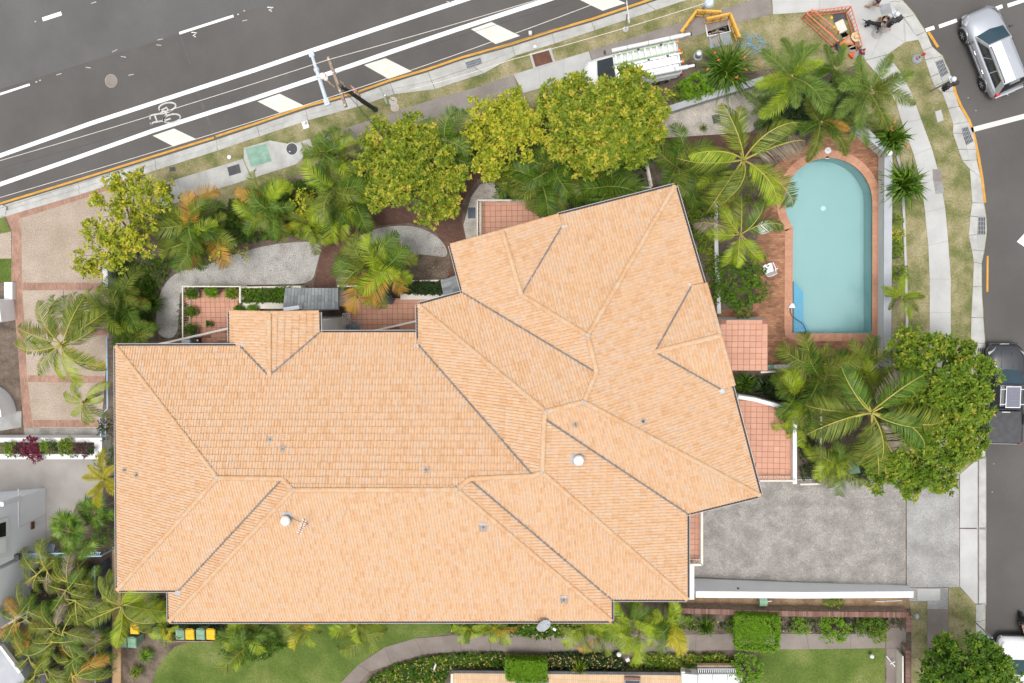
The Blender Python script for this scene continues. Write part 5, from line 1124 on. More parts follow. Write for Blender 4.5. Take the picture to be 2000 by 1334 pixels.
# yellow barriers
def ybar(pts,label):
    e=empty('pit_barrier',P(*pts[0],0),label,'barrier','yellow barriers round the cable pit'); L=W(pts,1.0)
    for a,b in zip(L,L[1:]):
        mb=MB(); mb.bar(a,b,.09,.06); mb.bar(a-Vector((0,0,.45)),b-Vector((0,0,.45)),.05,.06); mb.bar(a-Vector((0,0,.9)),b-Vector((0,0,.9)),.05,.06); mb.bar(a-Vector((0,0,.06)),b-Vector((0,0,.06)),.14,.03); p=mb.build('barrier_panel',M['yellow'],e)
        mb=MB(); d=b-a
        for t in (.02,.35,.65,.98): c=a+d*t; mb.bar(c,c-Vector((0,0,1.0)),.05,.05)
        mb.build('uprights',M['yellow'],e)
ybar([(1330,62),(1361,20),(1409,22)],'upper yellow folding barrier angled round the top left of the cable pit')
ybar([(1380,36),(1427,26),(1445,72)],'lower yellow folding barrier angled round the right of the cable pit')
# orange barrier round the excavation
ob=empty('pit_barrier',P(1620,60,0),'large orange red tube barrier fenced round the excavation on the corner','barrier')
def frame_panel(a,b,n,par):
    ta,tb=P(*a,1.0),P(*b,1.0); la,lb=Vector((ta.x,ta.y,.12)),Vector((tb.x,tb.y,.12))
    mb=MB(); mb.tube([la,ta,tb,lb,la],.028,6); mb.tube([la.lerp(ta,.5),lb.lerp(tb,.5)],.02,6); p=mb.build('barrier_panel',M['barrier'],par)
    for i in range(1,n): mb=MB(); mb.tube([la.lerp(lb,i/n),ta.lerp(tb,i/n)],.014,5); mb.build('barrier_rod',M['barrier'],p)
frame_panel((1578,22),(1662,12),11,ob); frame_panel((1662,12),(1684,88),10,ob); frame_panel((1576,26),(1636,80),4,ob); frame_panel((1586,18),(1640,62),3,ob)
mb=MB()
for u,v in ((1577,24),(1662,13),(1684,89),(1637,80)): p=P(u,v,1.0); mb.tube([p,p-Vector((0,0,1.0))],.04,6)
mb.build('corner_post',M['barrier'],ob)
for u,v in ((1624,35),(1629,53)): 
    mb=MB(); mb.lathe([(.06,-.02),(.07,.05),(0,.1)],P(u,v,1.0),8); mb.build('warning_lamp',M['binyellow'],ob)
dg=empty('excavated_pit',P(1658,80,-.6),'narrow dark open pit with pale crossbars beside the kneeling worker','pit'); pq=W(DIG,0); mb=MB(); mb.add([(p.x,p.y,.01) for p in pq]+[(p.x,p.y,-1.0) for p in pq],[(0,1,5,4),(1,2,6,5),(2,3,7,6),(3,0,4,7),(4,5,6,7)]); mb.build('pit_wall',M['gutdark'],dg)
for t in (.25,.80): mb=MB(); a=Vector(pq[0]).lerp(pq[3],t); b=Vector(pq[1]).lerp(pq[2],t); mb.bar(a,b,.05,.05); mb.build('crossbar',M['white'],dg)
cover('cover_slab',[(1630,45),(1646,37),(1655,58),(1640,66)],'pale cream cover slab resting inside the orange barrier','cover slab','offwhite',None,z=.06)
cover('ground_mat',[(1626,24),(1650,22),(1655,40),(1646,37),(1629,45)],'dark grey mat on the ground inside the orange barrier','mat','dgrey',None,z=.02)
cover('ground_mat',[(1658,98),(1680,95),(1690,106),(1684,114),(1662,114)],'dark grey mat below the open pit holding red markers','mat','midgrey',None,z=.02)
for u,v,tu,tv,lb in ((1683,102,1690,95,'small red marker cone on the grey mat below the pit, right one'),):
    e=empty('marker_cone',P(u,v,.03),lb,'cone'); a,b=P(u,v,.03),P(tu,tv,.6); mb=MB(); mb.box(a+Vector((0,0,.02)),(.3,.3,.04)); mb.build('base',M['black'],e); mb=MB(); mb.tube([a,a.lerp(b,.45)],[.12,.08],10); mb.tube([a.lerp(b,.6),b],[.065,.03],10); mb.build('cone',M['redlens'],e); mb=MB(); mb.tube([a.lerp(b,.45),a.lerp(b,.6)],[.08,.065],10); mb.build('band',M['white'],e)
e=empty('marker_cone',P(1666,104,.03),'orange traffic cone lying on the grey mat by the foxtail palm fronds','cone'); a,b=P(1663,108,.16),P(1669,101,.2); mb=MB(); mb.tube([a,b],[.17,.04],10); mb.build('cone',M['orange'],e); mb=MB(); mb.box(P(1661,110,.13),(.04,.34,.34),rz=.8); mb.build('base',M['orange'],e)
# blue cable tangle
random.seed(31); tg=empty('cable_tangle',P(1478,90,0),'tangle of pale blue cable lying on the grass right of the cable pit','cable'); 
for k in range(9):
    c=(random.uniform(1452,1500),random.uniform(75,100)); a0=random.random()*6; L=[]
    for i in range(14): t=a0+i*.45; r_=random.uniform(10,20); L.append(P(c[0]+r_*math.cos(t),c[1]+r_*.7*math.sin(t),.05+.03*random.random()))
    mb=MB(); mb.tube(L,.013,5); mb.build('cable_loop',M['cableblue'],tg)
# ============================================================= bins and little things
def bin_(u,v,m,label,rz=0.0,z=1.05,group='wheelie bins'):
    c=P(u,v,z); e=empty('wheelie_bin',Vector((c.x,c.y,0)),label,'bin',group,rz); 
    mb=MB(); mb.add([(x*s,y*s,zz) for zz,s in ((.08,.8),(.98,1.0)) for x,y in ((-.27,-.31),(.27,-.31),(.27,.31),(-.27,.31))],[(3,2,1,0),(4,5,6,7),(0,1,5,4),(1,2,6,5),(2,3,7,6),(3,0,4,7)]); mb.build('body',M['binbody' if m!='bingreen' else 'bingreen'],e,local=True)
    mb=MB(); mb.add([(x,y,zz) for zz,s in ((.98,1),(1.05,.9)) for x,y in ((-.29*s,-.34*s),(.29*s,-.34*s),(.29*s,.33*s),(-.29*s,.33*s))],[(4,5,6,7),(0,1,5,4),(1,2,6,5),(2,3,7,6),(3,0,4,7)]); mb.bar((-.2,.36,1.0),(.2,.36,1.0),.04,.04); mb.bar((-.2,-.05,1.055),(.2,-.05,1.055),.03,.02); l=mb.build('lid',M[m],e,local=True)
    for s in (-1,1): mb=MB(); mb.lathe([(.1,-.03),(.1,.03)],(s*.24,.3,.1),10,q=Matrix.Rotation(R(90),3,'Y')); mb.build('wheel',M['rubber'],e,local=True)
bin_(262,1229,'binyellow','yellow lidded bin standing alone above the two green bins beside the tan wall'); bin_(238,1255,'bingreen','left of the paired green bins over the tan wall'); bin_(257,1256,'bingreen','right of the paired green bins by the tan wall')
for i,(u,m,lb) in enumerate(((306,'bingreen','green lidded bin at the left end of the bin row by the lawn'),(325,'binyellow','first yellow lidded bin from the left in the row by the lawn, under palm fronds'),(351,'bingreen','green lidded bin between two yellow bins in the row by the lawn'),(370,'binyellow','bright yellow bin in full view, middle of the row by the lawn'),(391,'bingreen','green lidded bin right of the clear yellow bin in the row by the lawn'),(411,'binyellow','right hand yellow bin of the row, half covered by leaves'))): bin_(u,1240 if i else 1238,m,lb)
mb=MB(); mb.bar(P(320,1250,.25),P(418,1251,.25),.06,.3); tag(mb.build('bin_edging',M['timber'],None,loc=P(369,1252,0)),'low slatted timber edging in front of the bin row','edging')
bin_(1668,914,'bingreen','single green bin below the coconut palm beside the stained driveway',rz=.2)
e=empty('water_tank',P(1490,1172,0),'small round topped green tank beside the tapering driveway wall','tank'); mb=MB(); mb.tube([P(1482,1172,.45),P(1497,1172,.45)],.33,14); mb.build('tank_body',M['bingreen'],e); mb=MB(); mb.tube([P(1498,1175,.3),P(1507,1174,.3)],.03,6); mb.build('outlet_pipe',M['pipe'],e)
for u0,v0,u1,v1,lb in ((1711,1175,1728,1175,'left white pipe offcut lying on the dry bed near the driveway wall end'),(1730,1174,1762,1173,'right white pipe lying on the dry bed near the driveway wall end')): mb=MB(); mb.tube([P(u0,v0,.05),P(u1,v1,.05)],.025,6); tag(mb.build('pipe_offcut',M['pipe'],None,loc=P(u0,v0,0)),lb,'pipe')
mb=MB(); mb.tube([P(1731,1281,.1),P(1748,1302,.4)],.035,6); mb.bar(P(1738,1297,.35),P(1748,1292,.35),.04,.04); tag(mb.build('white_stake',M['pipe'],None,loc=P(1740,1290,0)),'white marker stake lying on the brown walk at the bottom right','stake')
for u,v,r_,lb in ((1703,1282,.12,'white garden light globe at the right edge of the small lawn'),(1209,1278,.15,'white garden light globe beside the brown path among the flowers')):
    e=empty('garden_light',P(u,v,0),lb,'garden light'); mb=MB(); c=P(u,v,.4); mb.lathe([(0,-r_)]+[(r_*math.sin(R(a)),-r_*math.cos(R(a))) for a in range(30,180,30)]+[(0,r_)],c,14); mb.build('globe',M['white'],e,smooth=True); mb=MB(); mb.tube([Vector((c.x,c.y,0)),c-Vector((0,0,r_*.8))],.03,6); mb.build('stem',M['black'],e)
mb=MB(); mb.box(P(1226,1288,.08),(.28,.24,.16),rz=.5,top=.8); tag(mb.build('garden_stone',M['white'],None,loc=P(1226,1288,0)),'pale angular stone in the sandy gap of the flower bed','stone')
mb=MB(); mb.bar(P(846,1312,.1),P(851,1298,.9),.09,.05); tag(mb.build('garden_stake',M['white'],None,loc=P(847,1310,0)),'white stake poking out of the dark ground cover near the cream building','stake')
mb=MB(); mb.lathe([(.15,-.1),(.16,0),(.1,.1),(0,.13)],P(1790,1204,.1),12); tag(mb.build('ground_drain',M['zinc'],None,loc=P(1790,1204,0)),'round grey ground drain by the end of the long brick wall','drain')
# courtyard pots
POTS=[(386,574,.30,'large glazed pot at the top left corner of the terracotta courtyard'),(424,569,.26,'round pot with a yellow green plant along the courtyard top rail'),(463,574,.28,'round pot in the top right corner of the left courtyard'),(384,609,.24,'round pot halfway down the left rail of the courtyard'),(384,644,.29,'large glazed pot at the bottom of the left courtyard rail'),(416,634,.12,'tiny pot standing alone on the courtyard floor'),(477,604,.2,'dark pot below the planter, left of the grey porch'),(503,604,.24,'dark pot with a fern peeking above the small gable')]
POTPOS=[]
for u,v,r_,lb in POTS:
    c=P(u,v,.5); POTPOS.append((c,r_)); e=empty('plant_pot',c,'%s'%lb,'plant pot','pots in the left courtyard'); mb=MB(); mb.lathe([(r_*.65,0),(r_*.95,r_*1.2),(r_,r_*1.3),(r_*.88,r_*1.3),(r_*.8,r_*1.05),(0,r_*1.05)],c,18); mb.build('pot',M['pot'],e); mb=MB(); mb.lathe([(r_*.85,r_*1.08),(0,r_*1.1)],c,14); mb.build('potting_soil',M['soil'],e)
e=empty('barbecue',P(376,668,1.6),'pale grey and black covered barbecue on the narrow balcony behind the slanting rail','barbecue'); c=P(370,668,2.3); mb=MB(); mb.box(c,(.75,.35,.55),top=.85); mb.build('cover',M['zinc'],e); c=P(382,666,2.35); mb=MB(); mb.box(c,(.5,.38,.45),top=.9); mb.build('lid',M['black'],e); mb=MB(); mb.lathe([(.07,0),(.05,.05),(0,.06)],P(386,665,2.6),10); mb.build('knob',M['steel'],e)
e=empty('courtyard_bench',P(748,582,.5),'black slatted bench against the courtyard wall under the big palm clump','bench'); mb=MB(); c=P(747,586,.9); mb.box(c,(1.15,.5,.06)); mb.build('seat',M['black'],e); mb=MB(); mb.box(P(748,576,1.15),(1.2,.08,.55)); mb.build('backrest',M['black'],e)
for s in (-1,1): mb=MB(); mb.bar(c+Vector((s*.45,0,-.4)),c+Vector((s*.45,0,0)),.4,.05); mb.build('leg',M['black'],e)
e=empty('clothes_airer',P(674,620,.5),'white folding clothes airer beside the white porch wall','clothes airer'); mb=MB(); a,b,c_,d_=P(669,612,1.4),P(683,612,1.4),P(684,632,1.4),P(670,633,1.4); mb.tube([a,b,c_,d_,a],.018,6); mb.build('frame',M['pipe'],e)
for i in range(1,5): mb=MB(); mb.tube([a.lerp(b,i/5),d_.lerp(c_,i/5)],.01,5); mb.build('rail',M['pipe'],e)
for p,q in ((a,c_),(b,d_)): mb=MB(); mb.tube([p,Vector((q.x,q.y,.5))],.016,6); mb.build('leg',M['pipe'],e)
random.seed(5); e=empty('crumpled_tarp',P(690,640,.5),'crumpled blue grey tarpaulin on the courtyard floor by the porch wall','tarpaulin'); mb=MB(); N=12; vs=[]; c0=P(688,639,.55)
for i in range(N):
    for j in range(N): x,y=(i/(N-1)-.5),(j/(N-1)-.5); k=max(0,1-(x*x+y*y)*3.6); vs.append(c0+Vector((x*.95,y*.6,.28*k*random.uniform(.5,1.2)-.04)))
mb.add(vs,[(i*N+j,(i+1)*N+j,(i+1)*N+j+1,i*N+j+1) for i in range(N-1) for j in range(N-1)]); mb.build('sheet',M['midgrey'],e); mb=MB(); mb.tube([c0+Vector((-.4,.1,.1)),c0+Vector((.1,.0,.32)),c0+Vector((.45,-.15,.08))],.015,5); mb.build('rope',M['cableblue'],e)
e=empty('hose_reel',P(669,567,.5),'green plastic hose reel in the shade beside the grey porch roof','hose reel'); mb=MB(); mb.lathe([(.24,-.14),(.24,-.1),(.15,-.1),(.15,.1),(.24,.1),(.24,.14)],P(669,567,1.0),16,q=Matrix.Rotation(R(90),3,'X')); mb.build('drum',solid('hose_green',(.02,.16,.07),.5),e); mb=MB(); mb.bar(P(664,567,.5),P(664,567,1.1),.05,.3); mb.bar(P(674,567,.5),P(674,567,1.1),.05,.3); mb.build('stand',M['binbody'],e)
cover('door_mat',[(425,665),(451,664),(451,670),(424,672)],'brown doormat on the narrow balcony left of the small gable','doormat','timber',None,z=1.615)
# pool furniture
def chair(u,v,rz,label):
    e=empty('garden_chair',P(u,v,0),label,'chair','white plastic garden chairs',rz); mk='pipe'
    mb=MB(); mb.add([(x,y,z) for z,s in ((.40,.94),(.43,1)) for x,y in ((-.22*s,-.24*s),(.22*s,-.24*s),(.25*s,.20*s),(.15*s,.25*s),(-.15*s,.25*s),(-.25*s,.20*s))],[(6,7,8,9,10,11),(5,4,3,2,1,0)]+[(i,(i+1)%6,(i+1)%6+6,i+6) for i in range(6)]); mb.build('seat',M[mk],e,local=True)
    for i in range(6): mb=MB(); x=-.19+.076*i; mb.bar((x,-.24,.44),(x*1.05,-.38,.86),.06,.02); mb.build('back_slat',M[mk],e,local=True)
    mb=MB(); mb.tube([(-.25,-.24,.44),(-.26,-.38,.88),(-.1,-.41,.92),(.1,-.41,.92),(.26,-.38,.88),(.25,-.24,.44)],.022,6); mb.build('back_frame',M[mk],e,local=True)
    for s in (-1,1):
        mb=MB(); mb.tube([(s*.27,-.3,.62),(s*.30,-.05,.65),(s*.28,.22,.64),(s*.25,.24,.42)],.028,6); mb.build('armrest',M[mk],e,local=True)
        for y in (-.27,.22): mb=MB(); mb.tube([(s*.22,y*.9,.42),(s*.27,y*1.15,0)],.025,6); mb.build('leg',M[mk],e,local=True)
chair(1498,524,R(20),'white plastic chair in the open on the brick deck left of the pool'); chair(1487,446,R(110),'white plastic chair half hidden by palm fronds left of the pool')
e=empty('skimmer_lid',P(1617,294,.01),'round white skimmer lid in the brick deck at the top of the pool','skimmer lid'); mb=MB(); mb.lathe([(.17,-.01),(.17,.02),(.12,.035),(0,.04)],P(1617,294,.012),18); mb.build('lid',M['pipe'],e); mb=MB(); mb.lathe([(.05,.035),(0,.05)],P(1617,294,.012),10); mb.build('knob',M['steel'],e)
mb=MB(); mb.box(P(1616,308,-.02),(.18,.12,.1)); mb.build('pool_jet',M['pipe'],pool)
e=empty('pool_cleaner',P(1546,598,0),'white pool cleaner head on the coping with a dark hose','pool cleaner'); mb=MB(); c=P(1546,598,.12); mb.add([c+Vector(k) for k in ((-.22,-.12,-.06),(.24,-.12,-.06),(.16,.14,-.06),(-.02,.2,-.06),(-.16,-.08,.06),(.18,-.08,.06),(.1,.1,.06),(-.02,.14,.06))],[(4,5,6,7),(0,1,5,4),(1,2,6,5),(2,3,7,6),(3,0,4,7)]); mb.build('head',M['pipe'],e)
L=[P(u,v,z) for u,v,z in ((1546,594,.15),(1543,606,.08),(1546,616,.06),(1556,624,-.1),(1568,632,-.14),(1574,645,-.12),(1575,656,.06),(1570,668,.05),(1552,684,.05),(1532,700,.05),(1512,712,.05))]; L2=[]
for i in range(len(L)-1):
    for t in (0,.33,.66): L2.append(L[i].lerp(L[i+1],t))
mb=MB(); mb.tube(L2+[L[-1]],.022,6); mb.build('hose',M['dgrey'],e)
mb=MB(); mb.box(P(1504,716,.35),(.36,.22,.34)); tag(mb.build('pool_pump',M['greenlid'],None,loc=P(1504,716,0)),'small grey green pump box at the bottom left of the pool deck','pump')
mb=MB(); mb.box(P(1517,525,.03),(.1,.07,.05),rz=.4); tag(mb.build('small_float',M['white'],None,loc=P(1517,525,0)),'tiny white item on the brick deck beside the open chair','float')
# ============================================================= vehicles (built along +x, front at +x, then turned)
def loft(mb,rings,m=0,close=True):
    n=len(rings[0]); vs=[p for r in rings for p in r]; fs=[]
    for i in range(len(rings)-1):
        for k in range(n-1): fs.append((i*n+k,i*n+k+1,(i+1)*n+k+1,(i+1)*n+k))
    if close: fs.append(tuple(range(n))[::-1]); fs.append(tuple((len(rings)-1)*n+k for k in range(n)))
    mb.add(vs,fs,m)
def ringy(x,w,zs,zb,zt,cr=.04,sh=.10,x2=None):
    """half body ring mirrored: sill, belly, shoulder, top edge, crown"""
    pts=[(-w*.90,zs),(-w*.99,zs+.18),(-w,zb-.12),(-w*.975,zb),(-w+sh,zt),(-w*.5,zt+cr*.75),(0,zt+cr)]
    pts=pts+[(-y,z) for y,z in pts[-2::-1]]
    return [Vector((x,y,z)) for y,z in pts]
def wheel(par,x,y,r=.36,wd=.24,rim='alu'):
    s=1 if y>0 else -1; q=Matrix.Rotation(R(-90)*s,3,'X'); c=Vector((x,y,r))
    mb=MB(); mb.lathe([(r*.62,-wd/2),(r*.93,-wd/2),(r,-wd*.35),(r,wd*.35),(r*.93,wd/2),(r*.62,wd/2)],c,22,q=q); t=mb.build('wheel',M['rubber'],par,local=True)
    mb=MB(); mb.lathe([(r*.63,wd*.40),(r*.58,wd*.44),(r*.54,wd*.3),(0,wd*.3)],c,22,q=q)
    for k in range(6): a=k*math.pi/3; mb.bar(c+q@Vector((0,0,wd*.36)),c+q@Vector((r*.57*math.cos(a),r*.57*math.sin(a),wd*.36)),.07,.05)
    mb.lathe([(.07,wd*.36),(.06,wd*.45),(0,wd*.46)],c,10,q=q); mb.build('rim',M[rim],t,local=True)
def quadp(mb,q,n,t): # thin raised panel
    q=[Vector(p) for p in q]; n=Vector(n).normalized(); f=[p+n*t for p in q]; k=len(q)
    mb.add(q+f,[tuple(range(k,2*k))]+[(i,(i+1)%k,(i+1)%k+k,i+k) for i in range(k)])
def sideglass(par,a,b,c,d,n,name='side_window',m='glass'):
    mb=MB(); quadp(mb,[a,b,c,d],n,.012); return mb.build(name,M[m],par,local=True)
def mirrors(par,x,w,z,m):
    for s in (-1,1):
        mb=MB(); mb.add([Vector((x+dx,s*(w+dy),z+dz)) for dx,dy,dz in ((-.06,.02,-.08),(.06,.02,-.06),(.03,.22,-.06),(-.07,.22,-.07),(-.06,.02,.09),(.05,.02,.08),(.02,.20,.07),(-.06,.20,.09))],[(3,2,1,0),(4,5,6,7),(0,1,5,4),(1,2,6,5),(2,3,7,6),(3,0,4,7)]); mb.build('wing_mirror',M[m],par,local=True)
def arches(par,xs,w,r=.36,m='black'):
    for x in xs:
        for s in (-1,1):
            mb=MB(); vs=[]; n=12
            for i in range(n+1):
                a=math.pi*i/n
                for rr,yy in ((r*1.05,w-.05),(r*1.05,w+.015),(r*1.24,w+.012),(r*1.24,w-.05)): vs.append(Vector((x+rr*math.cos(a),s*yy,r+rr*math.sin(a))))
            mb.add(vs,[(i*4+k,(i+1)*4+k,(i+1)*4+k+1,i*4+k+1) for i in range(n) for k in range(3)]); mb.build('wheel_arch',M[m],par,local=True)
            mb=MB(); mb.lathe([(r*1.1,-.03),(r*1.1,.01),(0,.01)],(x,s*(w-.02),r),18,q=Matrix.Rotation(R(-90)*s,3,'X')); mb.build('wheel_well',M['gutdark'],par,local=True)
def suv():
    px,py=1942,99; c=P(px,py,.7); f=P(1914,27,.7); r_=P(1970,170,.7); d=f-r_; L=4.45; e=empty('parked_car',Vector((c.x,c.y,RZ+.01)),'silver four wheel drive wagon waiting at the dashed give way line','car',None,math.atan2(d.y,d.x))
    w=.90; mb=MB()
    loft(mb,[ringy(-2.20,.74,.42,.80,.95,.02,.14),ringy(-2.12,.84,.34,.85,1.02,.03,.12),ringy(-1.7,w,.30,.92,1.06),ringy(-.5,w,.28,.92,1.05),ringy(.65,w,.28,.92,1.05),ringy(.95,w,.28,.92,1.06,.05,.13),ringy(1.55,w*.985,.30,.88,1.0,.07,.2),ringy(1.95,.85,.32,.80,.90,.07,.24),ringy(2.16,.74,.36,.70,.78,.05,.2),ringy(2.24,.60,.40,.62,.66,.03,.16)])
    mb.build('body',M['silver'],e,smooth=True,local=True)
    bl=[(1.02,.76),(.35,.63),(-1.75,.62),(-2.08,.66)]
    base=[(1.05,.72,1.07),(1.05,-.72,1.07),(-2.12,-.76,1.05),(-2.12,.76,1.05)]
    B=[Vector((1.02,s*.74,1.06)) for s in (1,-1)]; T=[Vector((.28,s*.57,1.64)) for s in (1,-1)]; RT=[Vector((-1.80,s*.58,1.66)) for s in (1,-1)]; RB=[Vector((-2.14,s*.76,1.02)) for s in (1,-1)]
    mb=MB(); mb.add([B[0],B[1],T[1],T[0],RT[0],RT[1],RB[1],RB[0],Vector((.28,0,1.70)),Vector((-1.8,0,1.70)),Vector((1.12,0,1.08))],[(0,10,8,3),(10,1,2,8),(3,8,9,4),(8,2,5,9),(4,9,5,6,7),(0,3,4,7),(1,6,5,2)]); cab=mb.build('cabin',M['silver'],e,local=True)
    mb=MB(); ws=[Vector((.98,.66,1.10)),Vector((1.08,0,1.115)),Vector((.98,-.66,1.10)),Vector((.34,-.52,1.615)),Vector((.35,0,1.67)),Vector((.34,.52,1.615))]
    nn=(ws[2]-ws[0]).cross(ws[4]-ws[0]).normalized(); nn=nn if nn.z>0 else -nn; quadp(mb,[ws[0],ws[1],ws[4],ws[5]],nn,.012); quadp(mb,[ws[1],ws[2],ws[3],ws[4]],nn,.012); mb.build('windscreen',M['glassblue'],e,local=True)
    for s in (1,-1):
        n=Vector((0,s*.97,.26)); lerp=lambda x0,t:(B[0 if s>0 else 1].lerp(RB[0 if s>0 else 1],x0)).lerp(T[0 if s>0 else 1].lerp(RT[0 if s>0 else 1],x0),t)
        for x0,x1,y0,y1 in ((.06,.34,.02,.34),(.36,.62,.36,.62),(.64,.90,.64,.88)): sideglass(e,lerp(x0,.10),lerp(x1,.10),lerp(y1,.88),lerp(max(y0,.09),.88),n)
        mb=MB(); mb.tube([Vector((.2,s*.52,1.70)),Vector((.05,s*.52,1.735)),Vector((-1.6,s*.53,1.745)),Vector((-1.75,s*.53,1.70))],.022,6); mb.build('roof_rail',M['dgrey'],e,local=True)
        mb=MB(); mb.add([Vector((x,s*y,z)) for x,y,z in ((2.14,.66,.66),(1.80,.845,.80),(1.66,.845,.90),(1.95,.62,.93),(2.12,.50,.80))],[(0,1,2,3,4)]); mb.add([Vector((x,s*y,z+.012)) for x,y,z in ((2.16,.66,.68),(1.80,.865,.82),(1.66,.86,.92),(1.95,.62,.96),(2.14,.50,.83))],[(0,1,2,3,4)]); mb.build('headlight',M['lens'],e,local=True)
        mb=MB(); mb.box((-2.15,s*.70,.93),(.12,.20,.26)); mb.build('tail_light',M['redlens'],e,local=True)
        for x in (.28,-.75): mb=MB(); mb.bar((x-.1,s*.905,.83),(x+.1,s*.905,.83),.03,.03); mb.build('door_handle',M['chrome'],e,local=True)
        mb=MB(); mb.bar((.95,s*.905,.62),(-1.2,s*.905,.62),.02,.06); mb.build('side_moulding',M['zinc'],e,local=True)
    mb=MB(); q=[RB[0],RB[1],RT[1],RT[0]]; c_=sum(q,Vector())/4; nn=(q[1]-q[0]).cross(q[2]-q[0]).normalized(); nn=nn if nn.x<0 else -nn; quadp(mb,[p.lerp(c_,.12) for p in q],nn,.012); mb.build('rear_window',M['glass'],e,local=True)
    mb=MB(); mb.bar((-2.19,-.72,.58),(-2.19,.72,.58),.16,.22); mb.build('rear_bumper',M['silver'],e,local=True); mb=MB(); mb.box((-2.29,0,.70),(.01,.5,.13)); mb.build('number_plate',M['white'],e,local=True)
    mb=MB(); mb.lathe([(0,-.05),(.04,0),(0,.05)],(-2.36,-.02,.5),8); mb.bar((-2.36,0,.44),(-2.2,0,.44),.05,.05); mb.build('tow_ball',M['chrome'],e,local=True)
    mb=MB(); mb.bar((2.24,-.45,.60),(2.24,.45,.60),.03,.16); mb.build('grille',M['dgrey'],e,local=True); mb=MB(); mb.bar((2.2,-.62,.44),(2.2,.62,.44),.14,.14); mb.build('front_bumper',M['silver'],e,local=True)
    for k in (-.26,-.09,.09,.26): mb=MB(); mb.bar((.0,k,1.692-.12*abs(k)+.004),(-1.7,k,1.692-.12*abs(k)+.012),.02,.012); mb.build('roof_rib',M['silver'],e,local=True)
    mirrors(e,.82,.90,1.08,'dgrey'); arches(e,(1.38,-1.32),.90,.36,'silver')
    for x in (1.38,-1.32):
        for s in (-1,1): wheel(e,x,s*.82)
    return e
suv()
def ute():
    c=P(1960,769,.7); e=empty('parked_car',Vector((c.x,c.y,RZ+.01)),'dark grey dual cab pickup with a solar panel on its roof, parked by the tree','car',None,R(90))
    w=.92; mb=MB()
    loft(mb,[ringy(-2.62,.84,.48,.90,1.05,.0,.05),ringy(-2.5,w,.40,.92,1.08,.0,.05),ringy(-.75,w,.36,.95,1.08,.0,.05),ringy(-.7,w,.36,.95,1.06),ringy(.95,w,.36,.95,1.06),ringy(1.25,w,.36,.95,1.08,.05,.13),ringy(1.9,w*.985,.38,.92,1.05,.06,.18),ringy(2.3,.86,.40,.84,.96,.06,.22),ringy(2.52,.72,.42,.74,.84,.05,.2),ringy(2.6,.55,.46,.66,.70,.03,.14)])
    mb.build('body',M['cargrey'],e,smooth=True,local=True)
    B=[Vector((1.28,s*.76,1.07)) for s in (1,-1)]; T=[Vector((.58,s*.60,1.70)) for s in (1,-1)]; RT=[Vector((-.52,s*.60,1.72)) for s in (1,-1)]; RB=[Vector((-.78,s*.78,1.05)) for s in (1,-1)]
    mb=MB(); mb.add([B[0],B[1],T[1],T[0],RT[0],RT[1],RB[1],RB[0],Vector((.58,0,1.75)),Vector((-.52,0,1.76)),Vector((1.36,0,1.09))],[(0,10,8,3),(10,1,2,8),(3,8,9,4),(8,2,5,9),(4,9,5,6,7),(0,3,4,7),(1,6,5,2)]); mb.build('cabin',M['cargrey'],e,local=True)
    ws=[Vector((1.24,.68,1.11)),Vector((1.33,0,1.13)),Vector((1.24,-.68,1.11)),Vector((.64,-.54,1.675)),Vector((.66,0,1.72)),Vector((.64,.54,1.675))]
    nn=(ws[2]-ws[0]).cross(ws[4]-ws[0]).normalized(); nn=nn if nn.z>0 else -nn; mb=MB(); quadp(mb,[ws[0],ws[1],ws[4],ws[5]],nn,.012); quadp(mb,[ws[1],ws[2],ws[3],ws[4]],nn,.012); mb.build('windscreen',M['glassblue'],e,local=True)
    for s in (1,-1):
        n=Vector((0,s*.97,.26)); i=0 if s>0 else 1; lerp=lambda x0,t:(B[i].lerp(RB[i],x0)).lerp(T[i].lerp(RT[i],x0),t)
        for x0,x1,y0,y1 in ((.08,.48,.09,.48),(.52,.92,.52,.90)): sideglass(e,lerp(x0,.1),lerp(x1,.1),lerp(y1,.88),lerp(y0,.88),n)
        mb=MB(); mb.add([Vector((x,s*y,z)) for x,y,z in ((2.5,.66,.74),(2.2,.87,.86),(2.05,.87,.97),(2.3,.64,1.0),(2.48,.5,.88))],[(0,1,2,3,4)]); mb.build('headlight',M['lens'],e,local=True)
        mb=MB(); mb.box((-2.6,s*.80,.86),(.1,.16,.34)); mb.build('tail_light',M['redlens'],e,local=True)
        mb=MB(); mb.bar((-.85,s*.86,1.10),(-2.5,s*.86,1.10),.07,.07); mb.build('tub_rail',M['black'],e,local=True)
        mb=MB(); mb.tube([(-.85,s*.72,1.7),(-1.0,s*.80,1.35),(-1.55,s*.86,1.15)],.045,8); mb.build('sports_bar',M['black'],e,local=True)
        mb=MB(); mb.bar((-.5,s*.58,1.765),(.5,s*.57,1.755),.03,.03); mb.build('roof_rail',M['steel'],e,local=True)
        mb=MB(); mb.bar((.9,s*.93,.42),(-.7,s*.93,.42),.12,.05); mb.build('side_step',M['black'],e,local=True)
    mb=MB(); mb.add([Vector(k) for k in ((-.84,.82,1.12),(-.84,-.82,1.12),(-2.54,-.82,1.12),(-2.54,.82,1.12),(-1.6,.0,1.145))],[(0,4,1),(1,4,2),(2,4,3),(3,4,0)]); mb.build('tonneau_cover',M['vinyl'],e,local=True)
    mb=MB(); mb.bar((-.80,-.5,1.42),(-.80,.5,1.42),.02,.4); mb.build('rear_window',M['glass'],e,local=True)
    sp=MB(); sp.box((-.02,.0,1.83),(1.12,.72,.035)); s_=sp.build('solar_panel',M['pipe'],e,local=True)
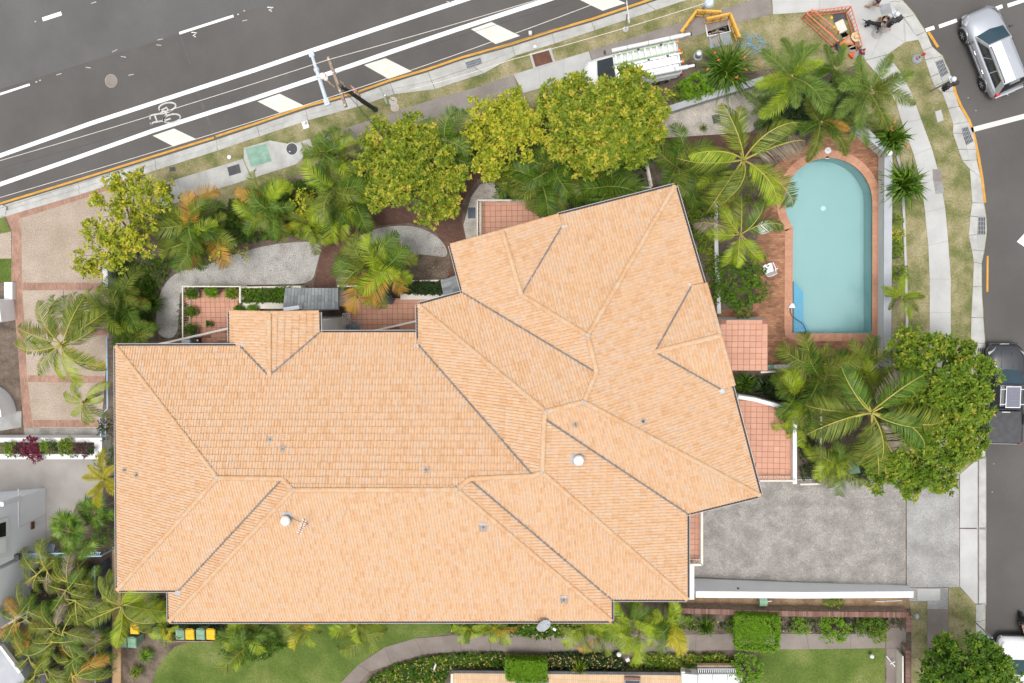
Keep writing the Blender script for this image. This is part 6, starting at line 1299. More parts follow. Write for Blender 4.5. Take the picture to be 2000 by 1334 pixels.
    for i in range(6):
        for j in range(4): mb=MB(); mb.box((-.45+.172*i,-.245+.163*j,1.8485),(.170,.161,.006)); mb.build('solar_cell',M['solar'],s_,local=True)
    mb=MB(); mb.bar((-.4,-.62,1.80),(-.4,.62,1.80),.05,.03); mb.bar((.38,-.62,1.80),(.38,.62,1.80),.05,.03); mb.build('cross_bars',M['steel'],e,local=True)
    mb=MB(); mb.bar((-.92,-.2,1.15),(-.92,.2,1.15),.05,.04); mb.build('brake_light',M['lens'],e,local=True); mb=MB(); mb.bar((-2.64,-.85,.55),(-2.64,.85,.55),.16,.2); mb.build('rear_bumper',M['steel'],e,local=True); mb=MB(); mb.bar((2.60,-.7,.5),(2.60,.7,.5),.14,.2); mb.build('front_bumper',M['black'],e,local=True)
    mb=MB(); mb.bar((2.62,-.22,.64),(2.62,.22,.64),.02,.1); mb.build('number_plate',M['white'],e,local=True)
    for k in (-.3,.3): mb=MB(); mb.bar((1.4,k,1.135),(2.25,k*.9,1.06),.03,.015); mb.build('bonnet_crease',M['cargrey'],e,local=True)
    mirrors(e,1.12,.92,1.12,'black'); arches(e,(1.62,-1.55),.92,.39,'black')
    for x in (1.62,-1.55):
        for s in (-1,1): wheel(e,x,s*.80,.39,.24)
ute()
def van():
    a=P(1148,151,1.0); b=P(1326,113,1.0); d=a-b; c=(a+b)/2; ang=math.atan2(d.y,d.x); e=empty('work_van',Vector((c.x,c.y,.02)),'white tradesman van loaded with ladders and long conduit tubes, parked under the trees','van',None,ang)
    w=.92; mb=MB()
    loft(mb,[ringy(-2.45,.86,.42,1.1,1.25,.0,.05),ringy(-2.3,w,.38,1.1,1.25,.0,.05),ringy(.9,w,.36,1.0,1.15,.0,.05),ringy(1.35,w,.36,.98,1.10,.05,.12),ringy(1.95,w*.97,.38,.9,1.02,.07,.2),ringy(2.35,.84,.4,.78,.92,.06,.22),ringy(2.58,.66,.44,.66,.74,.04,.18)]); mb.build('body',M['carwhite'],e,smooth=True,local=True)
    B=[Vector((1.85,s*.74,1.10)) for s in (1,-1)]; T=[Vector((.95,s*.66,1.72)) for s in (1,-1)]; RT=[Vector((-2.25,s*.70,1.80)) for s in (1,-1)]; RB=[Vector((-2.4,s*.82,1.2)) for s in (1,-1)]
    mb=MB(); mb.add([B[0],B[1],T[1],T[0],RT[0],RT[1],RB[1],RB[0],Vector((.95,0,1.78)),Vector((-2.25,0,1.86)),Vector((1.95,0,1.13))],[(0,10,8,3),(10,1,2,8),(3,8,9,4),(8,2,5,9),(4,9,5,6,7),(0,3,4,7),(1,6,5,2)]); mb.build('cabin',M['carwhite'],e,local=True)
    ws=[Vector((1.80,.70,1.135)),Vector((1.90,0,1.165)),Vector((1.80,-.70,1.135)),Vector((1.0,-.60,1.695)),Vector((1.02,0,1.75)),Vector((1.0,.60,1.695))]; nn=(ws[2]-ws[0]).cross(ws[4]-ws[0]).normalized(); nn=nn if nn.z>0 else -nn; mb=MB(); quadp(mb,[ws[0],ws[1],ws[4],ws[5]],nn,.012); quadp(mb,[ws[1],ws[2],ws[3],ws[4]],nn,.012); mb.build('windscreen',M['glass'],e,local=True)
    for s in (1,-1):
        i=0 if s>0 else 1; n=Vector((0,s*.97,.2)); lerp=lambda x0,t:(B[i].lerp(RB[i],x0)).lerp(T[i].lerp(RT[i],x0),t); sideglass(e,lerp(.05,.1),lerp(.24,.1),lerp(.22,.88),lerp(.04,.88),n)
        for z in (.75,.95): mb=MB(); mb.bar((.6,s*.925,z),(-2.2,s*.925,z),.02,.03); mb.build('side_moulding',M['zinc'],e,local=True)
        mb=MB(); mb.box((-2.4,s*.84,.95),(.12,.1,.4)); mb.build('tail_light',M['redlens'],e,local=True)
        mb=MB(); mb.box((2.2,s*.72,.86),(.3,.2,.16),top=.7); mb.build('headlight',M['lens'],e,local=True)
    mirrors(e,1.35,.92,1.2,'black'); arches(e,(1.55,-1.45),.92,.35,'carwhite')
    for x in (1.55,-1.45):
        for s in (-1,1): wheel(e,x,s*.83,.35)
    z=2.02
    for x in (.6,-.7,-2.0): mb=MB(); mb.bar((x,-.86,z-.1),(x,.86,z-.1),.06,.05); mb.bar((x,-.8,z-.1),(x,-.72,1.72),.05,.05); mb.bar((x,.8,z-.1),(x,.72,1.72),.05,.05); mb.build('roof_rack',M['steel'],e,local=True)
    # conduit tubes, lying on the rack: things of their own
    mw=Matrix.Translation(e.location)@Matrix.Rotation(ang,4,'Z')
    def top(name,label,cat,parts,group=None):
        o=empty(name,mw@Vector((-.8,0,z)),label,cat,group,ang)
        for nm,mb,m in parts: mb.v=[(x+.8,y,zz-z) for x,y,zz in mb.v]; mb.build(nm,M[m],o,local=True)
    def tubeset(y0,x0,x1,lb):
        parts=[]; 
        mb=MB(); mb.tube([(x0,y0,z+.09),(x1+.35,y0,z+.09)],.11,12); parts.append(('tube',mb,'pipe'))
        mb=MB(); mb.tube([(x1+.5,y0,z+.09),(x1,y0,z+.09)],.075,12); parts.append(('inner_tube',mb,'pipe'))
        for x in (.2,-.9,-2.0): mb=MB(); mb.tube([(x-.03,y0,z+.09),(x+.03,y0,z+.09)],.118,12); parts.append(('strap',mb,'zinc'))
        mb=MB(); mb.tube([(x1-.06,y0,z+.09),(x1,y0,z+.09)],.10,12); parts.append(('end_cap',mb,'black'))
        top('conduit_tube',lb,'tube',parts,'conduit tubes on the van roof')
    tubeset(-.80,1.0,-3.05,'long white conduit tube on the van roof, on the side by the main road'); tubeset(.80,.3,-3.0,'long white conduit tube on the van roof, on the side by the trees')
    def ladder(y0,wd,x0,x1,m,lb,zz,n):
        parts=[]
        for s in (-1,1): mb=MB(); mb.bar((x0,y0+s*wd/2,zz),(x1,y0+s*wd/2,zz),.06,.09); parts.append(('stile',mb,m))
        for i in range(n): x=x0+(x1-x0)*(i+.5)/n; mb=MB(); mb.bar((x,y0-wd/2,zz),(x,y0+wd/2,zz),.07,.05); parts.append(('rung',mb,'alu'))
        for s in (-1,1): mb=MB(); mb.box((x1-.02,y0+s*wd/2,zz),(.10,.14,.12)); parts.append(('foot',mb,'orange'))
        for x in (x0*.6+x1*.4,x0*.25+x1*.75): mb=MB(); mb.box((x,y0-wd/2,zz+.06),(.12,.10,.05)); parts.append(('clamp',mb,'black'))
        top('ladder',lb,'ladder',parts,'ladders on the van roof')
    ladder(-.34,.46,1.0,-2.35,'greenrail','green railed ladder on the van roof nearer the main road',z+.04,11); ladder(.26,.42,.35,-2.45,'alu','grey aluminium ladder on the van roof nearer the trees',z+.04,9)
van()
def sedan():
    c=P(1983,1320,.7); e=empty('parked_car',Vector((c.x,c.y,RZ+.01)),'white hatchback mostly hidden by the tree in the bottom right corner','car',None,R(92))
    w=.88; mb=MB(); loft(mb,[ringy(-2.1,.7,.4,.8,.95,.02,.14),ringy(-1.9,w,.3,.9,1.0),ringy(.6,w,.28,.88,.98),ringy(1.0,w,.28,.86,.96,.05,.13),ringy(1.6,w*.97,.3,.78,.88,.06,.2),ringy(1.95,.78,.32,.7,.78,.05,.22),ringy(2.12,.6,.38,.6,.66,.03,.16)]); mb.build('body',M['carwhite'],e,smooth=True,local=True)
    B=[Vector((1.05,s*.72,.98)) for s in (1,-1)]; T=[Vector((.3,s*.56,1.44)) for s in (1,-1)]; RT=[Vector((-1.4,s*.56,1.44)) for s in (1,-1)]; RB=[Vector((-2.0,s*.7,.98)) for s in (1,-1)]
    mb=MB(); mb.add([B[0],B[1],T[1],T[0],RT[0],RT[1],RB[1],RB[0]],[(0,1,2,3),(3,2,5,4),(4,5,6,7),(0,3,4,7),(1,6,5,2)]); mb.build('cabin',M['carwhite'],e,local=True)
    mb=MB(); nn=Vector((.5,0,.86)); quadp(mb,[Vector((1.0,.66,1.01)),Vector((1.0,-.66,1.01)),Vector((.36,-.5,1.41)),Vector((.36,.5,1.41))],nn,.012); mb.build('windscreen',M['glassblue'],e,local=True)
    for s in (1,-1):
        i=0 if s>0 else 1; n=Vector((0,s*.95,.3)); lerp=lambda x0,t:(B[i].lerp(RB[i],x0)).lerp(T[i].lerp(RT[i],x0),t); sideglass(e,lerp(.08,.1),lerp(.85,.1),lerp(.85,.88),lerp(.1,.88),n)
        mb=MB(); mb.add([Vector((x,s*y,z)) for x,y,z in ((2.06,.6,.66),(1.75,.82,.76),(1.62,.82,.84),(1.85,.6,.86))],[(0,1,2,3)]); mb.build('headlight',M['lens'],e,local=True); mb=MB(); mb.box((-2.02,s*.66,.85),(.12,.2,.2)); mb.build('tail_light',M['redlens'],e,local=True)
    mb=MB(); mb.bar((2.1,-.6,.5),(2.1,.6,.5),.1,.2); mb.build('front_bumper',M['dgrey'],e,local=True)
    mirrors(e,.8,.88,1.0,'carwhite'); arches(e,(1.3,-1.3),.88,.32,'carwhite')
    for x in (1.3,-1.3):
        for s in (-1,1): wheel(e,x,s*.81,.32,.21)
sedan()
# motor scooter with rider at the right edge
sc_=empty('motor_scooter',P(1993,1222,RZ),'black scooter with round mirrors at the right edge ahead of the white hatchback','scooter',None,R(100))
mb=MB(); loft(mb,[[Vector((x,y*w_,z)) for y,z in ((-1,z0),(-1.1,(z0+z1)/2),(-.6,z1),(.6,z1),(1.1,(z0+z1)/2),(1,z0))] for x,w_,z0,z1 in ((-.85,.10,.5,.66),(-.6,.16,.35,.76),(-.1,.17,.32,.78),(.15,.14,.25,.42),(.45,.15,.25,.45),(.6,.17,.3,.95),(.72,.08,.5,1.0))]); mb.build('bodywork',M['black'],sc_,local=True)
for x in (-.62,.68): mb=MB(); mb.lathe([(.14,-.05),(.22,-.06),(.24,0),(.22,.06),(.14,.05)],(x,0,.24),16,q=Matrix.Rotation(R(90),3,'X')); mb.build('wheel',M['rubber'],sc_,local=True)
mb=MB(); mb.tube([(.48,-.36,1.02),(.55,-.1,1.0),(.55,.1,1.0),(.48,.36,1.02)],.022,8); mb.build('handlebar',M['black'],sc_,local=True)
for s in (-1,1): mb=MB(); mb.tube([(.52,s*.25,1.02),(.6,s*.34,1.2)],.01,5); mb.lathe([(.07,-.01),(.07,.012),(0,.014)],(.6,s*.36,1.23),12,q=Matrix.Rotation(R(60),3,'Y')); mb.build('mirror',M['chrome'],sc_,local=True)
mb=MB(); mb.box((-.25,0,.83),(.62,.3,.09),top=.9); mb.build('seat',M['dgrey'],sc_,local=True); mb=MB(); mb.box((.66,0,.82),(.05,.2,.14)); mb.build('headlight',M['lens'],sc_,local=True)

# ============================================================= people and the dog
def skinmesh(name,joints,bones,m,par,root=0,sub=1):
    me=bpy.data.meshes.new(name); me.from_pydata([j[:3] for j in joints],bones,[]); me.materials.append(M[m]); o=bpy.data.objects.new(name,me); col.objects.link(o); o.parent=par
    md=o.modifiers.new('Skin','SKIN'); md.use_smooth_shade=True
    sv=me.skin_vertices[0].data
    for i,j in enumerate(joints):
        r_=j[3]; sv[i].radius=(r_,r_) if not isinstance(r_,tuple) else r_; sv[i].use_root=(i==root)
    s=o.modifiers.new('Subdivision','SUBSURF'); s.levels=sub; s.render_levels=sub; return o
def hand(par,w_,d,m='skin',flip=1):
    d=Vector(d).normalized(); up=Vector((0,0,1)) if abs(d.z)<.8 else Vector((1,0,0)); sd=d.cross(up).normalized(); n=sd.cross(d); w_=Vector(w_); mb=MB()
    mb.tube([w_-d*.01,w_+d*.04,w_+d*.085],[.026,.038,.036],8)
    for k,(l,off) in enumerate(((.065,-.028),(.078,-.01),(.073,.009),(.055,.026))):
        b=w_+d*.08+sd*off; mb.tube([b,b+d*l*.5-n*.006,b+d*l*.85-n*.022,b+d*l-n*.035],[.0095,.009,.008,.006],6)
    b=w_+d*.03+sd*.032*flip; mb.tube([b,b+(d*.6+sd*.8*flip)*.035,b+(d*.9+sd*.5*flip)*.06-n*.01],[.012,.0105,.008],6); mb.build('hand',M[m],par,local=True,smooth=True)
def head(par,c,fwd,m,hair,hm='hair',long=False,tilt=0.0):
    c=Vector(c); f=Vector(fwd).normalized(); up=Vector((0,0,1)); up=(up-f*up.dot(f)).normalized(); s=f.cross(up); q=Matrix((f,s,up)).transposed(); mb=MB()
    prof=[(0,-.125),(.05,-.118),(.068,-.08),(.078,-.03),(.08,.03),(.072,.075),(.045,.108),(0,.12)]
    vs=[];n=12
    for r_,z in prof:
        for k in range(n): a=2*math.pi*k/n; vs.append(c+q@Vector((r_*1.12*math.cos(a)+(.012 if z<-.03 else 0),r_*.95*math.sin(a),z)))
    mb.add(vs,[(i*n+k,i*n+(k+1)%n,(i+1)*n+(k+1)%n,(i+1)*n+k) for i in range(len(prof)-1) for k in range(n)]); h=mb.build('head',M[m],par,local=True,smooth=True)
    mb=MB(); mb.add([c+q@Vector(k) for k in ((.086,-.014,-.03),(.086,.014,-.03),(.112,0,-.028),(.088,0,.02))],[(0,1,2),(1,3,2),(3,0,2)]); mb.build('nose',M[m],h,local=False) if False else mb.build('nose',M[m],h,local=True)
    for t in (-1,1):
        mb=MB(); mb.lathe([(0,-.008),(.009,0),(0,.008)],c+q@Vector((.083,t*.03,.008)),8); mb.build('eye',M['hairdark'],h,local=True); mb=MB(); mb.lathe([(0,-.02),(.016,0),(0,.02)],c+q@Vector((0,t*.078,0)),8); mb.build('ear',M[m],h,local=True)
    mb=MB(); mb.bar(c+q@Vector((.084,-.022,-.062)),c+q@Vector((.084,.022,-.062)),.008,.008); mb.build('mouth',M['redlens'],h,local=True)
    if hair:
        mb=MB(); vs=[]; pr=[(.086,-.06),(.094,-.02),(.095,.03),(.086,.085),(.055,.122),(0,.134)]
        for r_,z in pr:
            for k in range(n): a=2*math.pi*k/n; x=r_*1.1*math.cos(a); vs.append(c+q@Vector((min(x,.066 if z<.06 else x)-.012,r_*.98*math.sin(a),z)))
        mb.add(vs,[(i*n+k,i*n+(k+1)%n,(i+1)*n+(k+1)%n,(i+1)*n+k) for i in range(len(pr)-1) for k in range(n)]); hb=mb.build('hair',M[hm],par,local=True,smooth=True)
        if long: mb=MB(); mb.tube([c+q@Vector((-.07,0,.05)),c+q@Vector((-.12,.02,-.05)),c+q@Vector((-.11,.03,-.2)),c+q@Vector((-.09,.03,-.3))],[.045,.05,.04,.015],8); mb.build('ponytail',M[hm],hb,local=True,smooth=True)
    return h
def person(loc,rz,label,J,cloth,hairm,hatf=None,long=False,skin='skin',group=None):
    """J: joint dict, local metres, facing +x. One continuous body; clothes are children."""
    e=empty('person',loc,label,'person',group,rz); n=['hip','waist','chest','neck','lsh','lel','lwr','rsh','rel','rwr','lth','lkn','lan','lto','rth','rkn','ran','rto']
    rad=dict(hip=.13,waist=.12,chest=.14,neck=.055,lsh=.07,lel=.045,lwr=.03,rsh=.07,rel=.045,rwr=.03,lth=.095,lkn=.06,lan=.04,lto=.035,rth=.095,rkn=.06,ran=.04,rto=.035)
    js=[tuple(J[k])+(rad[k],) for k in n]; ix={k:i for i,k in enumerate(n)}
    bs=[('hip','waist'),('waist','chest'),('chest','neck'),('chest','lsh'),('lsh','lel'),('lel','lwr'),('chest','rsh'),('rsh','rel'),('rel','rwr'),('hip','lth'),('lth','lkn'),('lkn','lan'),('lan','lto'),('hip','rth'),('rth','rkn'),('rkn','ran'),('ran','rto')]
    skinmesh('body',js,[(ix[a],ix[b]) for a,b in bs],skin,e)
    def part(name,keys,bones,m,k=1.12,cut=None):
        jj=[]; 
        for q in keys:
            p=Vector(J[q]) if q in J else cut[q]; jj.append((p.x,p.y,p.z,(rad.get(q,.06))*k+.008))
        ii={q:i for i,q in enumerate(keys)}; skinmesh(name,jj,[(ii[a],ii[b]) for a,b in bones],m,e)
    up=lambda a,b,t:Vector(J[a]).lerp(Vector(J[b]),t)
    rad.update(lsl=.058,rsl=.058,lle=.055,rle=.055)
    if 'shirt' in cloth:
        t=cloth.get('sleeve',.75); part('shirt',['hip','waist','chest','lsh','lsl','rsh','rsl'],[('hip','waist'),('waist','chest'),('chest','lsh'),('lsh','lsl'),('chest','rsh'),('rsh','rsl')],cloth['shirt'],1.1,dict(lsl=up('lsh','lel',t),rsl=up('rsh','rel',t)))
    if 'pants' in cloth:
        t=cloth.get('leg',.85); kk=['hip','lth','lkn','rth','rkn']; bb=[('hip','lth'),('lth','lkn'),('hip','rth'),('rth','rkn')]
        c={}
        if t>0: kk+=['lle','rle']; bb+=[('lkn','lle'),('rkn','rle')]; c=dict(lle=up('lkn','lan',t),rle=up('rkn','ran',t))
        part('trousers' if t>0 else 'shorts',kk,bb,cloth['pants'],1.14,c)
    for s in 'lr':
        a,t=Vector(J[s+'an']),Vector(J[s+'to']); d=(t-a); d.z=0; d=d.normalized() if d.length>.01 else Vector((1,0,0)); ang=math.atan2(d.y,d.x); mb=MB(); mb.box(a+d*.08+Vector((0,0,-.03)),(.27,.10,.09),rz=ang,top=.85); mb.build('shoe',M[cloth.get('shoe','black')],e,local=True)
        w_,el=Vector(J[s+'wr']),Vector(J[s+'el']); hand(e,w_,w_-el,skin,1 if s=='l' else -1)
    nk=Vector(J['neck']); hf=Vector(J['face']); hc=nk+(Vector((0,0,.15)) if 'headoff' not in J else Vector(J['headoff'])); head(e,hc,hf,skin,hatf is None,hairm,long)
    if hatf: 
        mb=MB(); up_=Vector((0,0,1)); f=hf.normalized(); q=(up_*.93+f*.36).normalized().to_track_quat('Z','X').to_matrix(); c=hc+q@Vector((0,0,.04)); mb.lathe([(.24,0),(.25,.012),(.12,.02),(.115,.09),(.09,.125),(0,.13)],c,22,q=q); hb=mb.build('hat',M['straw'],e,local=True); mb=MB(); mb.lathe([(.121,.025),(.121,.05),(.117,.05)],c,22,q=q); mb.build('hat_band',M['rust'],hb,local=True)
    return e
# kneeling worker in orange, leaning over the pit with both arms down
p0=P(1640,91,0); dirw=P(1660,82,0)-p0
person(p0,math.atan2(dirw.y,dirw.x),'worker in an orange shirt and straw hat kneeling over the open pit',dict(hip=(-.15,0,.42),waist=(.02,0,.58),chest=(.28,0,.70),neck=(.44,0,.76),lsh=(.34,.2,.70),lel=(.50,.26,.42),lwr=(.60,.18,.16),rsh=(.34,-.2,.70),rel=(.50,-.26,.44),rwr=(.62,-.14,.18),lth=(-.12,.12,.38),lkn=(.14,.16,.08),lan=(-.30,.16,.09),lto=(-.42,.16,.05),rth=(-.12,-.12,.38),rkn=(.12,-.15,.08),ran=(-.34,-.15,.09),rto=(-.46,-.15,.05),face=(.7,0,-.7),headoff=(.13,0,.06)),dict(shirt='hiviz',sleeve=.8,pants='jeans'),'hair',True)
# woman crouching with her hand on the dog
p0=P(1722,42,.02); 
person(p0,R(-75),'woman in a black top crouching on the pavement to pat the dog',dict(hip=(-.10,0,.34),waist=(0,0,.52),chest=(.14,0,.74),neck=(.22,0,.90),lsh=(.18,.18,.80),lel=(.36,.24,.62),lwr=(.56,.14,.52),rsh=(.18,-.18,.80),rel=(.34,-.26,.60),rwr=(.56,-.2,.50),lth=(-.04,.11,.34),lkn=(.34,.18,.42),lan=(.12,.18,.08),lto=(.26,.2,.04),rth=(-.04,-.11,.34),rkn=(.30,-.2,.14),ran=(-.08,-.2,.08),rto=(.04,-.2,.04),face=(.85,0,-.5),headoff=(.06,0,.13)),dict(shirt='blackcloth',sleeve=.4,pants='tancloth',leg=.3,shoe='tancloth'),'hairdark',None,True,'skin2')
# person walking at the top edge
p0=P(1702,12,.02)
person(p0,R(-20),'person in a navy top and pale shorts at the very top edge',dict(hip=(0,0,.92),waist=(.01,0,1.08),chest=(.03,0,1.30),neck=(.04,0,1.47),lsh=(.02,.19,1.40),lel=(-.08,.26,1.14),lwr=(.04,.28,.92),rsh=(.02,-.19,1.40),rel=(.05,-.26,1.14),rwr=(.22,-.24,.98),lth=(.02,.10,.88),lkn=(.18,.11,.50),lan=(.16,.11,.09),lto=(.30,.11,.04),rth=(0,-.10,.88),rkn=(-.02,-.11,.48),ran=(-.28,-.11,.14),rto=(-.18,-.11,.05),face=(1,0,-.15)),dict(shirt='navycloth',sleeve=.7,pants='tancloth',leg=0,shoe='tancloth'),'hair',None,True,'skin2')
# rider on the scooter
rl=sc_.location
person(Vector((rl.x,rl.y,RZ)),R(100),'scooter rider with tan arms at the right edge of the picture',dict(hip=(-.25,0,.92),waist=(-.22,0,1.08),chest=(-.12,0,1.32),neck=(-.06,0,1.48),lsh=(-.08,.2,1.40),lel=(.14,.34,1.20),lwr=(.40,.33,1.06),rsh=(-.08,-.2,1.40),rel=(.14,-.34,1.20),rwr=(.40,-.33,1.06),lth=(-.16,.13,.90),lkn=(.24,.18,.78),lan=(.22,.17,.36),lto=(.36,.17,.32),rth=(-.16,-.13,.90),rkn=(.24,-.18,.78),ran=(.22,-.17,.36),rto=(.36,-.17,.32),face=(1,0,-.1)),dict(shirt='blackcloth',sleeve=.5,pants='blackcloth'),'hair')
# black and white dog, side on, head up to the woman's hand
dp=P(1704,52,.02); dd=P(1724,56,0)-P(1686,48,0); dog=empty('dog',dp,'black and white dog on the pavement under the crouching woman\'s hand','dog',None,math.atan2(dd.y,dd.x))
J=[(-.34,0,.50,.10),(-.10,0,.50,.105),(.16,0,.50,.125),(.34,0,.58,.085),(.46,0,.66,.075),(.60,0,.62,.04),(.68,0,.60,.03),
 (-.46,0,.54,.035),(-.60,.02,.60,.025),(-.72,.04,.58,.014),
 (.20,.08,.42,.055),(.18,.09,.24,.032),(.22,.09,.05,.026),(.28,.09,.03,.026),(.20,-.08,.42,.055),(.24,-.09,.24,.032),(.26,-.09,.05,.026),(.32,-.09,.03,.026),
 (-.34,.09,.42,.07),(-.26,.10,.30,.045),(-.44,.10,.18,.026),(-.40,.10,.04,.025),(-.33,.10,.03,.025),(-.34,-.09,.42,.07),(-.24,-.10,.30,.045),(-.42,-.10,.18,.026),(-.38,-.10,.04,.025),(-.31,-.10,.03,.025)]
E_=[(0,1),(1,2),(2,3),(3,4),(4,5),(5,6),(0,7),(7,8),(8,9),(2,10),(10,11),(11,12),(12,13),(2,14),(14,15),(15,16),(16,17),(0,18),(18,19),(19,20),(20,21),(21,22),(0,23),(23,24),(24,25),(25,26),(26,27)]
skinmesh('body',J,E_,'furblack',dog,1)
skinmesh('neck_fur',[(.24,0,.56,.112),(.34,0,.60,.10),(.42,0,.65,.085)],[(0,1),(1,2)],'furwhite',dog)
skinmesh('muzzle_blaze',[(.50,0,.685,.055),(.60,0,.645,.042),(.69,0,.61,.034)],[(0,1),(1,2)],'furwhite',dog)
for s in (-1,1): mb=MB(); mb.add([Vector(k) for k in ((.42,s*.05,.72),(.48,s*.07,.72),(.42,s*.11,.70),(.40,s*.13,.62))],[(0,1,2),(0,2,3),(1,3,2)]); mb.build('ear',M['furblack'],dog,local=True)
mb=MB(); mb.lathe([(0,-.016),(.018,0),(0,.016)],(.725,0,.612),8); mb.build('nose',M['black'],dog,local=True)
mb=MB(); mb.tube([(.30,-.1,.56),(.30,0,.70),(.30,.1,.56)],.012,5); mb.build('collar',M['redlens'],dog,local=True)
# ============================================================= fronds (made once, shared by every palm)
random.seed(11); rng=np.random.default_rng(11)
def frond(kind, L, seed):
    """one frond along +x from its base, in unit metres, leaflets both sides; slots: leaf, stalk"""
    rd=random.Random(seed); mb=MB()
    a0,a1,p={'coco':(.55,-1.05,1.3),'cane':(1.0,-1.1,1.2),'fox':(.60,-.75,1.4),'lazy':(.30,-1.05,1.2)}[kind]
    N=26; pts=[Vector((0,0,0))]; bend=rd.uniform(-.6,.6)
    for i in range(N):
        t=i/N; a=a0+(a1-a0)*t**p; b=bend*t*t; pts.append(pts[-1]+Vector((math.cos(a)*math.cos(b),math.cos(a)*math.sin(b),math.sin(a)))*L/N)
    w0=L*(.011 if kind in('coco','lazy') else .013)
    mb.tube(pts[::2],[w0*(1-.85*i/13)+.004 for i in range(14)],5,m=1)
    pairs={'coco':50,'cane':40,'fox':54,'lazy':44}[kind]; rows={'fox':((-1,.0),(1,.0),(-1,.95),(1,.95),(-1,-.7),(1,-.7))}.get(kind,((-1,.0),(1,.0)))
    t0={'coco':.16,'cane':.14,'fox':.10,'lazy':.16}[kind]; maxl={'coco':.30,'cane':.34,'fox':.27,'lazy':.30}[kind]*L; wd={'coco':.032,'cane':.040,'fox':.022,'lazy':.028}[kind]*(L/2.4)**.5
    for i in range(pairs):
        t=t0+(1-t0)*(i+rd.random()*.5)/pairs; k=min(t*N,N-.01); j=int(k); c=pts[j].lerp(pts[j+1],k-j); ax=(pts[j+1]-pts[j]).normalized()
        up=Vector((0,0,1)); sd=ax.cross(up).normalized(); nn=sd.cross(ax)
        env=math.sin(math.pi*min(1,(t-t0)/(1-t0)*.86+.16))**.7*(1.0 if t<.93 else .8)
        for s,el in rows:
            if rd.random()<.03: continue
            l=maxl*env*rd.uniform(.82,1.1); fw=(.55+.55*t)*rd.uniform(.85,1.15)
            d=(ax*fw+sd*s*math.cos(el)+nn*(math.sin(el)+{'coco':-.42,'cane':.50,'fox':0,'lazy':-.15}[kind])).normalized()
            droop={'coco':.55,'cane':.22,'fox':.25,'lazy':.85}[kind]*rd.uniform(.6,1.3)
            m1=c+d*l*.5+Vector((0,0,-l*.10*droop)); e=c+(d*l*.95)+Vector((0,0,-l*.45*droop))
            ws=(ax-d*ax.dot(d)).normalized()*wd*.5
            mb.add([c-ws*.6,c+ws*.6,m1+ws,e,m1-ws],[(0,1,2,4),(4,2,3)],0,rd.random())
    return mb
def fan(L,seed):
    rd=random.Random(seed); mb=MB(); mb.tube([(0,0,0),(L*.28,0,L*.10),(L*.5,0,L*.10)],[.018,.014,.010],5,m=1); c=Vector((L*.5,0,L*.10)); n=26
    for i in range(n):
        a=R(-155+310*i/(n-1)); l=L*.52*(1-.25*abs(a)/2.7)*rd.uniform(.92,1.08); d=Vector((math.cos(a),math.sin(a),.12)); sd=Vector((-math.sin(a),math.cos(a),0))*L*.027; tip=c+d*l+Vector((0,0,-l*.22)); m1=c+d*l*.55
        mb.add([c-sd*.25,c+sd*.25,m1+sd+Vector((0,0,.012)),tip,m1-sd],[(0,1,2,4),(4,2,3)],0,rd.random())
    return mb
FM={}
def fmesh(kind,mat,v,L0=2.4):
    k=(kind,mat,v)
    if k not in FM:
        mb=fan(1.0,v*7+3) if kind=='fan' else frond(kind,L0,v*13+5); FM[k]=mb.mesh('frond_'+kind,[M[mat],M['rachis' if kind in('coco','lazy') else 'rachisg']])
    return FM[k]
def palm(name,label,u,v,zc,rpx,kind,n,mats,group,base=None,tilt=(-.1,.9),trunk=.12,az0=None,zb=0.0,stem=True,lean=.25,spread=1.0):
    """crown centre under photo pixel (u,v) at height zc; rpx = reach of the fronds in px"""
    c=P(u,v,zc); b=Vector((c.x+random.uniform(-lean,lean),c.y+random.uniform(-lean,lean),zb)) if base is None else P(*base,zb)
    e=empty(name,b,label,'palm',group)
    if stem:
        mb=MB(); m1=b.lerp(c,.5)+Vector((random.uniform(-.1,.1),random.uniform(-.1,.1),0)); mb.tube([b-Vector((0,0,.05)),b.lerp(m1,.5),m1,m1.lerp(c,.6),c],[trunk*1.25,trunk*1.05,trunk,trunk*.9,trunk*.75],10); mb.build('trunk',M['palmbark'],e)
        if kind in('coco','lazy','fox'):
            mb=MB(); mb.tube([c-Vector((0,0,.35)),c+Vector((0,0,.25))],[trunk*.9,trunk*.4],8); mb.build('crown_shaft',M['rachisg'],e)
    reach=rpx*spx(zc); L0=1.0 if kind=='fan' else 2.4; a=random.random()*6.28 if az0 is None else az0
    for i in range(n):
        a+=2.399+random.uniform(-.25,.25); t=(i+.5)/n; pitch=tilt[1]+(tilt[0]-tilt[1])*t+random.uniform(-.2,.2)
        s=reach/L0*1.12*random.uniform(.72,1.1)*(1-.22*(1-t))
        m=random.choices(mats[0],mats[1])[0] if isinstance(mats,tuple) else mats
        q=Matrix.Translation(c-b+Vector((0,0,random.uniform(-.12,.1))))@Matrix.Rotation(a,4,'Z')@Matrix.Rotation(-pitch*.6,4,'Y')@Matrix.Rotation(random.uniform(-.8,.8),4,'X')@Matrix.Scale(s,4)
        link('frond',fmesh(kind,m,random.randint(0,3)),e,q)
    return e
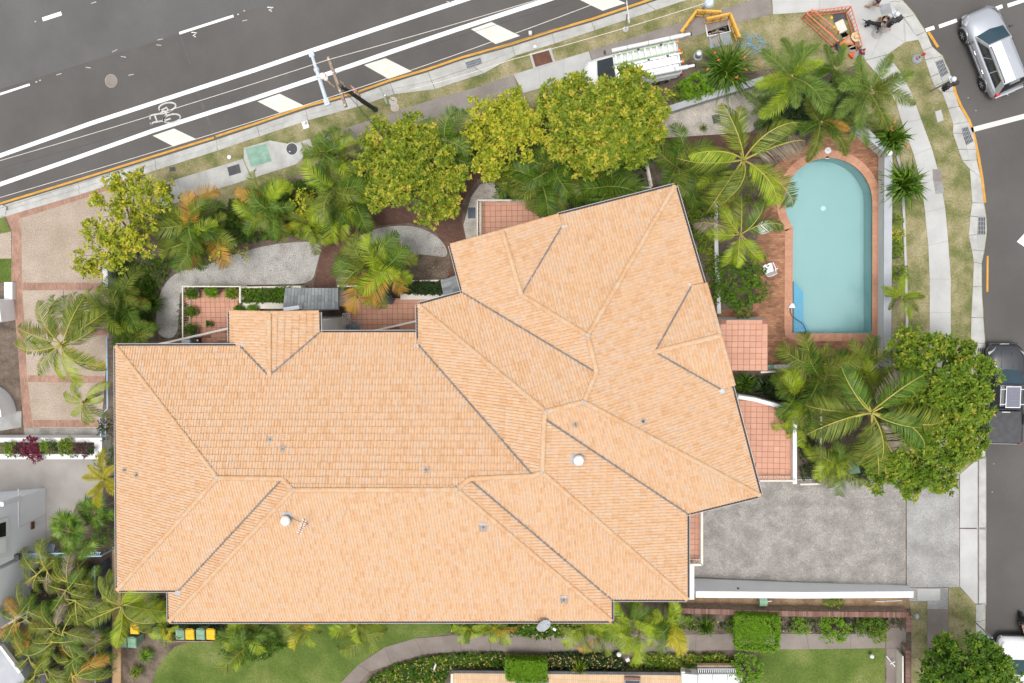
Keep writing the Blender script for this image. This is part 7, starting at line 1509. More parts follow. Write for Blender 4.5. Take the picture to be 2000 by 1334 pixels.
def clump(label,u,v,h,rpx,n,mats,group='golden cane palm clumps',stems=4,kind='cane',zb=0.0,spread=.42):
    c=P(u,v,h*.75); e=empty('cane_palm',Vector((c.x,c.y,zb)),label,'palm',group); reach=rpx*spx(h); hd=[]
    for k in range(stems):
        a=k*2.4+random.random(); r=reach*spread*math.sqrt((k+.3)/stems); hh=h*random.uniform(.62,1.0); p=Vector((r*math.cos(a),r*math.sin(a),hh)); hd.append(p); mb=MB(); mb.tube([Vector((p.x*.4,p.y*.4,0)),Vector((p.x*.8,p.y*.8,hh*.6)),p],[.05,.045,.035],7); mb.build('stem',M['rachisg'],e,local=True)
    a=random.random()*6
    n=int(n*1.6)
    for i in range(n):
        p=hd[i%stems]; a+=2.399+random.uniform(-.3,.3); m=random.choices(mats[0],mats[1])[0] if isinstance(mats,tuple) else mats
        out=math.atan2(p.y,p.x) if (p.x*p.x+p.y*p.y)>.02 else a; ang=a*.6+out*.4 if i%3==0 else a
        s=reach*(1-spread*.6)/2.4*1.75*random.uniform(.75,1.12); q=Matrix.Translation(p)@Matrix.Rotation(ang,4,'Z')@Matrix.Rotation(-random.uniform(-.5,.35),4,'Y')@Matrix.Rotation(random.uniform(-.5,.5),4,'X')@Matrix.Scale(s,4); link('frond',fmesh(kind,m,random.randint(0,3)),e,q)
    return e
# ============================================================= leafy crowns
def unit(n):
    d=rng.normal(size=(n,3)); return d/np.linalg.norm(d,axis=1,keepdims=True)
def rosettes(mb,centres,outs,k,L,Wd,tints,m=0,flat=.35,jit=.25):
    """k leaves spread from each centre, opening round the out direction"""
    n=len(centres); c=np.repeat(centres,k,0); o=np.repeat(outs,k,0); d=unit(n*k); d=d-o*np.sum(d*o,1,keepdims=True); d/=np.linalg.norm(d,axis=1,keepdims=True)+1e-9
    f=rng.uniform(flat-.35,flat+.45,size=(n*k,1)); d=d+o*f; ll=L*rng.uniform(.65,1.2,size=n*k); tt=np.clip(np.repeat(tints,k)+rng.normal(0,.08,n*k),0,1)
    mb.leaves(c+d*.02,d,o+rng.normal(0,jit,size=(n*k,3)),ll,ll*Wd,m,tt)
def tree(name,label,lobes,mat,z0,z1,base,leaf=.20,dens=15.0,k=9,wd=.5,cat='tree',group=None,low=-.35,limb=True,bare=.0):
    """lobes: (u,v,r px). Leaf rosettes are spread over each lobe; limbs reach into every lobe."""
    b=P(*base,0); e=empty(name,b,label,cat,group); cs=[]; n=len(lobes); zt=P(lobes[0][0],lobes[0][1],z0)
    um=sum(l[0] for l in lobes)/n; vm=sum(l[1] for l in lobes)/n; rm=max(math.hypot(l[0]-um,l[1]-vm) for l in lobes)+1
    mb=MB(); sk=MB()
    for u,v,r in lobes:
        t=1-(math.hypot(u-um,v-vm)/rm)**1.6; z=z0+(z1-z0)*(.15+.85*t)+random.uniform(-.6,.6); rr=r*spx(z)*1.04; c=P(u,v,z); cs.append((c,rr))
        lt=random.uniform(-.14,.14); ns=max(5,int(6+rr*6)); sd=unit(ns*3); sd=sd[sd[:,2]>-.15][:ns]; sr=rr*.37
        for s_ in sd:
            sc0=np.array(c)+s_*rr*rng.uniform(.42,.80)*np.array([1,1,.8]); cnt=int(dens*sr*sr*10); d=unit(cnt*2); d=d[d[:,2]>low][:cnt]
            rad=rng.uniform(.55,1.08,size=(len(d),1))*sr; cen=sc0+d*rad*np.array([1,1,.8]); o=d*.6+np.array([0,0,.65]); o/=np.linalg.norm(o,axis=1,keepdims=True)
            rosettes(sk,cen,o,k,leaf,wd,np.clip(np.where(rng.random(len(d))<.33+lt,.82,.36)+rng.normal(0,.12,len(d))+rng.uniform(-.12,.12),0,1))
    tops=sum((c for c,_ in cs),Vector())/n; fk=Vector((b.x*.5+tops.x*.5,b.y*.5+tops.y*.5,z0*.45)); tr=.10+.02*rm*spx(0)
    mb.tube([b-Vector((0,0,.1)),b.lerp(fk,.5)+Vector((.05,.03,0)),fk],[tr*1.3,tr*1.05,tr*.9],10); T=mb.build('trunk',M['bark'],e)
    for i,(c,rr) in enumerate(cs):
        mid=fk.lerp(c,.55)+Vector((random.uniform(-.2,.2),random.uniform(-.2,.2),random.uniform(-.3,.1))); q=MB(); q.tube([fk-Vector((0,0,.1)),mid,c+Vector((0,0,rr*.15))],[tr*.5,tr*.3,.02],6)
        for _ in range(3): d=Vector((random.uniform(-1,1),random.uniform(-1,1),random.uniform(.0,.7))).normalized(); q.tube([mid.lerp(c,.5),c+d*rr*.75],[.022,.006],4)
        q.build('limb',M['bark'],e)
    sk.build('crown',M[mat],e); return e
def bush(name,label,u,v,rpx,h,mat,leaf=.14,dens=26,k=7,wd=.5,cat='shrub',group=None,sq=None,zb=0.0,lump=.18,low=-.1,elong=(1,1)):
    c=P(u,v,h*.55+zb); r=rpx*spx(h); e=empty(name,Vector((c.x,c.y,zb)),label,cat,group); cnt=int(dens*r*r*6*elong[0]*elong[1]); d=unit(int(cnt*1.7)); d=d[d[:,2]>low][:cnt]
    if sq:   # clipped hedge: push points on to a rounded box
        mx=np.max(np.abs(d*np.array([1,1,1.0])),axis=1,keepdims=True); d2=d/mx; pos=d2*np.array([r*sq[0],r*sq[1],h*.5])*rng.uniform(.94,1.02,size=(len(d),1)); cen=pos+np.array([0,0,h*.5])
    else:
        rad=rng.uniform(.6,1.05,size=(len(d),1))*(1+lump*np.sin(d[:,:1]*5+u)*np.cos(d[:,1:2]*6+v)); cen=d*rad*np.array([r*elong[0],r*elong[1],h*.55])+np.array([0,0,h*.5])
    o=d*.6+np.array([0,0,.7]); o/=np.linalg.norm(o,axis=1,keepdims=True); ti=np.clip(rng.normal(.5,.2,len(d)),0,1); mb=MB(); rosettes(mb,cen,o,k,leaf,wd,ti); 
    q=MB(); 
    for i in range(5): a=i*1.256; q.tube([(0,0,0),(r*.3*math.cos(a),r*.3*math.sin(a),h*.35),(r*.6*math.cos(a),r*.6*math.sin(a),h*.7)],[.035,.022,.008],5)
    q.build('stems',M['bark'],e,local=True); mb.build('foliage',M[mat],e,local=True); return e
def spiky(name,label,u,v,rpx,h,mat,n,wd=.05,cat='plant',group=None,zb=0.0,flower=0,inner=.12):
    c=P(u,v,h*.5+zb); r=rpx*spx(h); e=empty(name,Vector((c.x,c.y,zb)),label,cat,group); mb=MB()
    for i in range(n):
        a=random.random()*6.283; b=Vector((random.uniform(-1,1),random.uniform(-1,1),0))*r*inner; l=r*random.uniform(.55,1.08); hh=h*random.uniform(.5,1.1); d=Vector((math.cos(a),math.sin(a),0)); sd=Vector((-d.y,d.x,0))*wd*random.uniform(.7,1.2)
        m1=b+d*l*.45+Vector((0,0,hh)); tip=b+d*l+Vector((0,0,hh*random.uniform(.35,.95))); mb.add([b-sd*.3,b+sd*.3,m1+sd*.5,tip,m1-sd*.5],[(0,1,2,4),(4,2,3)],0,random.random())
    mb.build('leaf_blades',M[mat],e,local=True)
    for i in range(flower):
        a=random.random()*6.28; p=Vector((math.cos(a),math.sin(a),0))*r*random.uniform(.3,.9)+Vector((0,0,h*1.05)); q=MB(); 
        for k in range(3): d=Vector((random.uniform(-1,1),random.uniform(-1,1),.4)).normalized()*.15; sd=d.cross(Vector((0,0,1))).normalized()*.03; q.add([p-sd,p+sd,p+d],[(0,1,2)])
        q.build('flower',M['orange'],e,local=True)
    return e
def cover_plants(name,label,px,n,h,mat,leaf=.13,k=6,wd=.55,kind='stuff',cat='ground cover',z=0.0,flowers=0):
    poly=W(px,h*.5); c=sum(poly,Vector())/len(poly); pts=scatter(poly,n); cen=np.array([(p[0],p[1],z+h*random.uniform(.15,1.0)) for p in pts]); o=np.tile(np.array([0,0,1.0]),(n,1))+rng.normal(0,.3,(n,3)); o/=np.linalg.norm(o,axis=1,keepdims=True)
    ti=np.array([.5+.35*math.sin(p[0]*1.7+p[1]*1.1)*math.cos(p[1]*2.1-p[0]) for p in pts]); mb=MB(); rosettes(mb,cen,o,k,leaf,wd,np.clip(ti+rng.normal(0,.12,n),0,1))
    ms=[M[mat]]
    if flowers:
        f=scatter(poly,flowers); rosettes(mb,np.array([(p[0],p[1],z+h*1.02) for p in f]),np.tile(np.array([0,0,1.0]),(flowers,1)),5,.045,.8,rng.random(flowers),1); ms.append(M['petal'])
    return tag(mb.build(name,ms,None,loc=Vector((c.x,c.y,z))),label,cat,None,kind)
def litter(name,px,n,z,label,size=.07):
    poly=W(px,z); pts=scatter(poly,n); a=rng.random(n)*6.28; d=np.stack([np.cos(a),np.sin(a),np.zeros(n)],1); base=np.array([(p[0],p[1],z+.008+.012*random.random()) for p in pts]); mb=MB(); mb.leaves(base,d,np.tile(np.array([0,0,1.0]),(n,1))+rng.normal(0,.3,(n,3)),size*rng.uniform(.5,1.4,n),size*.5*rng.uniform(.6,1.2,n)); return tag(mb.build(name,M['litter'],None,loc=Vector((base[0][0],base[0][1],z))),label,'leaf litter',None,'stuff')
# ============================================================= the garden, plant by plant
# ---- broadleaf trees
tree('yellow_green_tree','open yellow green tree leaning over the aggregate driveway at the top left',[(250,370,40),(300,385,42),(212,402,36),(186,452,33),(236,450,46),(290,430,38),(180,506,36),(240,500,40),(282,480,33),(163,522,22),(330,372,24),(228,362,30),(205,480,26),(270,345,22)],'leafy',3.2,4.8,(262,500),leaf=.19,dens=6.5,k=8)
tree('yellow_green_tree','large bright yellow green tree beside the curved brick path, left of the middle',[(730,310,38),(760,262,38),(800,245,34),(845,266,28),(790,312,52),(848,322,44),(742,380,36),(800,372,48),(862,372,44),(762,345,38),(842,415,32),(880,402,28),(900,345,26),(720,272,20),(815,282,36),(705,330,18)],'leafyg',3.4,5.4,(810,340),leaf=.17,dens=11,k=8,wd=.55)
tree('yellow_green_tree','golden yellow tree in the middle of the row along the top path',[(950,225,40),(990,205,35),(1020,240,42),(960,270,42),(1010,290,38),(960,318,38),(1040,265,28),(930,258,28),(985,335,24),(1008,182,14),(1000,252,36)],'leafy',3.2,5.0,(985,285),leaf=.19,dens=8,k=8)
tree('yellow_green_tree','broad yellow green tree overhanging the white van at the top',[(1085,200,43),(1124,182,36),(1197,176,26),(1222,144,22),(1242,172,42),(1280,205,33),(1140,230,58),(1210,222,58),(1265,240,42),(1170,290,52),(1230,285,48),(1110,285,43),(1130,328,26),(1152,332,24),(1265,288,28),(1062,202,24),(1200,190,44),(1180,255,46)],'leafyg',3.5,5.6,(1175,255),leaf=.22,dens=7.5,k=9)
tree('green_gold_tree','wide dense green tree with golden tips spreading over the kerb by the dark pickup',[(1765,668,36),(1830,690,40),(1782,722,38),(1850,742,48),(1900,730,43),(1900,772,36),(1860,800,58),(1900,830,36),(1800,790,43),(1762,772,28),(1780,850,48),(1840,870,48),(1888,870,33),(1732,892,38),(1780,920,43),(1830,930,38),(1722,930,32),(1776,958,18),(1742,842,33),(1702,905,24),(1930,800,13),(1926,764,12),(1880,690,26),(1815,830,40)],'leafmix',3.4,5.8,(1830,800),leaf=.21,dens=9,k=9)
tree('dark_green_tree','dark green tree with lighter tips filling the bottom right corner',[(1850,1272,38),(1900,1262,36),(1880,1300,48),(1930,1300,40),(1832,1312,38),(1965,1318,28),(1900,1342,48),(1968,1348,36),(1842,1348,38),(1832,1262,18),(1925,1335,34)],'leafg',3.0,4.6,(1885,1320),leaf=.21,dens=9,k=9)
bush('round_shrub','dense dark green bush between the coconut palm and the brick pool deck',1443,555,56,2.6,'leafg',leaf=.15,dens=34,k=8,lump=.3)
bush('round_shrub','bright lime green rosette shrub behind the low grey wall at the top',1360,172,27,1.3,'leafbright',leaf=.19,dens=34,k=9)
bush('round_shrub','small reddish green shrub left of the bright lime shrub behind the grey wall',1326,185,17,.8,'leafmix',leaf=.12,dens=40)
bush('clipped_hedge','large square clipped bright green hedge beside the brown garden walk',1476,1229,42,1.5,'leafbright',leaf=.11,dens=300,k=6,cat='hedge',sq=(.96,.78))
bush('clipped_hedge','clipped green hedge in front of the cream brick building at the bottom',1029,1303,41,1.3,'leafbright',leaf=.11,dens=300,k=6,cat='hedge',sq=(.97,.50))
bush('round_shrub','feathery lime green shrub on the brown walk, right of the square hedge',1627,1228,28,1.1,'leafbright',leaf=.14,dens=40,k=8)
bush('round_shrub','small round green shrub just right of the square clipped hedge',1563,1222,18,.9,'leafbright',leaf=.11,dens=50)
bush('round_shrub','small dark shrub squeezed between brick wall and square hedge, on its left',1428,1222,16,.8,'leafg',leaf=.12,dens=40)
bush('round_shrub','mixed dark shrub with pale tips at the right end of the brick wall bed',1700,1224,24,1.0,'leafg',leaf=.13,dens=38,elong=(1.3,1))
bush('round_shrub','leggy light green shrub near the right end of the brick wall bed',1715,1238,18,1.0,'leafmix',leaf=.13,dens=34)
bush('round_shrub','bushy bright green shrub at the left corner of the small right lawn',1455,1306,34,1.4,'leafbright',leaf=.15,dens=34,k=8)
bush('round_shrub','orange green low shrub on the dry strip below the tapering wall',1630,1174,20,.6,'leafmix',leaf=.12,dens=34,elong=(1.2,.6))
bush('round_shrub','fine leaved green bush against the roof edge beside the fan palms',213,1035,24,3.0,'leafg',leaf=.11,dens=44,elong=(.9,1.5))
bush('round_shrub','green bush against the left roof edge above the yellow palm',214,895,18,2.6,'leafg',leaf=.12,dens=40,elong=(.8,1.6))
bush('round_shrub','dark bush squeezed between the blue railing and the left roof edge',214,835,15,2.4,'leafdark',leaf=.13,dens=40,elong=(.8,1.8))
bush('round_shrub','olive shrub under the fronds at the top of the left bed',270,575,30,1.4,'leafg',leaf=.14,dens=26)
bush('round_shrub','dark leafy shrub below the open yellow green tree',225,520,30,1.0,'leafdark',leaf=.15,dens=20)
bush('round_shrub','green shrub next to the roof edge below the coconut palm by the pool',1372,420,30,1.3,'leafmix',leaf=.13,dens=26,elong=(.8,1.3))
bush('round_shrub','straggly green shrub between the roof corner and the edging wall',1352,470,22,1.0,'leafmix',leaf=.12,dens=20,elong=(.7,1.4))
bush('round_shrub','dark green shrub at the base of the coconut palm left of the pool',1480,385,26,1.2,'leafmix',leaf=.12,dens=22)
for i,(u,v,r,m,lb) in enumerate(((60,874,23,'leafred','crimson cordyline clump spilling over the white planter'),(40,878,14,'leafplum','plum leaved plant left of the crimson clump in the planter'),(20,875,17,'leafmix','olive gold plant at the left end of the white planter'),(93,871,15,'leafmix','gold green plant right of the crimson clump in the planter'),(131,873,19,'leafmix','rounded yellow green croton near the right of the planter'),(160,876,16,'leafplum','dark plum plant near the right end of the planter'),(74,893,9,'leafred','small crimson tuft hanging over the planter edge'),(112,873,10,'leafdark','low dark filler plant in the middle of the planter'),(178,876,8,'leafdark','low dark filler plant at the right end of the planter'))): bush('planter_plant',lb,u,v,r,.8,m,leaf=.17,dens=34,k=8,wd=.45,cat='plant',zb=.75)
# ---- coconut palms
CO=(['fr_olive','fr_lime','fr_green','fr_dry'],[5,4,2,.6])
palm('coconut_palm','tall coconut palm with yellow stalks between the roof corner and the pool',1452,312,6.4,138,'coco',13,CO,'coconut palms',tilt=(-.55,.75),trunk=.15)
palm('coconut_palm','smaller coconut palm below the tall one, left of the pool',1446,458,4.6,90,'coco',11,CO,'coconut palms',tilt=(-.5,.7),trunk=.12)
palm('coconut_palm','large coconut palm above the bare bed right of the salmon terrace',1702,806,6.6,142,'coco',16,(['fr_olive','fr_green','fr_dry'],[5,4,.6]),'coconut palms',tilt=(-.55,.75),trunk=.15)
palm('coconut_palm','coconut palm sprawling over the left driveway beside the roof',122,672,6.0,120,'coco',14,(['fr_lime','fr_olive','fr_yellow'],[4,4,.8]),'coconut palms',tilt=(-.55,.7),trunk=.14,base=(165,640))
palm('coconut_palm','yellowish coconut palm below the sprawling one, against the left roof edge',165,785,5.2,70,'coco',9,(['fr_lime','fr_olive','fr_yellow'],[4,3,1.5]),'coconut palms',tilt=(-.5,.7),trunk=.11,base=(190,770))
palm('coconut_palm','coconut palm over the paired green bins at the bottom left',240,1182,6.0,108,'coco',14,(['fr_olive','fr_lime','fr_yellow'],[5,3,1]),'coconut palms',tilt=(-.55,.75),trunk=.13)
# ---- foxtail palms
FX=(['fr_fox','fr_green','fr_lime'],[6,1,2])
palm('foxtail_palm','large foxtail palm with bright bottlebrush fronds at the top right corner of the garden',1545,150,6.2,98,'fox',11,(['fr_fox','fr_lime'],[3,4]),'foxtail palms',tilt=(-.3,.8))
palm('foxtail_palm','foxtail palm reaching over the curved footpath beside the pool wall end',1700,178,5.6,92,'fox',10,(['fr_fox','fr_olive'],[5,3]),'foxtail palms',tilt=(-.3,.8))
palm('foxtail_palm','darker foxtail palm with rusty fronds behind the top of the pool',1602,240,4.4,78,'fox',10,(['fr_green','fr_olive','fr_orange'],[4,3,1]),'foxtail palms',tilt=(-.3,.7))
palm('foxtail_palm','half hidden foxtail palm between the two big ones at the top right',1628,135,4.4,70,'fox',9,(['fr_green','fr_fox'],[4,2]),'foxtail palms',tilt=(-.3,.7))
palm('foxtail_palm','short foxtail palm at the end of the low grey wall',1508,215,3.6,58,'fox',9,(['fr_green','fr_fox'],[4,2]),'foxtail palms',tilt=(-.3,.7))
palm('foxtail_palm','low foxtail palm behind the angled end of the pool wall',1672,238,3.4,56,'fox',8,(['fr_fox','fr_olive'],[4,2]),'foxtail palms',tilt=(-.3,.7))
palm('yellow_palm','golden yellow palm with feathery fronds beside the left roof edge',206,935,4.0,66,'fox',8,'fr_yellow','yellow palm' and None,tilt=(-.2,.7),trunk=.09)
palm('small_palm','small olive palm growing against the outside of the pool wall',1758,580,2.6,46,'fox',9,(['fr_lime','fr_olive','fr_dry'],[4,3,1]),None,tilt=(-.2,.7),trunk=.08)
# ---- fan palms
for u,v,z,r,n,m,lb in ((136,1036,3.0,58,15,(['fr_fox','fr_green'],[1,2]),'large fan palm with star shaped leaves beside the white building'),(187,1000,2.4,46,11,'fr_green','dark fan palm tucked against the bush by the left roof edge'),(154,1068,2.4,46,11,(['fr_fox','fr_green'],[1,1]),'lower fan palm just above the blue latticed beam')): palm('fan_palm',lb,u,v,z,r,'fan',n,m,'fan palms by the white building',tilt=(-.35,.9),trunk=.09)
# ---- clumping cane palms
G1=(['fr_green','fr_olive','fr_lime','fr_orange'],[5,4,2,.4]); G2=(['fr_olive','fr_lime','fr_orange','fr_yellow'],[4,4,1.1,1]); G3=(['fr_green','fr_olive'],[5,2]); G4=(['fr_lime','fr_green','fr_yellow'],[4,3,.4])
for u,v,h,r,n,m,st,lb in (
 (648,300,3.6,52,17,G1,5,'tall cane palm clump touching the pavement left of the large yellow green tree'),
 (528,405,3.2,55,20,G1,6,'cane palm clump between the pale pavement and the white gravel bed'),
 (668,392,3.6,68,22,(['fr_green','fr_olive','fr_lime','fr_orange'],[4,4,3,.6]),6,'broad cane palm clump left of the large yellow green tree, above the brick path'),
 (385,455,3.6,72,24,(['fr_olive','fr_green','fr_lime','fr_orange'],[4,4,2,1.5]),6,'cane palm clump with many rusty orange fronds right of the open tree'),
 (600,440,2.4,40,10,G2,3,'small golden cane palm at the edge of the white gravel'),
 (738,525,4.0,74,24,(['fr_lime','fr_green','fr_orange','fr_olive','fr_yellow'],[4,3,1.7,3,1]),6,'large golden cane palm clump in the bed above the terracotta courtyard'),
 (872,285,4.8,58,12,(['fr_fox','fr_green','fr_olive'],[3,3,1]),3,'cane palm rising between the large yellow green tree and the golden tree'),
 (1085,350,3.0,72,20,G3,5,'dark green cane palm clump in front of the terrace with cream railings'),
 (1190,345,3.0,70,20,G3,5,'deep green cane palm clump under the broad tree beside the gate rail'),
 (1010,350,2.4,44,10,G3,3,'low dark cane palm clump below the golden tree'),
 (1335,325,3.0,62,16,G3,4,'dark cane palm clump right of the crooked gate rail'),
 (1410,350,2.6,46,10,G1,3,'low cane palm under the tall coconut palm by the pool'),
 (232,600,3.2,64,17,G1,5,'olive cane palm clump left of the white gravel, under the open tree'),
 (260,645,2.8,48,12,G3,4,'dark cane palm clump at the upper left corner of the roof'),
 (150,620,3.0,46,10,G1,3,'cane palm clump standing at the driveway edge beside the coconut palm'),
 (1590,735,3.0,66,17,G1,5,'cane palm clump on the picket fence below the pool deck'),
 (1680,735,3.2,62,15,G1,4,'cane palm clump below the bottom right corner of the pool deck'),
 (1560,770,3.2,52,14,G1,4,'cane palm clump drooping over the top of the salmon terrace'),
 (1552,822,2.6,34,9,G4,3,'lime cane palm hanging over the right wall of the salmon terrace'),
 (1625,905,2.4,52,13,G1,4,'cane palm clump at the bottom of the white slatted fence'),
 (478,1246,2.8,56,16,(['fr_green','fr_olive','fr_lime'],[4,3,3]),5,'leafy cane palm clump under the bottom gutter, right of the bin row'),
 (590,1222,2.6,42,9,G2,3,'golden cane palm showing below the bottom gutter over the lawn'),
 (705,1226,3.0,58,14,G2,4,'yellow green cane palm fanning out below the bottom gutter over the lawn'),
 (915,1222,2.6,34,8,G4,2,'lime cane palm poking out below the gutter above the start of the brown walk'),
 (975,1224,2.6,36,9,G2,3,'orange tipped cane palm below the gutter, left of the satellite dish'),
 (1150,1226,2.8,48,11,G2,3,'orange tipped cane palm below the gutter near the bottom right roof corner'),
 (1238,1218,3.2,50,16,G4,5,'bright cane palm clump below the stepped corner of the roof, left one'),
 (1305,1212,3.2,50,16,G4,5,'bright cane palm clump below the stepped corner of the roof, right one'),
 (290,1178,2.8,46,11,G3,3,'cane palm tucked in the step of the roof at the bottom left'),
 (330,1215,2.6,38,9,G2,3,'golden cane palm over the left end of the bin row'),
 (88,1118,3.6,60,15,(['fr_olive','fr_green','fr_dry'],[4,3,1]),4,'olive cane palm at the top of the tangled thicket by the white building'),
 (150,1150,3.6,64,15,(['fr_olive','fr_green','fr_dry'],[4,4,1]),4,'shaggy cane palm in the thicket just below the blue latticed beam'),
 (60,1205,3.4,58,14,(['fr_olive','fr_green','fr_orange'],[4,4,1]),4,'cane palm in the thicket against the lower white wing'),
 (135,1225,3.8,66,16,(['fr_olive','fr_green','fr_dry'],[5,4,1.4]),5,'large grey green cane palm in the middle of the bottom left thicket'),
 (60,1262,3.0,56,14,(['fr_yellow','fr_olive','fr_orange'],[2,4,1]),4,'yellowing cane palm over the angled white structure at the lower left'),
 (150,1300,3.4,66,16,(['fr_olive','fr_green','fr_orange','fr_dry'],[4,4,1.2,1]),5,'cane palm with rusty fronds at the bottom of the left thicket'),
 (85,1320,3.0,54,12,(['fr_olive','fr_lime','fr_dry'],[4,2,1]),4,'cane palm at the very bottom edge of the left thicket'),
 (185,1270,3.0,48,10,(['fr_green','fr_olive','fr_dry'],[4,3,1]),3,'cane palm leaning over the dark metal fence in the thicket'),
): clump(lb,u,v,h,r,n,m,stems=st,kind='lazy' if 'thicket' in lb or 'angled white' in lb else 'cane')
# ---- strappy plants
spiky('strappy_plant','big dark strappy clump with orange flowers behind the low grey wall',1418,138,66,1.3,'leafg',260,.06,flower=9)
spiky('strappy_plant','dark spiky bird of paradise clump with orange flowers outside the pool wall corner',1738,272,40,1.4,'leafg',140,.09,flower=4)
spiky('strappy_plant','large grey green spiky clump outside the pool wall, below the globe lamp',1762,360,50,1.4,'leafg',170,.09)
spiky('strappy_plant','small dark strappy clump near the angled end of the pool wall',1722,250,20,1.0,'leafdark',60,.06)
spiky('strappy_plant','grassy green tuft at the left end of the brick wall bed',1378,1222,28,1.0,'leafg',110,.035)
spiky('strappy_plant','spiky rosette plant in front of the cream brick building, right of its hedge',1131,1300,20,1.2,'leafmix',60,.05)
spiky('strappy_plant','strappy green plants in the small bed above the left lawn',285,1280,24,.6,'leafbright',70,.05)
spiky('strappy_plant','second strappy green plant in the small bed, nearer the bottom edge',268,1312,22,.6,'leafmix',60,.05)
spiky('strappy_plant','mound of strappy green leaves left of the white gravel bed',300,592,30,.8,'leafg',110,.05)
spiky('strappy_plant','green strappy mound at the foot of the cane palms near the upper left gravel',262,560,26,.7,'leafg',80,.05)
spiky('strappy_plant','strappy green mound right of the small gable, under the rail of the palm bed',1455,748,30,.9,'leafg',110,.05)
spiky('strappy_plant','dark strappy mound beside the top wall of the salmon terrace',1490,755,26,.9,'leafdark',90,.05)
spiky('strappy_plant','tufted green plant below the step in the roof, beside the bright cane palms',1345,1212,18,.8,'leafmix',60,.04)
for u,v,lb in ((1290,262,'small tuft at the left end of the tan gravel bed'),(1334,255,'small tuft in the tan gravel, second from the left'),(1374,249,'small tuft in the tan gravel left of the grate'),(1434,237,'small tuft in the tan gravel right of the grate')): spiky('grass_tuft',lb,u,v,10,.3,'leafmix',40,.03,group='tufts in the tan gravel bed')
# yellow hedge row outside the pool wall
for u,v,r,m,lb in ((1749,430,13,'leafmix','top plant of the yellow green row outside the pool wall'),(1750,458,14,'leafy','second golden plant of the row outside the pool wall'),(1750,484,13,'leafmix','reddish plant of the row outside the pool wall'),(1750,503,11,'leafmix','bottom plant of the yellow green row outside the pool wall'),(1757,535,17,'leafmix','rounded green plant above the small olive palm by the pool wall')): bush('border_plant',lb,u,v,r,.8,m,leaf=.12,dens=44,cat='plant')
# pots and planters
for (c,r_),m,k in zip(POTPOS,('leafg','leafbright','leafmix','leafg','leafg','leafg','leafg','leafbright'),(1.5,1.7,1.5,1.3,1.4,1.2,1.2,1.2)):
    mb=MB(); n=int(46*k*(.3 if r_<.15 else 1)); d=unit(n*2); d=d[d[:,2]>-.1][:n]; cen=np.array(c)+np.array([-.08,.05,r_*1.3+.18])+d*np.array([r_*k*.95,r_*k*.8,.22])*rng.uniform(.5,1.05,(len(d),1)); o=d*.5+np.array([0,0,.8]); rosettes(mb,cen,o/np.linalg.norm(o,axis=1,keepdims=True),7,.13,.4,rng.random(len(d)))
    e=empty('pot_plant',Vector((c.x,c.y,c.z+r_*1.2)),{0:'leafy plant in the pot at the top left corner of the courtyard',1:'yellow green plant in the pot along the courtyard top rail',2:'ferny plant in the pot at the top right corner of the courtyard',3:'plant in the pot halfway down the left courtyard rail',4:'plant in the large pot at the bottom of the left courtyard rail',5:'tiny seedling in the little pot on the courtyard floor',6:'dark plant in the pot below the planter by the grey porch',7:'bright fern in the pot peeking above the small gable'}[POTPOS.index((c,r_))],'plant','plants in the courtyard pots'); mb.build('foliage',M[m],e); q=MB(); q.tube([Vector((c.x,c.y,c.z+r_*1.1)),Vector((c.x-.05,c.y,c.z+r_*1.3+.15))],[.03,.015],6); q.build('stem',M['bark'],e)
cover_plants('planter_shrubs','dense green shrubs filling the planter left of the grey porch',[(477,565),(582,560),(582,590),(477,590)],380,.5,'leafg',.13,z=.55,cat='plants')
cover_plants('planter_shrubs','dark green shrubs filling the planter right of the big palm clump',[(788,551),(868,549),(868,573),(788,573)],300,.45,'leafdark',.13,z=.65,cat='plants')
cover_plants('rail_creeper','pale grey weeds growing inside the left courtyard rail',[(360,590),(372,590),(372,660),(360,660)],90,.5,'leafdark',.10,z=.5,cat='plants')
cover_plants('ground_cover','flowering ground cover between the brown walk and the cream building, left part',[(725,1322),(770,1300),(830,1282),(900,1276),(990,1276),(985,1308),(880,1308),(860,1340),(715,1340)],1500,.45,'leafg',.12,flowers=160)
cover_plants('ground_cover','dark flowering ground cover along the cream building, right of the clipped hedge',[(1072,1276),(1205,1276),(1222,1300),(1215,1312),(1072,1310)],900,.5,'leafdark',.13,flowers=110)
cover_plants('ground_cover','patchy orange green ground cover left of the carport',[(1240,1278),(1400,1276),(1440,1290),(1430,1302),(1362,1300),(1330,1310),(1225,1308)],520,.4,'leafmix',.13,flowers=50)
cover_plants('ground_cover','flowering ground cover under the gutter along the brown walk',[(880,1216),(1190,1216),(1190,1236),(1050,1246),(1000,1238),(880,1238)],1300,.5,'leafg',.12,flowers=90)
cover_plants('ground_cover','leafy ground cover along the brown brick wall',[(1335,1208),(1765,1208),(1760,1228),(1700,1234),(1335,1233)],330,.2,'leafdark',.12,flowers=40)
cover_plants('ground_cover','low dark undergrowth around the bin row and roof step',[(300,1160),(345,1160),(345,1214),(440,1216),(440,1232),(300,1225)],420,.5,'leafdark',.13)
cover_plants('ground_cover','leafy undergrowth spreading on to the left lawn below the cane palm',[(425,1225),(520,1222),(560,1262),(520,1285),(455,1300),(430,1270)],420,.5,'leafg',.14,flowers=16)
cover_plants('ground_cover','undergrowth below the cane palms along the top path',[(335,440),(400,420),(500,370),(600,350),(700,310),(700,430),(640,458),(560,460),(470,475),(340,520)],1500,.7,'leafg',.18)
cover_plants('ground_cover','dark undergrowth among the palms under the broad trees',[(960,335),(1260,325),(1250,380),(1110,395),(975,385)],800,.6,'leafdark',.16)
cover_plants('ground_cover','undergrowth in the bed between roof and pool edging',[(1325,380),(1395,370),(1400,600),(1385,545),(1350,440)],420,.4,'leafmix',.12)
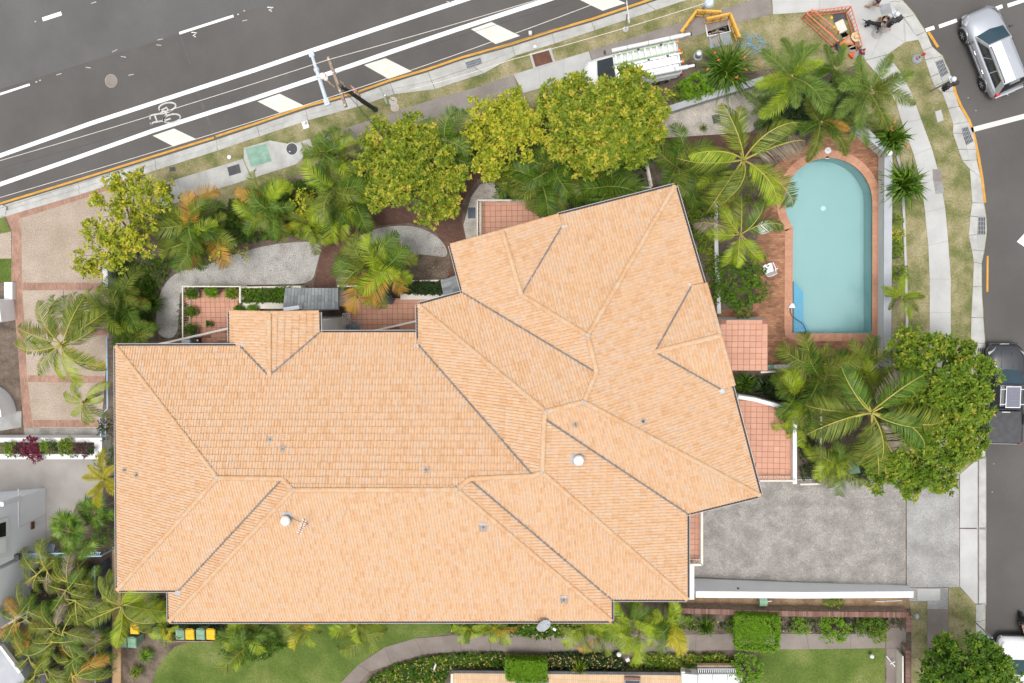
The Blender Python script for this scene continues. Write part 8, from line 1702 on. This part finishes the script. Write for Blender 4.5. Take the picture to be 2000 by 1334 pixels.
cover_plants('ground_cover','undergrowth below the foxtail palms behind the pool',[(1490,180),(1560,140),(1650,150),(1690,200),(1650,232),(1560,262),(1490,250)],900,.7,'leafdark',.17)
cover_plants('ground_cover','undergrowth below the palms between the pool fence and the salmon terrace',[(1440,740),(1590,732),(1700,725),(1690,780),(1600,800),(1500,775)],800,.5,'leafdark',.15)
cover_plants('ground_cover','undergrowth around the left coconut palm',[(215,560),(300,570),(300,650),(270,672),(225,672)],420,.5,'leafg',.14)
cover_plants('ground_cover','undergrowth beneath the bottom left thicket',[(40,1110),(190,1100),(205,1330),(40,1330),(70,1240)],1100,.6,'leafdark',.16)
cover_plants('ground_cover','weedy undergrowth along the slatted fence by the salmon terrace',[(1562,810),(1600,800),(1600,940),(1562,935)],260,.4,'leafdark',.12)
cover_plants('ground_cover','dark undergrowth below the wide tree beside the driveway',[(1690,880),(1740,900),(1760,935),(1640,938)],240,.4,'leafdark',.14)
cover_plants('ground_cover','yellow climbing leaves hanging over the cane palms near the gravel',[(435,495),(460,480),(475,510),(445,515)],34,3.6,'leafy',.16)
cover_plants('ground_cover','yellow climbing leaves in the cane palms left of the large tree',[(572,375),(610,372),(615,410),(590,430)],60,3.4,'leafy',.16)
cover_plants('ground_cover','shady undergrowth beneath the row of yellow green trees along the top path',[(705,300),(860,264),(1030,226),(1180,182),(1285,190),(1270,250),(1100,280),(930,305),(850,380),(705,392)],1300,.5,'leafg',.16)
cover_plants('ground_cover','undergrowth left of the white gravel below the open yellow green tree',[(232,515),(335,500),(325,545),(300,575),(296,655),(235,640)],500,.5,'leafg',.16)
litter('leaf_litter',[(930,330),(1280,330),(1280,380),(930,385)],700,0,'brown leaf litter in the bed under the broad trees')
litter('leaf_litter',[(303,655),(350,530),(632,470),(610,552),(352,557),(346,664)],800,.006,'brown leaf litter sprinkled on the white gravel',.06)
litter('leaf_litter',[(1600,780),(1700,780),(1700,930),(1610,930)],700,0,'leaf litter on the bare bed below the large coconut palm')
litter('leaf_litter',[(880,470),(876,540),(800,540),(790,500)],300,0,'leaf litter in the bed beside the small curved gravel bed')
litter('leaf_litter',[(1855,1150),(1905,1190),(1905,1330),(1855,1330)],70,.008,'pale fallen leaves on the verge at the bottom right',.09)
litter('leaf_litter',[(1400,380),(1480,380),(1480,520),(1400,520)],300,0,'leaf litter in the bed left of the pool deck')
litter('leaf_litter',[(640,1300),(750,1262),(900,1240),(1200,1240),(1200,1274),(830,1278),(700,1330)],90,.024,'fallen leaves scattered on the brown garden walk',.07)
litter('leaf_litter',[(440,490),(640,440),(600,400),(470,450)],400,0,'leaf litter below the cane palms by the gravel')
